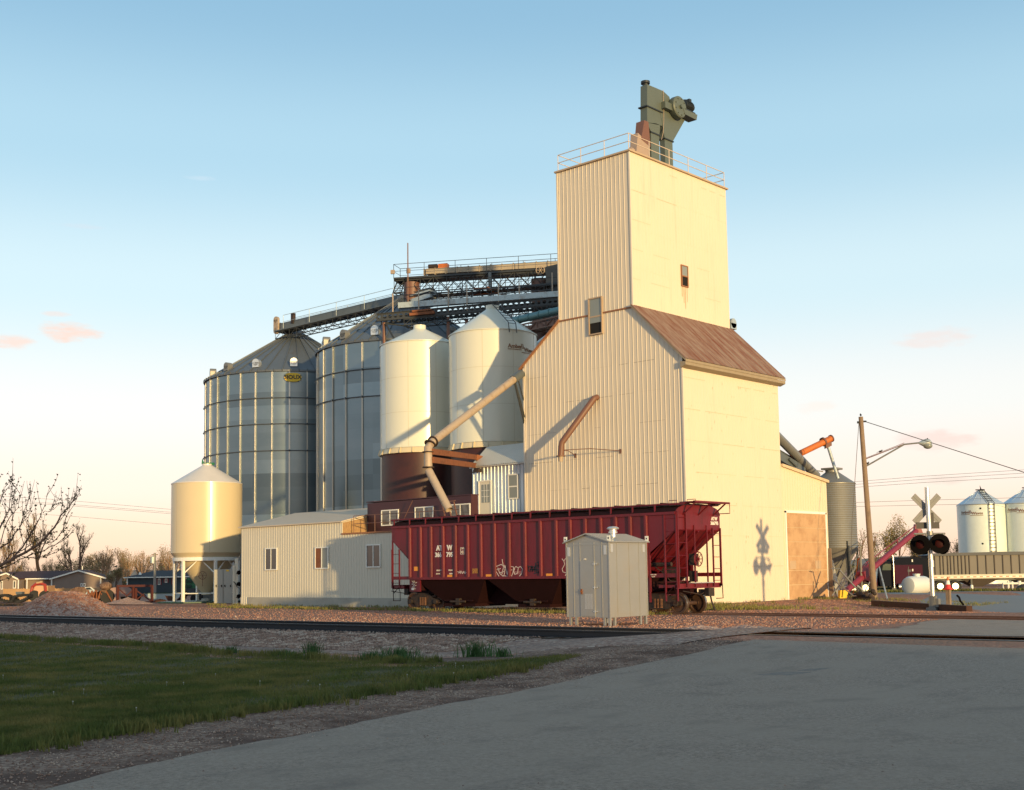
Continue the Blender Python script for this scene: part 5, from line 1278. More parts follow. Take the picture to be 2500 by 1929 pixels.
def slider(x0, x1, z0, z1, y, parent, m1='glass', m2='glass', fm='white_trim', fw=.06):
    f = MB(); xm = (x0+x1)/2
    f.box(x0-fw, x0, y-.05, y, z0-fw, z1+fw); f.box(x1, x1+fw, y-.05, y, z0-fw, z1+fw); f.box(x0, x1, y-.05, y, z0-fw, z0); f.box(x0, x1, y-.05, y, z1, z1+fw); f.box(xm-.03, xm+.03, y-.045, y, z0, z1)
    wn = part('window', f, fm, parent)
    part('pane', MB().box(x0, xm-.03, y-.02, y-.008, z0, z1), m1, wn); part('pane', MB().box(xm+.03, x1, y-.028, y-.015, z0, z1), m2, wn)
slider(-60.34, -59.26, 2.16, 3.36, YO-.025, of); slider(-55.56, -54.46, 2.18, 3.30, YO-.025, of, m1='rust', m2='glass_grey'); slider(-51.08, -50.01, 2.20, 3.34, YO-.025, of)
M['fr_int'] = mat('orange_inner_board', (.45,.16,.05), .7, var=.2)  # plain orange-brown board colour
# roof pipe rails of the flat roof
b = MB()
for x in (-52.9,-51.1,-49.3,-47.5): b.tube((x,44.2,4.09), (x,44.2,5.05), .02, n=5)
b.tube((-52.9,44.2,5.05), (-44.5,44.2,5.05), .02, n=5); b.tube((-52.9,44.2,4.6), (-44.5,44.2,4.6), .02, n=5)
part('roof_railing', b, 'brown_pipe', of)
b = MB(); b.path([(-53.1,46.2,5.4),(-53.1,46.2,5.95),(-53.4,46.2,5.95),(-53.4,46.2,5.7)], .05, 6); part('vent_pipe', b, 'steel_pale', of)
# maroon control room on the flat roof
mr = thing('control_room', 'dark maroon control room with three white sliding windows above the hopper car', 'control room', (-49, 46, 4.1))
w = MB(); w.prism([(-53.17,4.10),(-44.84,4.10),(-44.84,5.84),(-53.17,5.80)], 'y', 45.44, 45.95); part('wall', w, 'maroon', mr)
w = MB(); w.box(-53.22, -44.82, 45.40, 46.0, 5.85, 5.90); part('roof', w, 'maroon', mr)
slider(-51.88, -50.54, 4.53, 5.30, 45.43, mr, 'glass_warm', 'glass_warm'); slider(-49.10, -47.75, 4.58, 5.34, 45.43, mr, 'glass_warm', 'glass_warm'); slider(-46.32, -44.95, 4.62, 5.36, 45.43, mr, 'glass_warm', 'glass_warm')
b = MB()
for i in range(3): b.beam((-46.3+i*.45,44.7,5.5), (-45.9+i*.45,44.7,4.2), .06, .06)
b.beam((-46.35,44.7,5.5), (-45.3,44.7,5.55), .06, .06)
zz_ = MB(); zz_.beam((-50.2,45.1,4.1), (-49.0,45.1,5.75), .03, .03); part('ladder_rail', zz_, 'brown_pipe', mr)
tag(part('stair_rail', b, 'brown_pipe'), 'rusty stair railing on the flat roof in front of the small lean-to door', 'stair railing')
# little lean-to beside the gable
le = thing('lean_to', 'small pale blue grey lean-to with door and window against the gable wall', 'lean-to', (-48.9, 52.2, 4))
YB = 51.60
w = MB(); xl2, xr2 = (-50.88,51.60,7.95)[0], XG-.004
w.prism([(YB,0),(52.75,0),(52.75,9.0),(YB,8.02)], 'x', xl2+.08, xr2)
ribs_x(w, frange(xl2+.2, xr2-.1, .2855), YB, .1, 7.98, out=-.04, w=.06, t=.025)
part('wall', w, 'galv_light', le)
w = MB(); n = int((xr2-xl2+.1)/.09)
for i in range(n+1):
    x = xl2-.05+i*.09; dz = .02 if i % 2 else 0; w.v += [(x, YB-.12, 8.06+dz), (x, 53.0, 9.35+dz)]
w.f = [(2*i, 2*i+1, 2*i+3, 2*i+2) for i in range(n)]
w.box(xl2-.05, xr2, YB-.13, YB-.08, 7.97, 8.05)
part('roof', w, mat('lean_to_roof', (.55,.54,.50), .45, .3), le)
x0_, z0_ = (-50.25,51.58,7.15)[0], 5.0; x1_ = (-49.19,51.58,7.09)[0]; zt_ = (-49.71,51.58,7.12)[2]
f = MB(); f.box(x0_, x0_+.07, YB-.09, YB-.04, 4.3, zt_); f.box(x1_-.07, x1_, YB-.09, YB-.04, 4.3, zt_); f.box(x0_, x1_, YB-.09, YB-.04, zt_, zt_+.07)
dr = part('door', MB().box(x0_+.07, x1_-.07, YB-.06, YB-.042, 4.3, zt_), 'door_white', le); part('door_frame', f, 'white_trim', dr)
part('pane', MB().box(x0_+.26, x1_-.14, YB-.075, YB-.062, zt_-1.25, zt_-.18), 'glass_grey', dr)
g_ = MB()
for i in (1, 2): x = x0_+.26+(x1_-x0_-.40)*i/3; g_.box(x-.012, x+.012, YB-.085, YB-.076, zt_-1.25, zt_-.18)
for i in (1, 2): z = zt_-1.25+1.07*i/3; g_.box(x0_+.26, x1_-.14, YB-.088, YB-.0855, z-.012, z+.012)
part('muntins', g_, 'white_trim', dr)
wx0, wx1 = (-47.77,51.58,7.37)[0], (-47.13,51.58,7.33)[0]; wz1, wz0 = (-47.45,51.58,7.35)[2], (-47.48,51.58,6.04)[2]
f = sash(le, wx0, wx1, wz0, wz1, YB-.03).box(wx0, wx1, YB-.085, YB-.04, (wz0+wz1)/2-.035, (wz0+wz1)/2+.035)
wn = part('window', f, 'white_trim', le); part('pane', MB().box(wx0, wx1, YB-.07, YB-.05, wz0, (wz0+wz1)/2), 'glass_grey', wn); part('pane', MB().box(wx0, wx1, YB-.078, YB-.058, (wz0+wz1)/2, wz1), 'glass_grey', wn)
b = MB(); c_ = (-50.11,51.20,7.79); b.hexa([(c_[0]-.22,c_[1]-.1,c_[2]-.16),(c_[0]+.22,c_[1]-.1,c_[2]-.16),(c_[0]+.22,c_[1]+.3,c_[2]-.1),(c_[0]-.22,c_[1]+.3,c_[2]-.1)], [(c_[0]-.2,c_[1]+.02,c_[2]+.12),(c_[0]+.2,c_[1]+.02,c_[2]+.12),(c_[0]+.2,c_[1]+.3,c_[2]+.12),(c_[0]-.2,c_[1]+.3,c_[2]+.12)])
part('flood_lamp', b, 'truck_cast', le)
part('yellow_marker', MB().box(XG-.06, XG-.046, Y0+.05, Y0+.14, 9.6, 10.7), 'yellow', elev)
# ------------------------------------------------------------------ galvanised signal shed
sh = thing('signal_shed', 'small galvanised signal shed with door and round roof vent between the two tracks', 'signal shed', (-25.6, 32.4, .15))
zg_ = .15; x0, x1, y0, y1 = -26.50, -24.70, 31.38, 33.42; zb, zt = zg_+.14, 2.76
w = MB(); w.box(x0, x1, y0, y1, zb, zt)
w.prism([(x0,zt+.002),(x1,zt+.002),((x0+x1)/2,zt+.26)], 'y', y0, y1)
for x in (x0+.30, x0+.58, x1-.62, x1-.30): w.box(x-.012, x+.012, y0-.014, y0, zb, zt)
for y in (y0+.42, y0+1.08, y1-.42): w.box(x1, x1+.014, y-.012, y+.012, zb, zt)
for x in (x0, x1): w.box(x-.02, x+.02, y0-.02, y0+.02, zb, zt)
w.box(x1-.02, x1+.02, y1-.02, y1+.02, zb, zt)
w.box(x0, x1, y0-.012, y0, zt-.10, zt-.06)
part('wall', w, 'shed_galv', sh)
w = MB(); xm = (x0+x1)/2; e = .09
w.hexa([(x0-e,y0-.1,zt-.02),(xm,y0-.1,zt+.262),(xm,y1+.1,zt+.262),(x0-e,y1+.1,zt-.02)], [(x0-e,y0-.1,zt+.01),(xm,y0-.1,zt+.30),(xm,y1+.1,zt+.30),(x0-e,y1+.1,zt+.01)])
w.hexa([(x1+e,y0-.1,zt-.02),(xm,y0-.1,zt+.262),(xm,y1+.1,zt+.262),(x1+e,y1+.1,zt-.02)], [(x1+e,y0-.1,zt+.01),(xm,y0-.1,zt+.30),(xm,y1+.1,zt+.30),(x1+e,y1+.1,zt+.01)])
part('roof', w, 'shed_galv', sh)
w = MB(); vx, vy = x1-.55, y0+.95; w.lathe(vx, vy, [(.10,zt+.10),(.10,zt+.30),(.15,zt+.31),(.15,zt+.35),(.12,zt+.36),(.12,zt+.42),(.20,zt+.43),(.21,zt+.47),(.13,zt+.52),(.01,zt+.53)], 20); part('roof_vent', w, 'alu', sh, smooth=True)
for (x, y) in ((x0-.02,y0-.02),(x1+.02,y0-.02),(x1+.02,y1+.02),(x0-.02,y1+.02)):
    w = MB(); w.box(x-.065, x+.065, y-.012, y+.012, zt+.02, zt+.20); o_ = part('lifting_lug', w, 'white', sh)
    part('lug_hole', MB().box(x-.025, x+.025, y-.016, y+.016, zt+.09, zt+.14), 'black', o_)
for (a_, b_, c_, d_) in ((x1-.20,x1-.08,y0-.02,y0-.004),): part('bracket_plate', MB().box(a_, b_, c_, d_, zt-.42, zt-.12), 'alu', sh)
part('bracket_plate', MB().box(x0+.05, x0+.16, y0-.02, y0-.004, zt-.45, zt-.15), 'alu', sh)
part('bracket_plate', MB().box(x1+.004, x1+.02, y0+.08, y0+.20, zt-.34, zt-.08), 'alu', sh); part('bracket_plate', MB().box(x1+.004, x1+.02, y1-.22, y1-.10, zt-.34, zt-.08), 'alu', sh)
dw = MB(); dw.box(x0+.60, x1-.60, y0-.03, y0-.001, zb+.04, zt-.62); dr = part('door', dw, 'shed_galv', sh)
for z in (zb+.20, (zb+zt-.5)/2, zt-.72):
    w = MB(); w.box(x1-.66, x1-.46, y0-.055, y0-.031, z-.015, z+.015); w.tube((x1-.58,y0-.05,z-.05), (x1-.58,y0-.05,z+.05), .016, n=6); part('hinge', w, 'alu', dr)
w = MB(); w.box(x0+.63, x0+.69, y0-.06, y0-.031, 1.05, 1.22); w.tube((x0+.66,y0-.06,1.14), (x0+.66,y0-.11,1.14), .02, n=6); part('handle', w, 'rust', dr)
w = MB()
for k in range(3):
    for j in range(14): z = zb+.28+j*.036; w.box(x0+.78+k*.115, x0+.88+k*.115, y0-.036, y0-.031, z, z+.018)
part('louvre', w, 'alu', dr)
w = MB(); text_to(w, '. 00 .', .08, lambda a, c_, d_: (xm+a-.1, y0-.016-d_, zt-.56+c_)); part('lettering', w, 'letter', sh)
for (x, y) in ((x0+.1,y0+.05),(x0+.35,y0+.05),(x1-.25,y0+.05),(x1-.05,y0+.05),(x1-.05,y0+.3),(x1-.05,y1-.35),(x1-.05,y1-.05),(x0+.1,y1-.05)):
    part('foot', MB().box(x-.04, x+.04, y-.04, y+.04, -.02, zb), 'shed_galv', sh)

# ------------------------------------------------------------------ crossing signal
cx, cy, cz = -24.0, 54.4, -.20
sg = thing('crossing_signal', 'railway crossing signal mast with crossbuck and round lamps seen from behind', 'crossing signal', (cx, cy, cz))
b = MB(); b.tube((cx,cy,cz+.5), (cx-.03,cy-.03,cz+5.62), .105, n=16); b.tube((cx,cy,cz+1.95),(cx,cy,cz+2.25), .125, n=16); part('mast', b, 'alu', sg, smooth=True)
b = MB(); b.box(cx-.24, cx+.24, cy-.24, cy+.24, cz-.05, cz+.08)
for k in range(8):
    a = PI/4*k+.2; b.beam((cx+.13*math.cos(a),cy+.13*math.sin(a),cz+.08), (cx+.11*math.cos(a),cy+.11*math.sin(a),cz+.62), .10, .07)
b.box(cx-.14,cx+.14,cy-.14,cy+.14,cz+.08,cz+.58); b.box(cx+.14,cx+.30,cy-.10,cy+.14,cz+.12,cz+.5)
part('base', b, 'galv_dark', sg)
# boards face away from the camera: frame axes across the road
ax = Vector(RGT); fa = Vector(FWD)
ax = (ax+FWD*.12).normalized(); fa = Vector((-ax.y, ax.x, 0))
c0 = Vector((cx,cy,0))+fa*.17
for s_ in (-1, 1):
    b = MB(); z0 = cz+4.62; L = .88
    p = c0+ax*(-L*s_*math.cos(math.radians(45)))+Vector((0,0,z0-L*math.sin(math.radians(45)))); q = c0+ax*(L*s_*math.cos(math.radians(45)))+Vector((0,0,z0+L*math.sin(math.radians(45))))
    off = fa*(.03 if s_ > 0 else .06); b.beam(p+off, q+off, .022, .30, up=tuple((q-p).cross(fa))); 
    b.beam(p+off-fa*.018, q+off-fa*.018, .01, .05, up=tuple((q-p).cross(fa)))
    part('crossbuck_board', b, mat('weathered_aluminium_board', (.23,.23,.23), .85, var=.1, spec=.2), sg)
b = MB()
for (x_, z_) in ((0.0, 3.86),):
    p = c0+Vector((0,0,cz+z_)); b.beam(p-ax*.56, p+ax*.56, .02, .30, up=(0,0,1)); p2 = p+Vector((0,0,.37)); b.beam(p2+ax*.02, p2+ax*.30, .02, .44, up=(0,0,1))
part('track_number_board', b, mat('dull_grey_board', (.085,.08,.078), .8, spec=.2), sg)
def lamp(c, face, nm='signal_lamp'):
    """round flasher: backboard disc, housing, hood; face = direction it shines"""
    f_ = Vector(face).normalized(); c = Vector(c); r_ = Vector((-f_.y, f_.x, 0))
    b = MB(); b.tube(c+f_*.02, c+f_*.05, .45, n=32); o = part(nm, b, 'black', sg)
    b = MB(); b.tube(c-f_*.30, c+f_*.02, .14, .21, n=20); b.tube(c-f_*.42, c-f_*.30, .09, .14, n=14); part('housing', b, 'black', o, smooth=True)
    b = MB(); n = 18; L_ = .26
    vs = []
    for k in range(n+1):
        t_ = PI*(-.12)+PI*1.24*k/n; d_ = r_*math.cos(t_)+UP*math.sin(t_); ext = L_*(.35+.65*max(0, math.sin(t_)))
        vs += [c+f_*.05+d_*.215, c+f_*(.05+ext)+d_*.205]
    b.add(vs, [(2*k, 2*k+1, 2*k+3, 2*k+2) for k in range(n)]); part('hood', b, 'black', o, smooth=True)
    b = MB(); b.tube(c+f_*.051, c+f_*.075, .19, .15, n=24); 
    part('lens', b, mat('dark_red_lens', (.03,.003,.003), .6, spec=.15), o, smooth=True)
    return o
tocam = Vector((-cx, -cy, 0)).normalized(); zl = cz+2.95+.02
side_ = Vector((-tocam.y, tocam.x, 0))
lp = lamp(Vector((cx,cy,zl))-RGT*.60+fa*-.30, tocam+RGT*-.15)
lp = lamp(Vector((cx,cy,zl+.03))+RGT*.22-fa*.42, tocam+RGT*.08)
lp = lamp(Vector((cx,cy,zl))-RGT*.12+fa*.45, -tocam+RGT*.3)
lp = lamp(Vector((cx,cy,zl))+RGT*.66+fa*.25, -tocam*.5+RGT*.9)
b = MB(); p = Vector((cx,cy,zl+.50)); b.tube(p-RGT*.75-fa*.05, p+RGT*.75+fa*.1, .045, n=8)
for t_ in (-.62,-.15,.22,.62): b.tube(p+RGT*t_, p+RGT*t_-Vector((0,0,.22)), .05, n=6)
b.tube(p-Vector((0,0,.1)), p+Vector((0,0,.12)), .15, n=12)
part('lamp_arm', b, 'galv_dark', sg)

# ------------------------------------------------------------------ leaning utility pole with street lamp
up_ = thing('utility_pole', 'leaning weathered wooden utility pole carrying a street lamp arm', 'utility pole', (-32.3, 65.4, 0))
P0 = Vector((-32.3,65.4,-.1)); P1 = Vector((-32.57,65.18,10.43))
b = MB(); b.path([tuple(P0+(P1-P0)*t_) for t_ in (0,.25,.5,.75,1)], [.185,.17,.155,.14,.13], 14); part('shaft', b, 'wood_pole', up_, smooth=True)
arm0 = Vector((-32.40,65.34,7.58)); arm1 = Vector((-29.82,66.77,8.80)); armu = Vector((-32.43,65.31,7.98)); k1_ = Vector((-30.55,66.36,8.74))
b = MB(); k2_ = Vector((-31.53,65.87,8.14)); b.path([tuple(arm0),tuple(k2_),tuple(k1_),tuple(arm1)], .045, 8); part('lamp_arm', b, 'galv_dark', up_, smooth=True)
b = MB(); b.tube(armu, k1_+Vector((0,0,.02)), .028, n=6); b.tube(armu+Vector((0,0,.05)), k1_+Vector((0,0,.09)), .015, n=5); part('upper_stay', b, 'brown_pipe', up_)
b = MB(); hd0 = arm1-(arm1-k1_).normalized()*.1; b.ellipsoid(Vector((-29.48,66.94,8.77)), .62, .62, .17, 16, 8); 
b = MB(); p = Vector((-29.85,66.74,8.78)); q = Vector((-29.26,67.15,8.78)); m_ = (p+q)/2
b.path([tuple(p), tuple(p+(q-p)*.25), tuple(p+(q-p)*.6), tuple(p+(q-p)*.85), tuple(q)], [.06,.17,.24,.20,.05], 12); lh = part('lamp_head', b, 'steel_pale', up_, smooth=True)
b = MB(); b.ellipsoid(p+(q-p)*.68-Vector((0,0,.16)), .26, .26, .19, 14, 8); part('lamp_globe', b, 'glass_grey', lh, smooth=True)
for (u_, n_) in ((0,1),):
    b = MB(); t_ = Vector((-32.43,65.31,10.16)); b.tube(t_-RGT*.15, t_+RGT*.12, .05, n=8); b.tube(Vector((-32.69,65.07,10.13)), Vector((-32.61,65.14,10.09)), .05, n=8); b.tube(Vector((-32.69,65.07,10.17)), Vector((-32.70,65.06,10.05)), .06, n=8); part('insulator', b, 'olive_dark', up_)
def cable(name, pts, r, label, m_='wire', cat='cable', group=None, sag=0.):
    P = [Vector(p) for p in pts]; out = []
    for a, c_ in zip(P, P[1:]):
        for i in range(12): t_ = i/12; out.append(tuple(a+(c_-a)*t_-Vector((0,0,sag*4*t_*(1-t_)))))
    out.append(tuple(P[-1])); b = MB(); b.path(out, r, 5); return tag(part(name, b, m_), label, cat, group)
cable('overhead_cable', [(-32.41,65.33,10.16), (-22.44,62.28,6.40), (-13.63,55.44,2.90)], .022, 'single cable sloping down to the right from the leaning pole top')
cable('guy_wire', [(-32.66,65.10,10.09), (-32.65,63.75,4.30), (-32.82,63.59,1.32)], .016, 'thin guy wire down from the leaning pole top beside the grey bin')
for j, (ya, yb, t_) in enumerate(((605,505,'uppermost of the thin wires crossing behind the leaning pole'),(625,530,'middle one of the thin wires crossing behind the leaning pole, above the white bins'),(645,560,'third thin wire down behind the leaning pole, above the white bins'),(750,720,'thin wire crossing behind the crossbuck boards'),(778,765,'lowest thin wire crossing just under the crossbuck centre'))):
    cable('power_line', [D_at(2013,980+(ya+14)/3.063,150), D_at(2258,980+((ya+yb)/2+4)/3.063,146), D_at(2568,980+(yb-6)/3.063,140)], .020, t_, 'wire', 'power line', 'thin power lines on the right')
for j, (ya, yb, t_) in enumerate(((180,302,'uppermost thin wire at left, behind the cream hopper bin'),(215,320,'second thin wire at left, behind the cream hopper bin'),(225,332,'third thin wire at left, behind the cream hopper bin'),(300,418,'lowest thin wire at left, behind the cream hopper bin'))):
    cable('power_line', [D_at(-96,1150+(ya-10)/3.12,190), D_at(160,1150+(ya+(yb-ya)*.35)/3.12,190), D_at(545,1150+(yb+25)/3.12,190)], .020, t_, 'wire', 'power line', 'thin power lines on the left')
def bird(p, ang, lab):
    b = MB(); b.ellipsoid((0,0,.09), .095, .055, .06, 10, 6); b.ellipsoid((.085,0,.155), .038, .034, .036, 8, 5)
    b.hexa([(-.08,-.02,.07),(-.22,-.03,.03),(-.22,.03,.03),(-.08,.02,.07)], [(-.08,-.02,.095),(-.22,-.03,.045),(-.22,.03,.045),(-.08,.02,.095)]); b.tube((.115,0,.153),(.15,0,.148), .008, .002, 5)
    for s_ in (-.018, .018): b.tube((.0,s_,.04),(.01,s_,0), .006, n=4)
    b.rotz(ang); b.move(*p); o = part('bird', b, 'bird', smooth=True); return tag(o, lab, 'bird', 'dark birds perched on the leaning pole')
bird(tuple(P1+Vector((0,0,.02))), 2.2, 'dark bird perched on top of the leaning utility pole')
bird(tuple(Vector((-31.75,65.80,8.30))), .4, 'dark bird perched midway along the upper lamp stay')
bird(tuple(Vector((-29.50,66.92,8.86))), .4, 'dark bird perched on the street lamp head')
bird(tuple(Vector((-32.37,65.36,7.63))), .9, 'dark bird perched where the lamp arm meets the pole')

# ------------------------------------------------------------------ grey corrugated hopper bin behind the garage
gb = thing('corrugated_hopper_bin', 'narrow grey corrugated hopper bin on dark legs behind the garage', 'hopper bin', (-37.75, 71.2, 0))
cx, cy, R = -37.75, 71.25, 1.42
b = MB(); b.lathe(cx, cy, [(R+(.012 if i % 2 else -.012), 2.95+i*.07) for i in range(60)], 64); part('shell', b, 'galv_dark', gb)
b = MB(); b.lathe(cx, cy, [(R+.04, 7.06), (R+.04, 7.10), (.42, 7.85), (.42, 7.98), (.02, 8.0)], 48); part('roof', b, 'galv_dark', gb, smooth=True)
b = MB(); b.lathe(cx, cy, [(R, 2.95), (.22, .75), (.22, .6)], 48); part('hopper', b, 'galv_dark', gb, smooth=True)
for k in range(5):
    a = base+.3+2*PI*k/5; b = MB(); b.beam((cx+R*math.cos(a),cy+R*math.sin(a),0), (cx+R*math.cos(a),cy+R*math.sin(a),3.4), .09); part('leg', b, 'steel_dark', gb)
b = MB()
for k in range(5):
    a = base+.3+2*PI*k/5; a2 = a+2*PI/5; b.tube((cx+R*math.cos(a),cy+R*math.sin(a),.1), (cx+R*math.cos(a2),cy+R*math.sin(a2),2.6), .03, n=5); b.tube((cx+R*math.cos(a2),cy+R*math.sin(a2),.1), (cx+R*math.cos(a),cy+R*math.sin(a),2.6), .03, n=5)
part('leg_bracing', b, 'galv_dark', gb)
b = MB(); p = Vector((cx-.9,cy-.7,7.6)); b.path([tuple(p),tuple(p+Vector((-.5,-.4,.5))),tuple(p+Vector((-.2,-.2,.45))),tuple(p+Vector((.5,.3,.3)))], .04, 5); b.box(cx-.5,cx+.5,cy-.5,cy+.5,8.0,8.12); part('lid', b, 'galv_dark', gb)
og = thing('orange_auger', 'orange auger tube rising to the right above the lean-to garage roof', 'auger', (-37.21,67.70,8.97))
o0 = Vector((-38.48,65.17,7.93)); o1 = Vector((-36.79,69.45,9.81))
b = MB(); b.tube(o0, o1, .20, n=16); do = (o1-o0).normalized(); part('tube', b, 'orange', og, smooth=True)
b = MB(); c_ = Vector((-37.04,68.95,9.60)); b.tube(c_-do*.06, c_+do*.06, .29, n=16); b.tube(o1, o1+do*.08, .24, n=16); b.hexa(*[[tuple(o1+do*a_+RGT*0+UP*z_+fa*f_) for a_, f_ in ((-.5,-.15),(0,-.15),(0,.15),(-.5,.15))] for z_ in (-.45, .0)]); part('discharge_box', b, 'brown_pipe', og)
b = MB(); b.tube(tuple(o1+do*-.25-UP*.4), (-36.33,69.33,7.26), .10, n=10); part('down_spout', b, 'steel_pale', og, smooth=True)
b = MB(); b.tube((-37.44,63.41,9.96), (-37.51,68.79,7.48), .27, n=14); tag(part('dark_spout', b, 'galv_dark', smooth=True), 'thick dark spout sloping down to the right behind the garage', 'spout')
b = MB(); s0 = Vector((-37.88,64.36,8.61)); s1 = Vector((-37.67,67.28,7.73)); b.beam(s0, s1, .5, .5); b.tube(s0+UP*.45, s1+UP*.45, .06, n=6); b.tube(Vector((-37.46,65.43,8.36)), Vector((-37.40,66.17,7.95)), .08, n=6)
tag(part('conveyor_housing', b, 'steel_mid'), 'grey boxed conveyor crossing under the orange auger', 'conveyor')
# ------------------------------------------------------------------ right background
pa = thing('portable_auger', 'faded plum red portable auger pointing up to the right past the leaning pole', 'auger', (-32, 66, 0))
a0_ = Vector((-33.10,63.33,0.34)); a1_ = Vector((-32.57,71.98,3.96)); da = (a1_-a0_).normalized()
b = MB(); b.tube(a0_, a1_, .17, n=14); part('tube', b, 'plum_auger', pa, smooth=True)
b = MB(); na = Vector((0,0,1)); m0 = a0_+(a1_-a0_)*.38; m1 = a0_+(a1_-a0_)*.72
b.tube(a0_+(a1_-a0_)*.2+UP*.16, m0+UP*.55, .025, n=5); b.tube(m0+UP*.55, a1_-da*.3+UP*.35, .03, n=5); b.tube(m0+UP*.1, m0+UP*.55, .03, n=5); b.tube(m1+UP*.1, m1+UP*.45, .03, n=5)
part('truss_rod', b, 'plum_auger', pa)
b = MB(); b.hexa([tuple(a1_+RGT*x+FWD*y-UP*.35) for x, y in ((-.22,-.2),(.35,-.2),(.35,.2),(-.22,.2))], [tuple(a1_+RGT*x+FWD*y+UP*.38) for x, y in ((-.12,-.2),(.14,-.2),(.14,.2),(-.12,.2))]); part('discharge_spout', b, 'plum_auger', pa)
b = MB(); q0 = a0_+(a1_-a0_)*.22; q1 = a0_+(a1_-a0_)*.36; b.beam(q0+UP*.15, q1+UP*.15, .5, .42); b.path([tuple(q0+UP*.3),tuple(q0+UP*.62+da*.3),tuple(q1+UP*.6),tuple(q1+UP*.3)], .03, 5); part('engine_cover', b, 'plum_auger', pa)
b = MB(); l1 = Vector((-33.44,68.45,1.82)); 
for t_ in ((965,1475,70),(862,1470,70.5),(900,1400,73)): pass
b.tube(l1, (-31.32,64.97,-0.04), .045, n=6); part('leg', b, 'steel_pale', pa)
b = MB(); b.tube(Vector((-33.52,68.39,1.78)), (-32.34,65.40,-0.04), .06, n=6); part('leg', b, 'steel_pale', pa)
b = MB(); b.tube((-33.17,66.67,0.90), (-33.17,65.98,0.37), .03, n=6); b.tube((-33.06,64.73,0.78), (-32.71,65.05,0.35), .05, n=6); part('brace', b, 'steel_pale', pa)
b = MB(); b.hexa([tuple(a0_+RGT*x+FWD*y-UP*.3) for x, y in ((-.3,-.2),(.1,-.2),(.1,.2),(-.3,.2))], [tuple(a0_+RGT*x+FWD*y+UP*.15) for x, y in ((-.25,-.25),(.2,-.25),(.2,.25),(-.25,.25))]); part('intake', b, 'yellow', pa)
# brace frame between the posts
b = MB()
for p, q in (((545,1250,69),(622,1252,69)),((612,1262,69),(735,1400,68.5)),((620,1400,69),(735,1240,69)),((560,1330,69.5),(740,1470,68)),((555,1455,69),(640,1330,69.5)),((690,1370,70),(800,1430,69.5))):
    pass
def seg(b, x0, y0, d0, x1, y1, d1, r): pass
b.tube((-33.61,62.86,1.71), (-33.19,63.25,1.69), .03, n=5); b.tube((-33.24,63.20,1.62), (-32.34,63.35,0.58), .05, n=5); b.tube((-33.23,63.21,0.58), (-32.56,63.83,1.77), .05, n=5); b.tube((-33.79,63.37,1.11), (-32.24,62.76,0.18), .04, n=5); b.tube((-33.60,62.87,0.18), (-33.34,63.79,1.10), .04, n=5)
tag(part('cross_brace_frame', b, 'galv_dark'), 'grey crossed braces between the posts right of the garage', 'brace frame')
b = MB(); c_ = Vector((-32.12,63.55,0.22))
for i in range(7): b.ellipsoid(c_+Vector((random.uniform(-.7,.7),random.uniform(-.4,.4),random.uniform(-.1,.22))), random.uniform(.1,.22), .15, random.uniform(.1,.2), 8, 5)
b.box(c_.x-.5, c_.x+.6, c_.y-.2, c_.y+.3, c_.z-.3, c_.z-.08); b.tube(c_-RGT*.6, c_+RGT*.5+UP*.2, .05, n=6)
tag(part('scrap_pump', b, 'truck_cast'), 'small dark pump and scrap at the foot of the leaning pole', 'scrap machinery')
# timber barrier and cone
tb0, tb1 = Vector((-28.9,58.4,-.18)), Vector((-21.75,53.0,-.24))
b = MB(); b.beam(tb0+UP*.12, tb1+UP*.13, .28, .27)
tag(part('timber_beam', b, 'beam_wood'), 'long dark red timber beam lying on the ground behind the crossing signal', 'timber')
gx, gy, gz_ = (-27.31,63.83,-0.20)
gx, gy, gz_ = -24.9, 58.2, -.25
dp_ = Vector((-26.07,60.97,0.59)); gx, gy = dp_.x, dp_.y
b = MB(); b.box(gx-.10, gx+.10, gy-.10, gy+.10, -.35, dp_.z-.02); tag(part('short_post', b, 'wood_pole'), 'short square wooden post carrying the traffic cone', 'post')
b = MB(); b.box(gx-.19, gx+.19, gy-.19, gy+.19, dp_.z-.02, dp_.z+.02); b.lathe(gx, gy, [(.17,dp_.z+.02),(.115,dp_.z+.24)], 20)
cn = part('traffic_cone', b, 'red', smooth=True); tag(cn, 'red and white traffic cone on the short wooden post', 'traffic cone')
b = MB(); b.lathe(gx, gy, [(.116,dp_.z+.24),(.075,dp_.z+.44)], 20); part('reflective_collar', b, 'white', cn, smooth=True)
b = MB(); b.lathe(gx, gy, [(.076,dp_.z+.44),(.035,dp_.z+.62),(.01,dp_.z+.63)], 20); part('tip', b, 'orange', cn, smooth=True)
c_ = Vector((-23.79,56.95,0.07)); b = MB(); b.path([tuple(c_-RGT*.0+UP*.32-RGT*.15),tuple(c_+UP*.22-RGT*.05),tuple(c_+UP*.05),tuple(c_-UP*.15+RGT*.15)], .05, 6)
tag(part('switch_handle', b, 'black'), 'small black bent iron handle sticking up beyond the timber beam', 'iron handle')
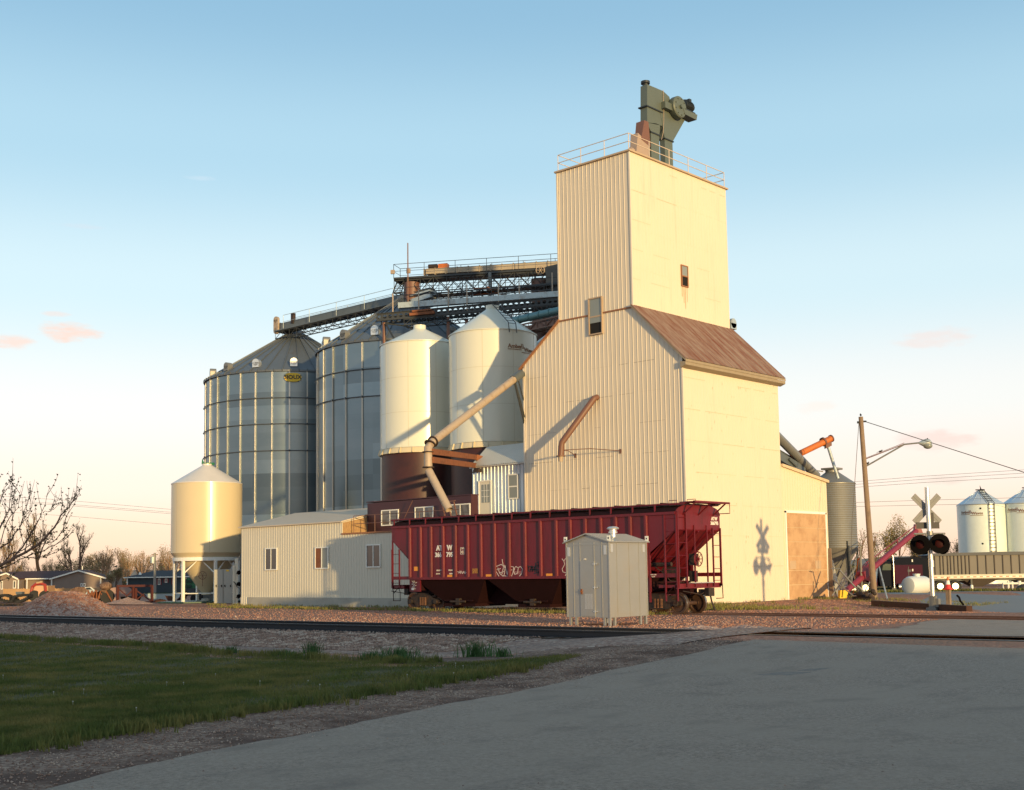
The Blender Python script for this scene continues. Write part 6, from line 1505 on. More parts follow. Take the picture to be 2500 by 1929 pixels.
# white poly tank
tk = thing('white_tank', 'round ended white plastic tank lying on the grass beyond the street', 'tank', (-35.75,78.57,0.09))
tc_ = Vector((-35.73,78.59,0.49)); dirt_ = (RGT*.80+FWD*.60).normalized()
b = MB(); b.path([tuple(tc_-dirt_*1.05), tuple(tc_-dirt_*1.0), tuple(tc_-dirt_*.75), tuple(tc_-dirt_*.3), tuple(tc_), tuple(tc_+dirt_*.3), tuple(tc_+dirt_*.75), tuple(tc_+dirt_*1.0), tuple(tc_+dirt_*1.05)], [.35,.52,.60,.61,.61,.61,.60,.52,.35], 32); part('shell', b, 'tank_white', tk, smooth=True)
b = MB(); b.tube(tc_+UP*.55, tc_+UP*.72, .22, n=18); b.tube(tc_+UP*.70, tc_+UP*.76, .25, n=18); part('lid', b, 'tank_white', tk, smooth=True)
b = MB()
for s_ in (-.7, .7): p = tc_+dirt_*s_; b.beam(p-Vector((-dirt_.y,dirt_.x,0))*.5-UP*.62, p+Vector((-dirt_.y,dirt_.x,0))*.5-UP*.62, .2, .2)
part('cradle', b, 'tank_white', tk)
# grain truck and trailer, local x to the right in the survey frame
TD_ = 105.; TZ = -.55
def TL(X, Y, Z): return FR((2264-1250)/2971.7*TD_+X, TD_+Y, Z)
class TB(MB):
    def lb(s, X0, X1, Y0_, Y1_, Z0, Z1):
        return s.hexa([TL(X0,Y0_,Z0),TL(X1,Y0_,Z0),TL(X1,Y1_,Z0),TL(X0,Y1_,Z0)], [TL(X0,Y0_,Z1),TL(X1,Y0_,Z1),TL(X1,Y1_,Z1),TL(X0,Y1_,Z1)])
    def lp(s, poly, Y0_, Y1_):
        n = len(poly); return s.add([TL(x,Y0_,z) for x, z in poly]+[TL(x,Y1_,z) for x, z in poly], [tuple(range(n-1,-1,-1)), tuple(range(n, 2*n))]+[(i,(i+1)%n,n+(i+1)%n,n+i) for i in range(n)])
    def wheel(s, X, Y, Z, r, w_): s.tube(TL(X,Y,Z), TL(X,Y+w_,Z), r, n=24); return s
tr = thing('grain_trailer', 'long grey ribbed grain trailer with dark roll tarp beyond the street', 'trailer', TL(5,0,TZ))
b = TB(); b.lb(0, 12.4, 0, 2.5, .62, 2.62); part('body', b, 'trailer', tr)
b = TB()
xp = [0,.32,.78,1.05,1.42,1.68,1.98,2.32,2.62,2.95,3.28]+[3.28+.72*i for i in range(1, 13)]
for x in xp: b.lb(x, x+.07, -.07, 0, .58, 2.60)
part('side_posts', b, 'trailer_post', tr)
b = TB(); b.lb(0, 12.4, -.085, 0, .60, .95); part('bottom_rail', b, 'galv_dark', tr)
b = TB()
for i in range(22): b.lb(.2+i*.56, .2+i*.56+.28, -.095, -.086, .72, .78)
part('reflective_tape', b, 'red', tr)
b = TB()
for i in range(22): b.lb(.48+i*.56, .48+i*.56+.28, -.095, -.086, .72, .78)
part('reflective_tape', b, 'white', tr)
b = TB(); b.lp([(-.2,2.58),(12.5,2.58),(12.5,2.82),(6,2.86),(.6,2.80),(-.2,2.66)], -.15, 2.6)
part('roll_tarp', b, 'tarp', tr)
for x0_ in (2.6, 7.2):
    b = TB(); b.add([TL(x0_,.1,.60),TL(x0_+3.4,.1,.60),TL(x0_+3.4,2.4,.60),TL(x0_,2.4,.60),TL(x0_+1.3,.8,-.1),TL(x0_+2.1,.8,-.1),TL(x0_+2.1,1.7,-.1),TL(x0_+1.3,1.7,-.1)], [(4,5,1,0),(5,6,2,1),(6,7,3,2),(7,4,0,3),(4,7,6,5)]); part('hopper', b, 'trailer_post', tr)
b = TB(); b.lb(0, 12.4, .3, .5, .42, .60); b.lb(0, 12.4, 2.0, 2.2, .42, .60); b.lb(3.4, 3.55, .1, .3, TZ+.3, .6); part('frame', b, 'steel_dark', tr)
for X in (10.2, 11.5):
    b = TB(); b.wheel(X, .0, TZ+.52, .52, .35); w_ = part('wheel', b, 'rubber', tr, smooth=True); b = TB(); b.wheel(X, -.02, TZ+.52, .27, .2); part('rim', b, 'chrome', w_)
ta = thing('truck_tractor', 'plum and black long nosed truck tractor with tall chrome exhaust', 'truck', TL(-3,0,TZ))
b = TB(); b.lp([(-3.1,.15),(-.72,.15),(-.72,1.85),(-3.1,1.85)], 0, 2.4); part('sleeper', b, 'purple', ta)
b = TB(); b.lp([(-3.12,1.852),(-.70,1.852),(-.70,2.42),(-1.3,2.52),(-2.6,2.50),(-3.05,2.28)], 0.0, 2.4); b.lp([(-.72,.3),(-.02,.3),(-.10,2.42),(-.72,2.42)], .02, 2.4); part('roof_fairing', b, 'navy', ta)
b = TB(); b.lp([(-4.35,.05),(-3.12,.05),(-3.12,2.15),(-3.8,2.18),(-4.3,1.95),(-4.55,1.35)], .05, 2.35); cabo = part('cab', b, 'navy', ta)
b = TB(); b.lp([(-4.18,1.42),(-3.40,1.42),(-3.40,1.95),(-3.85,1.98),(-4.08,1.86)], .03, .049); part('window', b, mat('cab_glass', (.03,.07,.06), .08, spec=.9), cabo)
b = TB(); b.lp([(-6.5,.05),(-4.56,.05),(-4.56,1.36),(-5.6,1.26),(-6.35,1.10),(-6.55,.85)], .25, 2.15); b.lp([(-6.4,.0),(-6.42,.45),(-6.2,.72),(-5.7,.82),(-5.2,.72),(-4.98,.45),(-4.95,.1),(-5.2,.1),(-5.25,.35),(-5.45,.55),(-5.7,.60),(-5.98,.5),(-6.1,.3),(-6.12,.0)], -.02, .5); part('hood', b, 'purple', ta)
b = TB(); b.lp([(-6.85,-.25),(-6.5,-.25),(-6.5,.05),(-6.85,.05)], 0, 2.4); b.lb(-6.62,-6.56,.7,1.7,.1,1.0); part('bumper', b, 'chrome', ta)
for X, r_ in ((-5.68,.50),(.75,.52),(2.05,.52)):
    b = TB(); b.wheel(X, .02, TZ+r_, r_, .33); w_ = part('wheel', b, 'rubber', ta, smooth=True); b = TB(); b.wheel(X, 0, TZ+r_, .27, .1); part('rim', b, 'chrome', w_)
b = TB(); b.lb(-5.0, 2.8, .5, .8, -.05, .15); b.lb(-5.0, 2.8, 1.6, 1.9, -.05, .15); b.lb(-3.4, -1.2, -.02, .5, -.25, -.02); part('chassis', b, 'steel_dark', ta)
b = TB(); b.tube(TL(-2.9,-.05,.0), TL(-.9,-.05,.0), .28, n=16); part('fuel_tank', b, 'chrome', ta, smooth=True)
b = TB(); b.path([TL(-3.25,-.1,-.1), TL(-3.25,-.1,2.55), TL(-3.33,-.1,2.72)], .085, 12); part('exhaust_stack', b, 'chrome', ta, smooth=True)
b = TB(); b.lb(-1.95,-1.90,-.012,-.002,.3,1.7); b.lb(-2.0,-1.72,-.01,-.001,1.25,1.45); part('sleeper_trim', b, 'tarp', ta)
b = TB(); b.lb(-1.62,-1.52,-.012,-.001,1.3,1.5); b.lb(-1.62,-1.52,-.012,-.001,2.1,2.32); part('marker_plate', b, 'letter', ta)
# white pipe rails and a wrapped bale beyond the trailer
b = MB(); p = [FR((u-1250)/2971.7*98, 98, z) for u, z in ((2437,-.45),(2437,.25),(2498,.25),(2498,-.45))]; b.path(p, .09, 7); b.tube(FR((2450-1250)/2971.7*98,98,-.45), FR((2450-1250)/2971.7*98,98,.45), .09, n=8); b.tube(FR((2477-1250)/2971.7*98,98,-.45), FR((2477-1250)/2971.7*98,98,.45), .14, n=8); b.tube(FR((2460-1250)/2971.7*98,98,-.45), FR((2460-1250)/2971.7*98,98,.42), .07, n=8)
tag(part('pipe_barrier', b, 'white'), 'white pipe barrier in front of the grain trailer', 'pipe barrier')
b = MB(); b.tube(FR((2361-1250)/2971.7*98,98,-.45), FR((2361-1250)/2971.7*98,98,.12), .12, n=10); b.ellipsoid(FR((2361-1250)/2971.7*98,98,.12), .12, .12, .08, 8, 4); tag(part('bollard', b, 'white'), 'short white bollard below the middle of the grain trailer', 'bollard')
b = MB(); c_ = FR((2493-1250)/2971.7*92, 92, -.1); b.ellipsoid(c_, .75, .7, .42, 14, 7); b.box(c_[0]-.6,c_[0]+.6,c_[1]-.5,c_[1]+.5,c_[2]-.55,c_[2]-.35); tag(part('covered_load', b, 'trailer_post', smooth=True), 'small grey covered bundle on a pallet at the far right edge', 'bundle')
b = MB()
for k in range(9): b.beam(FR(34+k*1.05+.1, 97+.3*math.sin(k), -.42), FR(35+k*1.05, 97, -.40), .5, .35)
tag(part('dark_flatbed', b, 'black'), 'long low dark flatbed frame lying under the grain trailer', 'flatbed')
# white bins at the far right
def far_bin(u, R, ze, za, label, lad, D=146.):
    lat = (u-1250)/2971.7*D; x, y, _ = FR(lat, D)
    o = thing('white_bin', label, 'hopper bin', (x, y, 0), 'white bins behind the trailer')
    b = MB(); b.lathe(x, y, [(R, -.5), (R, 3.5), (R+.006,3.5),(R+.006,3.55),(R,3.55),(R, ze)], 64); part('shell', b, mat('far_bin_enamel', (.66,.72,.68), .35, coat=.2), o, smooth=True)
    b = MB(); b.lathe(x, y, [(R+.05, ze-.03), (R+.05, ze+.03), (.3, za-.1), (.3, za), (.02, za+.02)], 64)
    for i in range(16): a = 2*PI*i/16; b.beam((x+math.cos(a)*R, y+math.sin(a)*R, ze+.05), (x+math.cos(a)*.35, y+math.sin(a)*.35, za-.08), .03, .03)
    part('roof', b, mat('far_bin_roof', (.55,.62,.68), .35, .3), o, smooth=True)
    b = MB(); b.box(x-.45, x+.45, y-.3, y+.3, za, za+.10); b.tube((x+.1,y,za+.1),(x+.0,y,za+.55), .08, .02, n=6); part('lid', b, 'black', o)
    bb = math.atan2(-y, -x)
    fn = on_cyl(x, y, R, bb+lad[0], lad[1]); b = MB(); sz = .46
    text_to(b, 'Amber', sz, lambda x_, y_, z_: fn(x_-sz*1.5, y_, z_), bold=sz*.02); text_to(b, '\\\\', sz*1.2, lambda x_, y_, z_: fn(x_, y_, z_), bold=.01); text_to(b, 'Waves', sz, lambda x_, y_, z_: fn(x_+sz*1.75, y_-sz*.35, z_), bold=sz*.02)
    for (xa_, xb_, yy_) in ((-sz*3., -sz*.1, -sz*.6), (-sz*.1, sz*3.2, -sz*.95)):
        for i in range(8): p0 = xa_+(xb_-xa_)*i/8; p1 = xa_+(xb_-xa_)*(i+1)/8; b.hexa([fn(p0,yy_,0),fn(p1,yy_,0),fn(p1,yy_,.02),fn(p0,yy_,.02)], [fn(p0,yy_+.05,0),fn(p1,yy_+.05,0),fn(p1,yy_+.05,.02),fn(p0,yy_+.05,.02)])
    part('logo_lettering', b, 'logo', o)
    return o, x, y, bb
o, x, y, bb = far_bin(2393, 2.76, 8.85, 10.65, 'white bin with a caged ladder behind the trailer, left of the pair', (-.45, 7.95))
a = bb+.42; b = MB(); ca, sa = math.cos(a), math.sin(a); px, py = -sa, ca; R = 2.76
for s_ in (-.33, .33): b.path([(x+ca*.35+px*s_, y+sa*.35+py*s_, 10.6), (x+ca*(R+.12)+px*s_, y+sa*(R+.12)+py*s_, 9.0), (x+ca*(R+.14)+px*s_, y+sa*(R+.14)+py*s_, 1)], .045, 5)
for z in frange(1.2, 8.9, .42): b.tube((x+ca*(R+.14)+px*.33, y+sa*(R+.14)+py*.33, z), (x+ca*(R+.14)-px*.33, y+sa*(R+.14)-py*.33, z), .035, n=4)
for i in range(6): t_ = i/6; q = .35+(R+.12-.35)*t_; z = 10.6-1.6*t_; b.tube((x+ca*q+px*.33, y+sa*q+py*.33, z), (x+ca*q-px*.33, y+sa*q-py*.33, z), .035, n=4)
part('ladder', b, 'steel_dark', o)
for az, zz in ((-.02,8.35),(.0,4.2)):
    a_ = bb+az; b = MB(); b.tube((x+math.cos(a_)*R, y+math.sin(a_)*R, zz), (x+math.cos(a_)*(R+.04), y+math.sin(a_)*(R+.04), zz), .11, n=10); part('inspection_port', b, 'black', o)
far_bin(2507, 2.86, 8.9, 10.75, 'white bin cut off by the right edge of the frame', (-.42, 8.15), 145.)

# ------------------------------------------------------------------ left background
def LBX(b, lat0, lat1, d0, d1, z0, z1):
    return b.hexa([FR(lat0,d0,z0),FR(lat1,d0,z0),FR(lat1,d1,z0),FR(lat0,d1,z0)], [FR(lat0,d0,z1),FR(lat1,d0,z1),FR(lat1,d1,z1),FR(lat0,d1,z1)])
def LP(b, poly, d0, d1):
    n = len(poly); return b.add([FR(x,d0,z) for x, z in poly]+[FR(x,d1,z) for x, z in poly], [tuple(range(n-1,-1,-1)), tuple(range(n, 2*n))]+[(i,(i+1)%n,n+(i+1)%n,n+i) for i in range(n)])
# tan house: two street gables joined by a long roof
hs = thing('tan_house', 'single storey tan house with maroon shingle roof at the far left', 'house', FR(-58, 152, -.8))
G0 = -.85; m = .0505
def U(u): return (u-1250)*m
def ZZ(v, u=100): return 1.86+(1411-v)*m
b = MB(); LBX(b, U(-60), U(235), 153.2, 160, G0, 1.70)
LP(b, [(U(129),G0),(U(247),G0),(U(247),1.72),(U(194),2.62),(U(129),1.72)], 150, 153.2); LP(b, [(U(-40),G0),(U(42),G0),(U(42),1.80),(U(15),2.42),(U(-40),1.55)], 150.5, 153.2)
for k in range(14): z = G0+.3+k*.19; LBX(b, U(130), U(246), 149.98, 149.999, z, z+.02); LBX(b, U(-38), U(41), 150.48, 150.499, z, z+.02)
part('wall', b, 'siding_tan', hs)
b = MB(); b.hexa([FR(U(-60),152.4,1.72),FR(U(135),152.4,1.72),FR(U(135),156.5,2.60),FR(U(-60),156.5,2.60)], [FR(U(-60),152.4,1.80),FR(U(135),152.4,1.80),FR(U(194),156.5,2.72),FR(U(10),156.5,2.72)])
LP(b, [(U(122),1.66),(U(194),2.64),(U(264),1.66),(U(264),1.78),(U(194),2.78),(U(122),1.78)], 149.7, 152.6); LP(b, [(U(-45),1.5),(U(15),2.45),(U(45),1.70),(U(45),1.82),(U(15),2.58),(U(-45),1.62)], 150.2, 153)
part('roof', b, 'shingle', hs)
b = MB()
for (ua, za, ub, zb_) in ((124,1.66,194,2.66),(194,2.66,262,1.66),(-30,1.70,15,2.47),(15,2.47,44,1.72)): b.beam(FR(U(ua),149.68 if ua > 100 else 150.15,za), FR(U(ub),149.68 if ua > 100 else 150.15,zb_), .08, .17)
b.beam(FR(U(44),152.3,1.73), FR(U(124),152.3,1.73), .1, .14)
for u_ in (43, 64, 128, 247): b.beam(FR(U(u_),149.9 if u_ > 100 else 150.4,G0), FR(U(u_),149.9 if u_ > 100 else 150.4,1.7), .14, .1)
part('trim', b, 'white_trim', hs)
for (ua, ub, va, vb, dd) in ((30,37,1417,1436,150.45),(0,5,1418,1438,150.45),(198,203,1426,1434,149.95),(204,210,1426,1434,149.95)):
    b = MB(); LBX(b, U(ua), U(ub), dd, dd+.03, ZZ(vb), ZZ(va)); wn = part('window', b, 'white_trim', hs); b = MB(); LBX(b, U(ua)+.07, U(ub)-.07, dd-.02, dd-.001, ZZ(vb)+.08, ZZ(va)-.08); part('pane', b, 'glass_warm', wn)
b = MB(); b.tube(FR(U(170),154.5,2.3), FR(U(170),154.5,3.25), .06, n=6); b.tube(FR(U(170),154.5,2.4), FR(U(170),154.5,2.75), .3, .12, n=8); part('vent_pipe', b, 'white', hs)
# blue house
hb2 = thing('blue_house', 'low slate blue house with dark hip roof behind the scrap yard', 'house', FR(-47, 168, -.8))
m = .0555
def ZY(v): return 1.86+(1406.5-v)*m
b = MB(); LBX(b, U(310), U(520), 165, 174, -.95, ZY(1409)); 
for k in range(12): z = -.8+k*.2; LBX(b, U(311), U(519), 164.98, 164.999, z, z+.02)
part('wall', b, 'siding_blue', hb2)
b = MB(); b.add([FR(U(304),164.5,ZY(1409)),FR(U(525),164.5,ZY(1409)),FR(U(525),174.5,ZY(1409)),FR(U(304),174.5,ZY(1409)),FR(U(352),169.5,ZY(1393)),FR(U(500),169.5,ZY(1393))], [(0,1,5,4),(1,2,5),(2,3,4,5),(3,0,4),(3,2,1,0)]); part('roof', b, 'shingle_dark', hb2)
b = MB(); b.beam(FR(U(304),164.45,ZY(1409.5)), FR(U(525),164.45,ZY(1409.5)), .1, .12); b.beam(FR(U(311),164.9,-.9), FR(U(311),164.9,1.7), .14, .1); part('trim', b, 'white_trim', hb2)
for (ua, ub, va, vb, sh_) in ((385,391,1413,1428,1),(402,408,1413,1423,1),(421,427,1413,1428,1),(448,455,1412,1432,0)):
    b = MB(); LBX(b, U(ua), U(ub), 164.93, 164.97, ZY(vb), ZY(va)); wn = part('window', b, 'white_trim', hb2); b = MB(); LBX(b, U(ua)+.08, U(ub)-.08, 164.90, 164.929, ZY(vb)+.1, ZY(va)-.1); part('pane', b, 'glass_warm', wn)
    if sh_:
        for q in (ua-3, ub+.2): b = MB(); LBX(b, U(q), U(q)+.16, 164.9, 164.97, ZY(vb), ZY(va)); part('shutter', b, mat('red_shutter', (.16,.02,.025), .6), wn)
b = MB(); b.tube(FR(U(333),166.5,ZY(1404)), FR(U(333),166.5,ZY(1397)), .22, .12, n=8); part('roof_vent', b, 'white', hb2)
# utility pole in the yard, left
lp_ = Vector((-107.22,64.37,0.23)); 
yp_ = thing('utility_pole', 'thin grey utility pole with transformer among the scrap at left', 'utility pole', (lp_.x, lp_.y, -.7))
b = MB(); b.tube((lp_.x,lp_.y,-.9), (-107.26,64.33,4.13), .15, .11, n=10); part('shaft', b, 'galv_dark', yp_, smooth=True)
b = MB(); c_ = Vector((-107.40,64.20,3.42)); b.tube(c_-UP*.3, c_+UP*.3, .22, n=12); b.tube(c_+UP*.3, c_+UP*.42, .06, n=6); part('transformer', b, 'steel_pale', yp_, smooth=True)
b = MB(); b.beam((-107.50,64.12,3.94), (-107.03,64.54,3.95), .1, .1); part('crossarm', b, 'wood_pole', yp_)
# fence
fe = thing('board_fence', 'tan wooden board fence in front of the tan house', 'fence', FR(-53, 136, -.8))
b = MB(); D_ = 136; mm = D_/2971.7
for k in range(96):
    l0 = (10-1250)*mm+k*.115; hh = .66+.02*(k % 3)-.0025*k*.3; LBX(b, l0, l0+.10, D_, D_+.03, -.95, hh)
part('board_panel', b, 'fence', fe)
b = MB()
for k in range(6): l0 = (10-1250)*mm+k*2.2; LBX(b, l0, l0+.1, D_-.06, D_, -.95, .75)
part('fence_post', b, 'fence', fe)
def yard(name, label, cat, D, mat_, fn, smooth=False):
    b = MB(); fn(b, lambda u, v, dd=0.: Vector(D_at(u, v, D+dd))); return tag(part(name, b, mat_, smooth=smooth), label, cat)
def blob_box(b, P, u0, v0, u1, v1, th):
    a, c_ = P(u0, v1), P(u1, v1); t0, t1 = P(u0, v0), P(u1, v0); q = FWD*th
    b.hexa([a, c_, c_+q, a+q], [t0, t1, t1+q, t0+q])
# loader with red boom and tan shield
sk_ = thing('red_loader', 'small red loader with tan engine cover parked left of the gravel heap', 'loader', D_at(95,1455,92))
b = MB(); P = lambda u, v, dd=0.: Vector(D_at(u, v, 92+dd))
b.path([P(76,1447),P(79,1433),P(88,1426),P(100,1424),P(110,1428),P(112,1444)], .12, 8); b.path([P(76,1447,1.6),P(79,1433,1.6),P(88,1426,1.6),P(100,1424,1.6),P(110,1428,1.6),P(112,1444,1.6)], .12, 8); part('loader_arm', b, mat('red_machine_paint', (.30,.03,.02), .5), sk_)
b = MB(); blob_box(b, P, 84, 1430, 105, 1456, 1.6); part('engine_cover', b, mat('peach_machine_cover', (.60,.33,.20), .5), sk_)
b = MB(); blob_box(b, P, 105.2, 1430, 117, 1446, 1.4); b.tube(P(90,1424.5),P(104,1421.5), .12, n=8); part('bucket', b, 'door_tan', sk_)
for u_ in (84, 110):
    b = MB(); b.tube(P(u_,1455,-.1), P(u_,1455,.3), .42, n=16); part('wheel', b, 'rubber', sk_)
for k, (u0, v0, lab) in enumerate(((14,1462,'black rubber crawler track lying coiled at the far left edge'),(48,1462,'black rubber crawler track lying beside the gravel heap'))):
    o_ = thing('rubber_track', lab, 'rubber track', D_at(u0,1470,78), 'loose rubber crawler tracks'); b = MB(); P = lambda u, v, dd=0.: Vector(D_at(u, v, 78+dd))
    pts = [P(u0+s_*22*math.cos(t_)-4*math.sin(2*t_)*(1 if k else -1), v0-1+7*math.sin(t_)-(4*math.cos(t_) if k else -3*math.cos(t_))) for s_ in (1,) for t_ in [2*PI*i/22 for i in range(23)]]
    for p, q in zip(pts, pts[1:]): b.hexa([p-UP*.05,q-UP*.05,q-UP*.05+FWD*.5,p-UP*.05+FWD*.5], [p+UP*.05,q+UP*.05,q+UP*.05+FWD*.5,p+UP*.05+FWD*.5])
    part('belt', b, 'rubber', o_); b = MB()
    for p in pts[::1]: b.beam(p-FWD*.03, p+FWD*.55, .10, .16)
    part('lugs', b, 'rubber', o_)
yard('machine_part', 'small blue grey steel part on the ground between fence and rubber tracks', 'machine part', 84, 'steel_mid', lambda b, P: (blob_box(b, P, 38, 1445, 53, 1451, .5), blob_box(b, P, 40, 1450, 50, 1456, .4)))
# covered car / pickup
pk_ = thing('parked_pickup', 'pale blue and white pickup partly hidden behind the gravel heap', 'pickup', D_at(220,1458,112))
P = lambda u, v, dd=0.: Vector(D_at(u, v, 112+dd))
def PL(b, poly, dd0, dd1, P=None):
    n = len(poly); P_ = P or globals()['P']; return b.add([P_(u, v, dd0) for u, v in poly]+[P_(u, v, dd1) for u, v in poly], [tuple(range(n-1,-1,-1)), tuple(range(n, 2*n))]+[(i,(i+1)%n,n+(i+1)%n,n+i) for i in range(n)])
b = MB(); PL(b, [(188,1458),(190,1448),(203,1441),(232,1441),(243,1444),(240,1452),(205,1460)], 0, 1.7); part('body', b, 'blue_pale', pk_)
b = MB(); PL(b, [(204,1440.9),(207,1434),(222,1433),(232,1440.9)], .15, 1.55); cb = part('cab', b, 'tank_white', pk_)
b = MB(); PL(b, [(208,1440),(210,1435),(219,1434.3),(226,1440)], .12, .149); part('window', b, 'glass', cb)
for u_ in (196, 232):
    b = MB(); b.tube(P(u_,1458,-.05), P(u_,1458,.25), .38, n=14); part('wheel', b, 'rubber', pk_)
b = MB(); P = lambda u, v, dd=0.: Vector(D_at(u, v, 100+dd)); PL(b, [(150,1462),(160,1450),(175,1438),(188,1433),(206,1434),(216,1442),(206,1452),(195,1460)], 0, 3)
tag(part('earth_pile', b, 'dirt'), 'brown earth pile rising behind the gravel heap', 'earth pile')
cm = thing('rusty_combine_header', 'dark rusty scrap machine with round tyre between pickup and red frame', 'scrap machinery', D_at(245,1465,96))
P = lambda u, v, dd=0.: Vector(D_at(u, v, 96+dd))
b = MB(); PL(b, [(214,1470),(216,1452),(230,1446),(246,1442),(258,1450),(262,1466),(250,1472)], 0, 1.2); part('frame', b, 'car_dark', cm)
b = MB()
for i in range(12): u0 = random.uniform(215,262); b.beam(P(u0,random.uniform(1440,1450),-.1), P(u0+random.uniform(-14,14),random.uniform(1462,1472),-.15), .08)
part('bars', b, 'rust', cm)
b = MB(); b.tube(P(252,1437,.3), P(264,1436,.3), .5, n=14); b.ellipsoid(P(258,1431), .5, .5, .35, 12, 6); part('drum', b, 'dirt', cm)
b = MB(); b.tube(P(262,1456,.0), P(262,1456,.4), .55, n=18); part('tyre', b, 'rubber', cm)
b = MB(); P = lambda u, v, dd=0.: Vector(D_at(u, v, 106+dd)); PL(b, [(268,1466),(268,1436),(290,1433),(312,1433),(330,1443),(336,1452),(330,1466)], 0, 4)
tag(part('tarped_stack', b, mat('dusty_pink_tarp', (.34,.22,.19), .8)), 'dusty pink tarped stack behind the red steel frame', 'tarped stack')
fr = thing('red_steel_frame', 'dark red welded steel frame standing on the yard left of the hopper bin', 'steel frame', D_at(330,1470,95))
P = lambda u, v, dd=0.: Vector(D_at(u, v, 95+dd)); b = MB()
for (a, c_) in (((287,1431),(287,1471)),((371,1429),(371,1471)),((325,1433),(325,1472)),((331,1436),(331,1471)),((287,1431),(371,1430)),((325,1471.5),(371,1471)),((289,1437),(310,1455)),((310,1455),(325,1440)),((331,1440),(369,1468)),((331,1466),(352,1450))): b.beam(P(*a), P(*c_), .17 if a[0] == c_[0] or abs(a[1]-c_[1]) < 2 else .09)
for u_ in (287, 371): b.beam(P(u_,1431), P(u_,1431,2.0), .15); b.beam(P(u_,1431,2.0), P(u_,1468,2.0), .12)
b.beam(P(287,1431,2.0), P(371,1430,2.0), .12)
part('bars', b, 'beam_wood' if False else mat('dark_red_frame_paint', (.07,.012,.010), .7), fr)
b = MB(); P = lambda u, v, dd=0.: Vector(D_at(u, v, 98+dd)); b.hexa([P(297,1467),P(340,1467),P(340,1467,1),P(297,1467,1)], [P(293,1457),P(347,1455),P(347,1455,1),P(293,1457,1)]); tag(part('dark_trough', b, 'black'), 'dark steel trough behind the red frame', 'trough')
tg = thing('blue_trough', 'long pale blue metal trough lying left of the hopper bin', 'trough', D_at(400,1462,97))
P = lambda u, v, dd=0.: Vector(D_at(u, v, 97+dd)); b = MB(); PL(b, [(352,1449),(443,1448),(437,1459),(425,1465),(372,1464),(360,1458)], 0, 1.3); part('shell', b, 'blue_pale', tg)
b = MB(); PL(b, [(352,1447.5),(444,1446.5),(444,1448.9),(352,1449.3)], -.05, 1.4); part('rim', b, 'green_dark', tg)
for (u0, v0, u1, v1, lab, mm_) in ((402,1454,425,1467,'dark red angled steel hopper lying in front of the blue trough','beam_wood'),(372,1462,405,1471,'low pile of dark red scrap bars in front of the blue trough','beam_wood'),(438,1446,460,1466,'curved dark red sheet leaning beside the blue trough','car_dark')):
    P = lambda u, v, dd=0.: Vector(D_at(u, v, 93+dd)); b = MB()
    PL(b, [(u0,v0),(u1-4,v0+1),(u1,v1),(u0+8,v1)] if 'hopper' in lab else ([(u0,v1),(u0+8,v0+2),(u0+20,v0),(u1,v0+3),(u1+1,v1)] if 'pile' in lab else [(u0+4,v0),(u1,v0+1),(u1-2,v0+9),(u0+9,v1-3),(u0-1,v1),(u0-8,v1),(u0,v0+12)]), 0, .7)
    tag(part('scrap_piece', b, mm_), lab, 'scrap metal', 'dark red scrap lying in the yard')
gm = thing('green_machine', 'bright green machine partly behind the hopper bin legs', 'machine', D_at(468,1440,104))
P = lambda u, v, dd=0.: Vector(D_at(u, v, 104+dd)); b = MB()
PL(b, [(453,1438),(453,1416),(458,1411),(478,1412),(486,1424),(490,1438)], 0, 2.); part('body', b, 'green', gm)
b = MB(); 
for u0 in (455, 463): b.tube(P(u0+2,1419,-.15), P(u0+2,1419,.1), .16, n=10); b.tube(P(u0+1,1431,-.15), P(u0+1,1431,.1), .16, n=10)
part('hatches', b, 'green_dark', gm)
b = MB()
for u0 in (452,478,494): b.beam(P(u0,1438), P(u0,1462), .18)
b.beam(P(430,1440), P(500,1440), .3, .25); part('stand', b, 'steel_dark', gm)
wg = thing('dark_wheel_rig', 'dark wheeled undercarriage beside the hopper bin legs', 'wheeled rig', D_at(486,1465,92))
P = lambda u, v, dd=0.: Vector(D_at(u, v, 92+dd))
for u0, r_ in ((476,.34),(492,.46)):
    b = MB(); b.tube(P(u0,1461), P(u0,1461,.4), r_, n=18); part('wheel', b, 'rubber', wg)
b = MB(); b.beam(P(470,1455,.2), P(500,1452,.2), .25, .2); b.beam(P(480,1458,.2), P(488,1447,.2), .12); part('frame', b, 'steel_dark', wg)
b = MB(); P = lambda u, v, dd=0.: Vector(D_at(u, v, 88+dd))
for k in range(11): PL(b, [(496,1441+k*2.55),(524,1441+k*2.55),(524,1443.2+k*2.55),(496,1443.2+k*2.55)], -.02, .04)
PL(b, [(496,1440),(524,1440),(524,1470),(496,1470)], .04, .1); tag(part('louvred_panel', b, 'steel_mid'), 'grey louvred panel left of the electrical cabinet', 'louvred panel')
eb = thing('electrical_cabinet', 'grey double door electrical cabinet beside the cream hopper bin', 'electrical cabinet', (-68.6, 46.2, 0))
P = lambda u, v, dd=0.: Vector(D_at(u, v, 80+dd)); b = MB(); PL(b, [(523,1473),(523,1391),(566,1389),(566,1473)], 0, 1.); part('box', b, mat('cabinet_grey', (.36,.35,.31), .5), eb)
b = MB(); PL(b, [(544.3,1472),(544.3,1392),(545.0,1392),(545.0,1472)], -.02, .0); part('door_gap', b, 'black', eb)
for u_ in (527,540,548,562): b = MB(); b.path([P(u_+1.6,1428,-.03),P(u_,1430.5,-.03),P(u_+1.6,1433,-.03)], .03, 5); part('handle', b, 'black', eb)
b = MB(); PL(b, [(552,1391.5),(559,1391.2),(559,1395),(552,1395)], -.02, -.001); part('notice', b, 'yellow', eb)
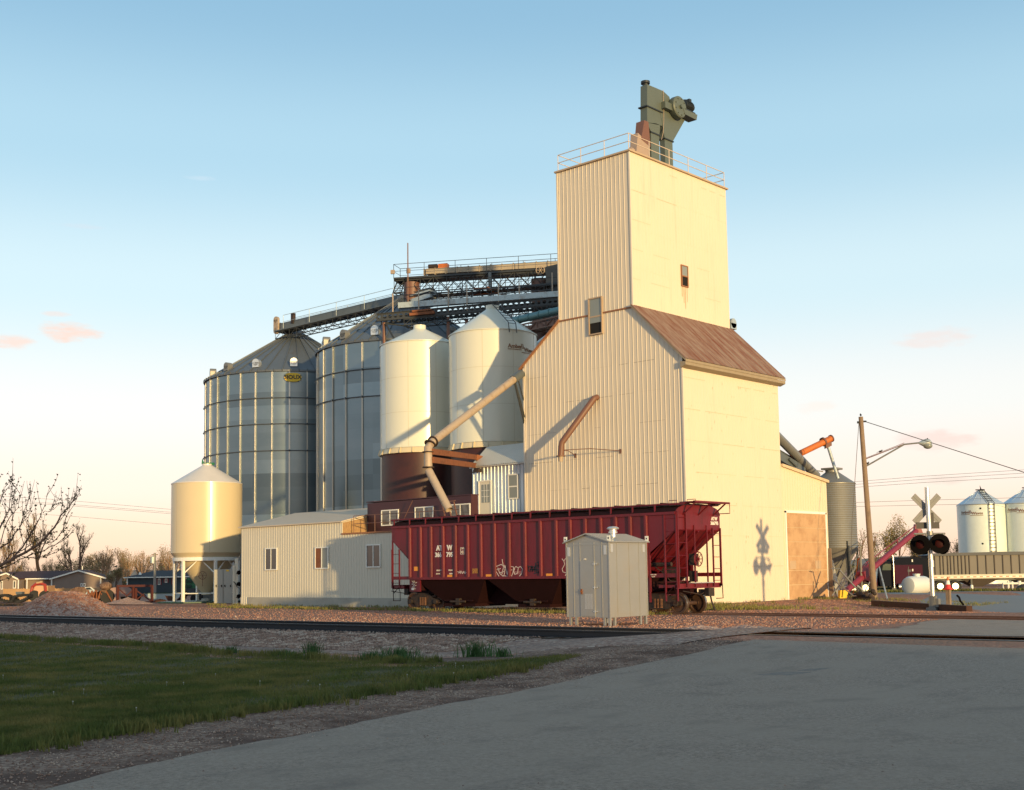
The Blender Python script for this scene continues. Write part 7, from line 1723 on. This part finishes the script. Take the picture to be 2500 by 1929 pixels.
ep = thing('meter_post', 'cream painted meter board with conduits between cabinet and office wall', 'meter board', (-66.3, 45.6, 0))
P = lambda u, v, dd=0.: Vector(D_at(u, v, 78.5+dd)); b = MB(); PL(b, [(567.5,1475),(567.5,1381),(573,1380),(573,1475)], 0, .3); PL(b, [(573.2,1475),(573.2,1364),(581,1363),(581,1475)], .05, .35); part('board', b, 'door_white', ep)
b = MB()
for v_ in (1398,1426,1456): b.tube(P(583,v_,-.1), P(583,v_,.2), .14, n=10); b.tube(P(576,v_+3,-.05), P(584,v_+2,-.05), .02, n=5)
b.path([P(570,1420,-.05),P(575,1425,-.05),P(579,1434,-.05),P(584,1436,-.05)], .02, 5); part('meters', b, 'black', ep)
b = MB(); c_ = D_at(502,1472,85.5); b.lathe(c_[0], c_[1], [(.01,c_[2]+.32),(.30,c_[2]+.30),(.34,c_[2]-.1)], 10); tag(part('concrete_block', b, 'concrete'), 'small round concrete block in front of the hopper bin', 'concrete block')
# ------------------------------------------------------------------ grass blades
def blades(name, m, pts, hmin, hmax, w_, seed, lean=.5):
    """pts: n x 3 array; one bent blade (2 triangles) at each"""
    r = np.random.RandomState(seed); P = np.array(pts, float); n = len(P)
    a = r.uniform(0, 2*PI, n); h = r.uniform(hmin, hmax, n); ww = w_*r.uniform(.6, 1.3, n)
    dx, dy = np.cos(a), np.sin(a); l = r.uniform(.1, lean, n)*h; b = r.uniform(0, 2*PI, n)
    lx, ly = np.cos(b)*l, np.sin(b)*l
    V = np.zeros((n,5,3))
    V[:,0] = P-np.stack([dx*ww, dy*ww, 0*ww], -1); V[:,1] = P+np.stack([dx*ww, dy*ww, 0*ww], -1)
    V[:,2] = P+np.stack([lx*.35+dx*ww*.7, ly*.35+dy*ww*.7, h*.6], -1); V[:,3] = P+np.stack([lx*.35-dx*ww*.7, ly*.35-dy*ww*.7, h*.6], -1)
    V[:,4] = P+np.stack([lx, ly, h], -1)
    F = np.array([[0,1,2],[0,2,3],[3,2,4]]); FF = (F[None]+5*np.arange(n)[:,None,None]).reshape(-1,3)
    me = bpy.data.meshes.new(name); me.vertices.add(n*5); me.vertices.foreach_set('co', V.reshape(-1)); k = len(FF)
    me.loops.add(k*3); me.loops.foreach_set('vertex_index', FF.reshape(-1).astype(np.int32)); me.polygons.add(k)
    me.polygons.foreach_set('loop_start', np.arange(0, k*3, 3, dtype=np.int32)); me.polygons.foreach_set('loop_total', np.full(k, 3, dtype=np.int32))
    me.update(); me.materials.append(M[m]); o = bpy.data.objects.new(name, me); COL.objects.link(o); return o
rg = random.Random(21)
def patchy(x, y):
    return .5+.25*math.sin(x*1.1+y*.7)+.2*math.sin(x*2.7-y*1.9+1)+.15*math.sin(x*5.3+y*4.1+2)
pts = []
while len(pts) < 190000:
    lat = rg.uniform(-.46, .12); d = 7.5/(1-rg.random()*.80); 
    if d > 45: continue
    p = RGT*(lat*d)+FWD*d; x, y = p.x, p.y
    if x > -12.3 or y < 2 or x < -60 or y > yfar(x)+rg.gauss(0,.12): continue
    if patchy(x, y)+rg.uniform(-.45,.45) < .36: continue
    pts.append((x, y, gz(x, y)+.015))
o = blades('lawn_grass', 'grass', pts, .018, .058, .0055, 4)
tag(o, 'short mown lawn grass in the shaded left foreground', 'grass', kind='stuff')
# ragged lawn edge and small weeds over soil and along the siding
pts = []
def clump(cx, cy, r, n):
    for _ in range(n):
        a = rg.uniform(0, 6.28); q = r*math.sqrt(rg.random()); x, y = cx+q*math.cos(a)*1.7, cy+q*math.sin(a)*.6; pts.append((x, y, gz(x, y)+.02))
for _ in range(170):
    x = rg.uniform(-45,-17); clump(x, yfar(x)+rg.gauss(.05,.25), rg.uniform(.08,.35), 60)
for _ in range(120):
    y = rg.uniform(6,16); x = interp(VERGE, y)+rg.gauss(-.1,.2); clump(x, y, rg.uniform(.05,.2), 30)
o = blades('edge_weeds', 'grass', pts, .05, .16, .008, 5); tag(o, 'ragged short weeds along the edges of the lawn', 'weeds', kind='stuff')
pts = []
for _ in range(230):
    x = rg.uniform(-60,-29); clump(x, 40.0+rg.gauss(0,.35), rg.uniform(.1,.5), 26)
for _ in range(120):
    x = rg.uniform(-66,-29); clump(x, 43.0+rg.gauss(0,.25), rg.uniform(.1,.5), 20)
for _ in range(200):
    x = rg.uniform(-35.2,-28); y = 44.5+abs(rg.gauss(0,5)); clump(x, min(y, 60), rg.uniform(.1,.45), 26)
for _ in range(60): clump(rg.uniform(-36,-24), rg.uniform(60,66), rg.uniform(.1,.5), 30)
M['dry_grass'] = mat('yellow_green_yard_grass', (.16,.17,.045), .8, var=.45, vs=1.5, dirt=(.30,.22,.08), ds=1.3, dlo=.45, dhi=.65, spec=.2)  # yellow-green tone of the weeds by siding and elevator
o = blades('yard_weeds', 'dry_grass', pts, .05, .17, .012, 6); tag(o, 'sparse yellow green weeds along the siding and the foot of the elevator', 'weeds', kind='stuff')
pts = []
for _ in range(420):
    u = rg.uniform(-.02,.45); d = rg.uniform(88,97); p = RGT*(u*d)+FWD*d
    if p.x < -62: continue
    clump(p.x, p.y, .8, 22)
o = blades('roadside_grass', 'grass', pts, .08, .28, .03, 7); tag(o, 'dark green grass strip under the trailer beyond the street', 'grass', kind='stuff')
# tall green weed tufts on the soil band, each its own plant
for k, (u, v, r_, h_, lab) in enumerate(((763,1585,.32,.42,'upright weed tuft left of the two big ones on the gravel edge'),(975,1602,.75,.40,'widest green weed tuft on the gravel edge'),(905,1600,.45,.26,'low weed tuft joined to the left of the widest one'),(1165,1602,.50,.45,'tall green weed tuft nearest the road'),(1228,1608,.26,.28,'small weed tuft just right of the tall one near the road'),(563,1582,.28,.24,'small dark weed tuft left of centre on the soil band'),(700,1588,.5,.18,'low spreading weed tuft between two upright ones'),(437,1574,.35,.16,'low weed tuft far left on the soil band'))):
    d = cF+cR*((u-1250)/2971.7174)-cV*((v+12-1120.511)/2971.7174); t = (.06-1.86)/d.z; x0, y0 = d.x*t, d.y*t
    pts = []
    for _ in range(int(520*r_)):
        a = rg.uniform(0, 6.28); q = r_*abs(rg.gauss(0,.5)); x, y = x0+q*math.cos(a)*1.2, y0+q*math.sin(a)*.5; pts.append((x, y, gz(x, y)))
    o = blades('weed_tuft', 'weed', pts, h_*.25, h_*.85, .009, 30+k, .7); tag(o, lab, 'weed', 'green weed tufts on the gravel edge')
# dandelion seed heads
b = MB()
for _ in range(45):
    lat = rg.uniform(-.42,.0); d = rg.uniform(8.5,22); p = RGT*(lat*d)+FWD*d; x, y = p.x, p.y
    if x > -13 or y > yfar(x)-.3: continue
    z = gz(x, y); h = rg.uniform(.07,.12); b.tube((x,y,z),(x,y,z+h), .002, n=3); b.ellipsoid((x,y,z+h), .010, .010, .010, 6, 4)
tag(part('dandelions', b, 'dandelion'), 'scattered white dandelion heads on the lawn', 'dandelions', kind='stuff')
# pink stones over the yard, warm where the low sun grazes them
pts = []
for _ in range(42000):
    u = rg.uniform(-.43,.36); d = 30/(1-rg.random()*.62); p = RGT*(u*d)+FWD*d; x, y = p.x, p.y
    if tdist(x, y) < 2.2 or y > 40.2 or x > -17.5 or (-26.6 < x < -24.6 and 31.2 < y < 33.5): continue
    pts.append((x, y, gz(x, y)+.006))
for _ in range(9000):
    x = rg.uniform(-34,-19); y = rg.uniform(43.2,62)
    if y > 50 and x > -22-.6*(y-50): continue
    pts.append((x, y, gz(x, y)+.006))
o = scatter_stones('yard_stones', 'stone_pink', pts, .014, .036, 8); tag(o, 'pink crushed stone lying over the yard between the tracks', 'gravel', kind='stuff')
# pebbles and cracks on the road
pts = []
for _ in range(1500):
    lat = rg.uniform(-.42,.42); d = 4.5/(1-rg.random()*.78); p = RGT*(lat*d)+FWD*d; x, y = p.x, p.y
    if x < interp(EDGE, y)-1 or y > 22: continue
    if x > interp(EDGE, y)+1.5 and rg.random() < .6: continue
    pts.append((x, y, gz(x, y)+.014))
for _ in range(9000):
    y = rg.uniform(3,22); x = interp(EDGE, y)+rg.gauss(-1.0,.9)
    if x > interp(EDGE, y)+.5: continue
    pts.append((x, y, gz(x, y)+.012))
o = scatter_stones('road_pebbles', 'stone', pts, .005, .016, 9); tag(o, 'loose pebbles along the edge of the road', 'gravel', kind='stuff')
pt = MB()
for (u, v, L, wd, an) in ((1915,1642,.9,.22,.1),(1985,1636,.6,.12,.3),(1430,1905,.55,.035,.35),(1385,1899,.4,.02,.1)):
    d = cF+cR*((u-1250)/2971.7174)-cV*((v-1120.511)/2971.7174); t = (.2-1.86)/d.z; x0, y0 = d.x*t, d.y*t
    n = 14; top = []; bot = []
    for i in range(n+1):
        s_ = (i/n-.5)*L; w2 = wd*(1-(2*i/n-1)**2)*(.6+.4*rg.random()); ca, sa = math.cos(an), math.sin(an)
        q = RGT*s_*ca+FWD*s_*sa; nn = FWD*ca-RGT*sa
        for lst, sg_ in ((top,1),(bot,-1)): c_ = q+nn*(w2*sg_*(1+.3*rg.random())); lst.append((x0+c_.x, y0+c_.y))
    vs = [(x, y, gz(x, y)+.018) for x, y in top+bot]; k0_ = len(pt.v)
    pt.v += vs; pt.f += [(k0_+i, k0_+i+1, k0_+n+2+i, k0_+n+1+i) for i in range(n)]
o = part('road_tar_patches', pt, mat('dark_tar_patch', (.20,.165,.14), .9, var=.4, vs=9)); o['kind'] = 'structure'

# ------------------------------------------------------------------ trees
def grow(tb, wb, r, p, d, L, R, lvl, spread=.55, up=.12, kids=(2,3), seg=3, tips=None, tw=.018, wl=.5):
    """recursive branch: thick wood to tb, twigs to wb"""
    pts = [p]; dd = d.copy(); q = p
    for i in range(seg):
        dd = (dd+Vector((r.uniform(-1,1), r.uniform(-1,1), r.uniform(-.6,1)))*.16+UP*up*.5).normalized(); q = q+dd*(L/seg); pts.append(q)
    rr = [R*(1-.42*i/seg) for i in range(seg+1)]
    tgt = tb if R > tw*1.6 else wb
    tgt.path([tuple(a) for a in pts], rr, 7 if R > .1 else (5 if R > .04 else 3))
    if lvl <= 0:
        if tips is not None: tips += pts[1:]
        return
    n = r.randint(*kids)
    for k in range(n):
        f = 1. if k == 0 else r.uniform(.35, .95); i = min(seg-1, int(f*seg)); base_ = pts[i]+(pts[i+1]-pts[i])*(f*seg-i)
        ax_ = Vector((r.uniform(-1,1), r.uniform(-1,1), r.uniform(-.3,.7))).normalized()
        nd = (dd*(1-.0)+ax_*(spread*(1.25 if k else .5))+UP*up).normalized()
        grow(tb, wb, r, base_, nd, L*r.uniform(.62,.84), R*(.70 if k == 0 else r.uniform(.48,.64)), lvl-1, spread, up, kids, seg, tips, tw, wl)
def leaves(b, r, tips, n, s, sp):
    for _ in range(n):
        c_ = r.choice(tips)+Vector((r.gauss(0,sp), r.gauss(0,sp), r.gauss(0,sp))); a = Vector((r.uniform(-1,1),r.uniform(-1,1),r.uniform(-1,1))).normalized(); bb_ = a.orthogonal().normalized(); q = s*r.uniform(.5,1.4)
        b.add([c_+a*q, c_-a*q*.3+bb_*q*.6, c_-a*q*.3-bb_*q*.6], [(0,1,2)])
def tree(name, label, x, y, h, seed, lvl=6, trunkR=None, lean=(0,0), spread=.6, leaf=0, leafm='bud', ls=.05, bark='bark', kids=(2,3), up=.12, first=.30, tw=.02, group=None, forks=1, crownm='twig'):
    r = random.Random(seed); z = gz(x, y)-.1; R = trunkR or h*.025
    o = thing(name, label, 'tree', (x, y, z), group); tb, wb, tips = MB(), MB(), []
    for k in range(forks):
        d = Vector((lean[0]+(r.uniform(-.45,.45) if forks > 1 else 0), lean[1]+(r.uniform(-.3,.3) if forks > 1 else 0), 1)).normalized()
        grow(tb, wb, r, Vector((x, y, z)), d, h*first, R, lvl, spread, up, kids, 3, tips, tw)
    part('trunk', tb, bark, o, smooth=True); c_ = MB(); 
    part('crown', wb, crownm, o)
    if leaf: leaves(c_, r, tips, leaf, ls, ls*2.2); part('leaf_buds', c_, leafm, o)
    return o
def at_bg(u, D): lat = (u-1250)/2971.7*D; return FR(lat, D)[:2]
x, y = at_bg(168, 205); tree('bare_tree', 'large bare forked tree leaning right, standing behind the tan house', x, y, 13.5, 5, 7, .42, (.42,.38), .62, 1500, 'bud', .07, 'bark_dark', (2,3), .16, .26, .03, 'bare trees behind the tan house')
x, y = at_bg(95, 215); tree('bare_tree', 'large bare tree with pale reddish branches behind the left end of the tan house', x, y, 14.5, 9, 7, .48, (.1,.1), .68, 1500, 'bud', .07, 'bark', (2,3), .14, .27, .03, 'bare trees behind the tan house')
x, y = at_bg(20, 220); tree('bare_tree', 'bare tree at the far left edge behind the near branches', x, y, 12, 19, 7, .36, (-.1,.0), .66, 1500, 'bud', .07, 'bark', (2,3), .14, .27, .03, 'bare trees behind the tan house')
x, y = at_bg(283, 150); tree('round_tree', 'small round budding tree between the two houses', x, y, 4.6, 12, 6, .12, (0,0), .5, 2600, 'budtwig', .06, 'bark_dark', (3,3), .22, .28, .02)
# tree belt on the horizon: several prototypes merged into one mass
def proto(seed, h, bud):
    r = random.Random(seed); tb, wb, tips = MB(), MB(), []
    grow(tb, wb, r, Vector((0,0,0)), UP, h*.26, h*.020, 6, .66, .12, (2,3), 2, tips, 0.05)
    lb = MB(); leaves(lb, r, tips, bud, .11, .3); wb.v, wb.f = tb.v+wb.v, tb.f+[tuple(i+len(tb.v) for i in f) for f in wb.f]
    return wb, lb
protos = [proto(40+k, 8.5, (260,500,900,180)[k]) for k in range(4)]
def belt(name, label, rows, seed):
    r = random.Random(seed); W_ = [[], [], 0]; L_ = [[], [], 0]
    for (u0, u1, D0, D1, h0, h1, n) in rows:
        for _ in range(n):
            u = r.uniform(u0, u1); D = r.uniform(D0, D1); x, y = at_bg(u, D); s_ = r.uniform(h0, h1)/8.5; a = r.uniform(0, 6.28); pw, pl_ = r.choice(protos); z = gz(x, y)-.2
            for (pm, acc) in ((pw, W_), (pl_, L_)):
                A = np.array(pm.v)*s_; ca, sa = math.cos(a), math.sin(a); B_ = np.stack([A[:,0]*ca-A[:,1]*sa+x, A[:,0]*sa+A[:,1]*ca+y, A[:,2]+z], -1)
                acc[0].append(B_); acc[1] += [tuple(i+acc[2] for i in f) for f in pm.f]; acc[2] += len(A)
    for acc, m_, nm in ((W_, 'twig', name), (L_, 'budtwig', name)):
        b = MB(); b.v = [tuple(p) for p in np.concatenate(acc[0])]; b.f = acc[1]
        if nm == name and m_ == 'twig': o = part(name, b, m_); tag(o, label, 'trees', kind='stuff')
        else: part('foliage', b, m_, o)['kind'] = 'stuff'
belt('tree_belt', 'distant belt of budding spring trees behind the two houses', [(-30,230,225,300,6,9,26),(200,520,250,330,7.5,11.5,44),(250,520,190,220,3.5,6,16)], 3)
M['far_hedge'] = mat('far_brush', (.10,.10,.045), .95, var=.5, vs=.25, dirt=(.16,.10,.06), ds=.3)
def brush(name, label, rows, seed, n, m_='far_hedge', s=.35):
    r = random.Random(seed); b = MB()
    for (u0, u1, D, h) in rows:
        for _ in range(n):
            u = r.uniform(u0, u1); x, y = at_bg(u, D+r.uniform(-6,6)); hh = h*(.55+.3*math.sin(u*.05)+.25*math.sin(u*.13+2)); z = gz(x, y)+abs(r.gauss(0,.5))*hh
            c_ = Vector((x, y, z)); a = Vector((r.uniform(-1,1),r.uniform(-1,1),r.uniform(-1,1))).normalized(); q_ = a.orthogonal().normalized(); q = s*r.uniform(.5,1.5)
            b.add([c_+a*q, c_+q_*q*.6, c_-a*q*.6, c_-q_*q*.6], [(0,1,2,3)])
    o = part(name, b, m_); tag(o, label, 'brush', kind='stuff')
brush('brush_belt', 'low olive brush under the distant tree belt behind the houses', [(-40,540,235,3.2),(240,540,200,1.8)], 8, 9000)
brush('brush_belt', 'low dark green brush behind the augers and the plum truck', [(2070,2290,125,2.6)], 9, 9000, 'far_hedge', .22)
brush('brush_belt', 'reddish far brush on the horizon between truck and trailer', [(2180,2340,240,2.4)], 10, 5000, 'far_hedge', .35)
for (u, D, h, sd_, lab, lf) in ((2117,118,6.6,61,'bare brown tree between grey hopper bin and leaning pole',300),(2085,122,7.2,62,'thin bare tree right behind the grey hopper bin',200),(2180,124,7.6,63,'budding light green tree behind the plum auger',3200),(2215,126,6.4,64,'smaller budding green tree right of the light green one behind the auger',2400),(2318,150,7.2,65,'dark bare tree just left of the caged white bin',500),(2300,158,6.2,66,'low dark bare tree behind the crossing lamps',400),(2470,170,7.6,67,'bare tree behind the white bins',300)):
    x, y = at_bg(u, D); tree('tree', lab, x, y, h, sd_, 6, .13, (.1,.05), .66, lf, 'budtwig' if lf > 1000 else 'bud', .085, 'bark_dark', (2,3) if lf < 1000 else (3,3), .14, .27, .022, 'trees beyond the street')
# near budding branches entering from the left
nt_ = thing('near_tree', 'near budding tree reaching in from the left edge with thin dark branches', 'tree', (*FR(-12.9, 26)[:2], 0))
r = random.Random(77); tb, lb = MB(), MB(); tipsN = []
D_ = 26.
def NP(u, v, dd=0.): return Vector(D_at(u, v, D_+dd))
mains = [([(-140,1500),(-60,1425),(0,1380),(45,1358),(92,1333),(122,1300),(150,1258),(168,1238),(187,1214)], .075),
 ([(0,1382),(25,1352),(52,1345),(100,1310),(125,1305)], .035), ([(-60,1430),(-20,1330),(8,1272),(22,1245),(30,1170)], .045), ([(-30,1360),(20,1325),(48,1290),(58,1250),(76,1206)], .035),
 ([(30,1365),(65,1320),(82,1290),(104,1250),(121,1190)], .035), ([(60,1350),(70,1310),(68,1270),(77,1205)], .022), ([(-60,1440),(-10,1395),(35,1375),(75,1352),(110,1345),(150,1322),(165,1312)], .03),
 ([(-80,1380),(-30,1290),(-2,1240),(12,1190)], .035), ([(20,1340),(30,1290),(34,1230),(38,1188)], .02), ([(0,1330),(18,1270),(44,1240),(53,1188)], .02), ([(92,1333),(130,1322),(152,1300),(160,1262),(149,1220)], .018), ([(45,1358),(84,1365),(118,1352)], .015), ([(-100,1480),(-40,1440),(0,1420),(24,1412)], .03), ([(-90,1350),(-40,1250),(-20,1190)], .04), ([(104,1250),(122,1248),(133,1234)], .012), ([(60,1330),(46,1290),(66,1250)], .014),([(150,1258),(162,1240),(186,1216)], .012)]
for k, (ln, R0) in enumerate(mains):
    P_ = []; dd = r.uniform(-1.2,1.2) if k else 0
    for (u0, v0), (u1, v1) in zip(ln, ln[1:]):
        for i in range(3): t_ = i/3; P_.append(NP(u0+(u1-u0)*t_+r.uniform(-2,2), v0+(v1-v0)*t_+r.uniform(-2,2), dd*len(P_)/20))
    P_.append(NP(*ln[-1], dd)); n = len(P_); tb.path([tuple(p) for p in P_], [R0*.58*(1-.86*i/(n-1)) for i in range(n)], 6)
    for i in range(2, n):
        if r.random() < .78:
            p = P_[i]; dirp = (P_[i]-P_[i-1]).normalized(); L = r.uniform(.16,.62); nd = (dirp*.7+Vector((r.uniform(-1,1),r.uniform(-1,1),r.uniform(-.1,1.3)))*.6).normalized()
            q = p+nd*L*.5; e_ = q+(nd+UP*.5).normalized()*L*.5; tb.path([tuple(p),tuple(q),tuple(e_)], [.007,.005,.0025], 4); tipsN += [q, e_, (q+e_)/2, (p+q)/2]
        tipsN.append(P_[i])
tb.path([FR(-12.9,26,-.1), FR(-12.8,26,.7), tuple(NP(-140,1500))], [.15,.12,.085], 8)
part('trunk', tb, mat('reddish_young_bark', (.19,.105,.075), .85, var=.3, vs=9), nt_)
leaves(lb, r, tipsN, 1100, .030, .02); part('leaf_buds', lb, mat('near_leaf_buds', (.055,.065,.018), .8, var=.4), nt_)

# ------------------------------------------------------------------ far ground cover strip, low hills
h_ = MB(); n = 60
for i in range(n+1):
    lat = -900+i*2300/n; z = 8+5*math.sin(i*.35)+3*math.sin(i*.8+1)
    for dd, zz in ((1500,-2),(1700,z*.8),(2000,z),(2600,-2)): h_.v.append(FR(lat, dd, zz))
h_.f = [(i*4+k, i*4+4+k, i*4+5+k, i*4+1+k) for i in range(n) for k in range(3)]
struct('far_hills', h_, mat('far_hills', (.26,.20,.15), .95, var=.2, vs=.01))

# ------------------------------------------------------------------ unseen hall added out of frame to the right to cast the foreground shade
def hall(nm, lab, p, q, wd, ze, zr_):
    p = Vector((*p, 0)); q = Vector((*q, 0)); d = (q-p).normalized(); n_ = Vector((d.y, -d.x, 0)); b = MB()
    o = thing(nm, lab, 'storage hall', tuple((p+q)/2))
    b.add([p-UP, q-UP, q+n_*wd-UP, p+n_*wd-UP, p+UP*ze, q+UP*ze, q+n_*wd+UP*ze, p+n_*wd+UP*ze], [(0,1,5,4),(1,2,6,5),(2,3,7,6),(3,0,4,7)])
    m1, m2 = p+n_*wd/2+UP*zr_, q+n_*wd/2+UP*zr_
    b.add([p+UP*ze, m1, p+n_*wd+UP*ze, q+UP*ze, m2, q+n_*wd+UP*ze], [(0,1,2),(3,5,4)]); part('wall', b, 'shade_hall_wall', o)
    b = MB(); b.add([p+UP*(ze+.01)-d*.5, q+UP*(ze+.01)+d*.5, m2+UP*.05+d*.5, m1+UP*.05-d*.5, p+n_*wd+UP*(ze+.01)-d*.5, q+n_*wd+UP*(ze+.01)+d*.5], [(0,1,2,3),(3,2,5,4)]); part('roof', b, 'steel_pale', o)
    b = MB()
    for t_ in (.25,.5,.75): c_ = p+(q-p)*t_; b.add([c_-d*2-n_*.03, c_+d*2-n_*.03, c_+d*2-n_*.03+UP*4, c_-d*2-n_*.03+UP*4], [(0,1,2,3)])
    part('door', b, 'white', o)
hall('shade_hall', 'unseen long beige hall with pale gable roof, added to cast the foreground shade', (18,-1.0), (150,-22.5), 18, 8.15, 8.85)
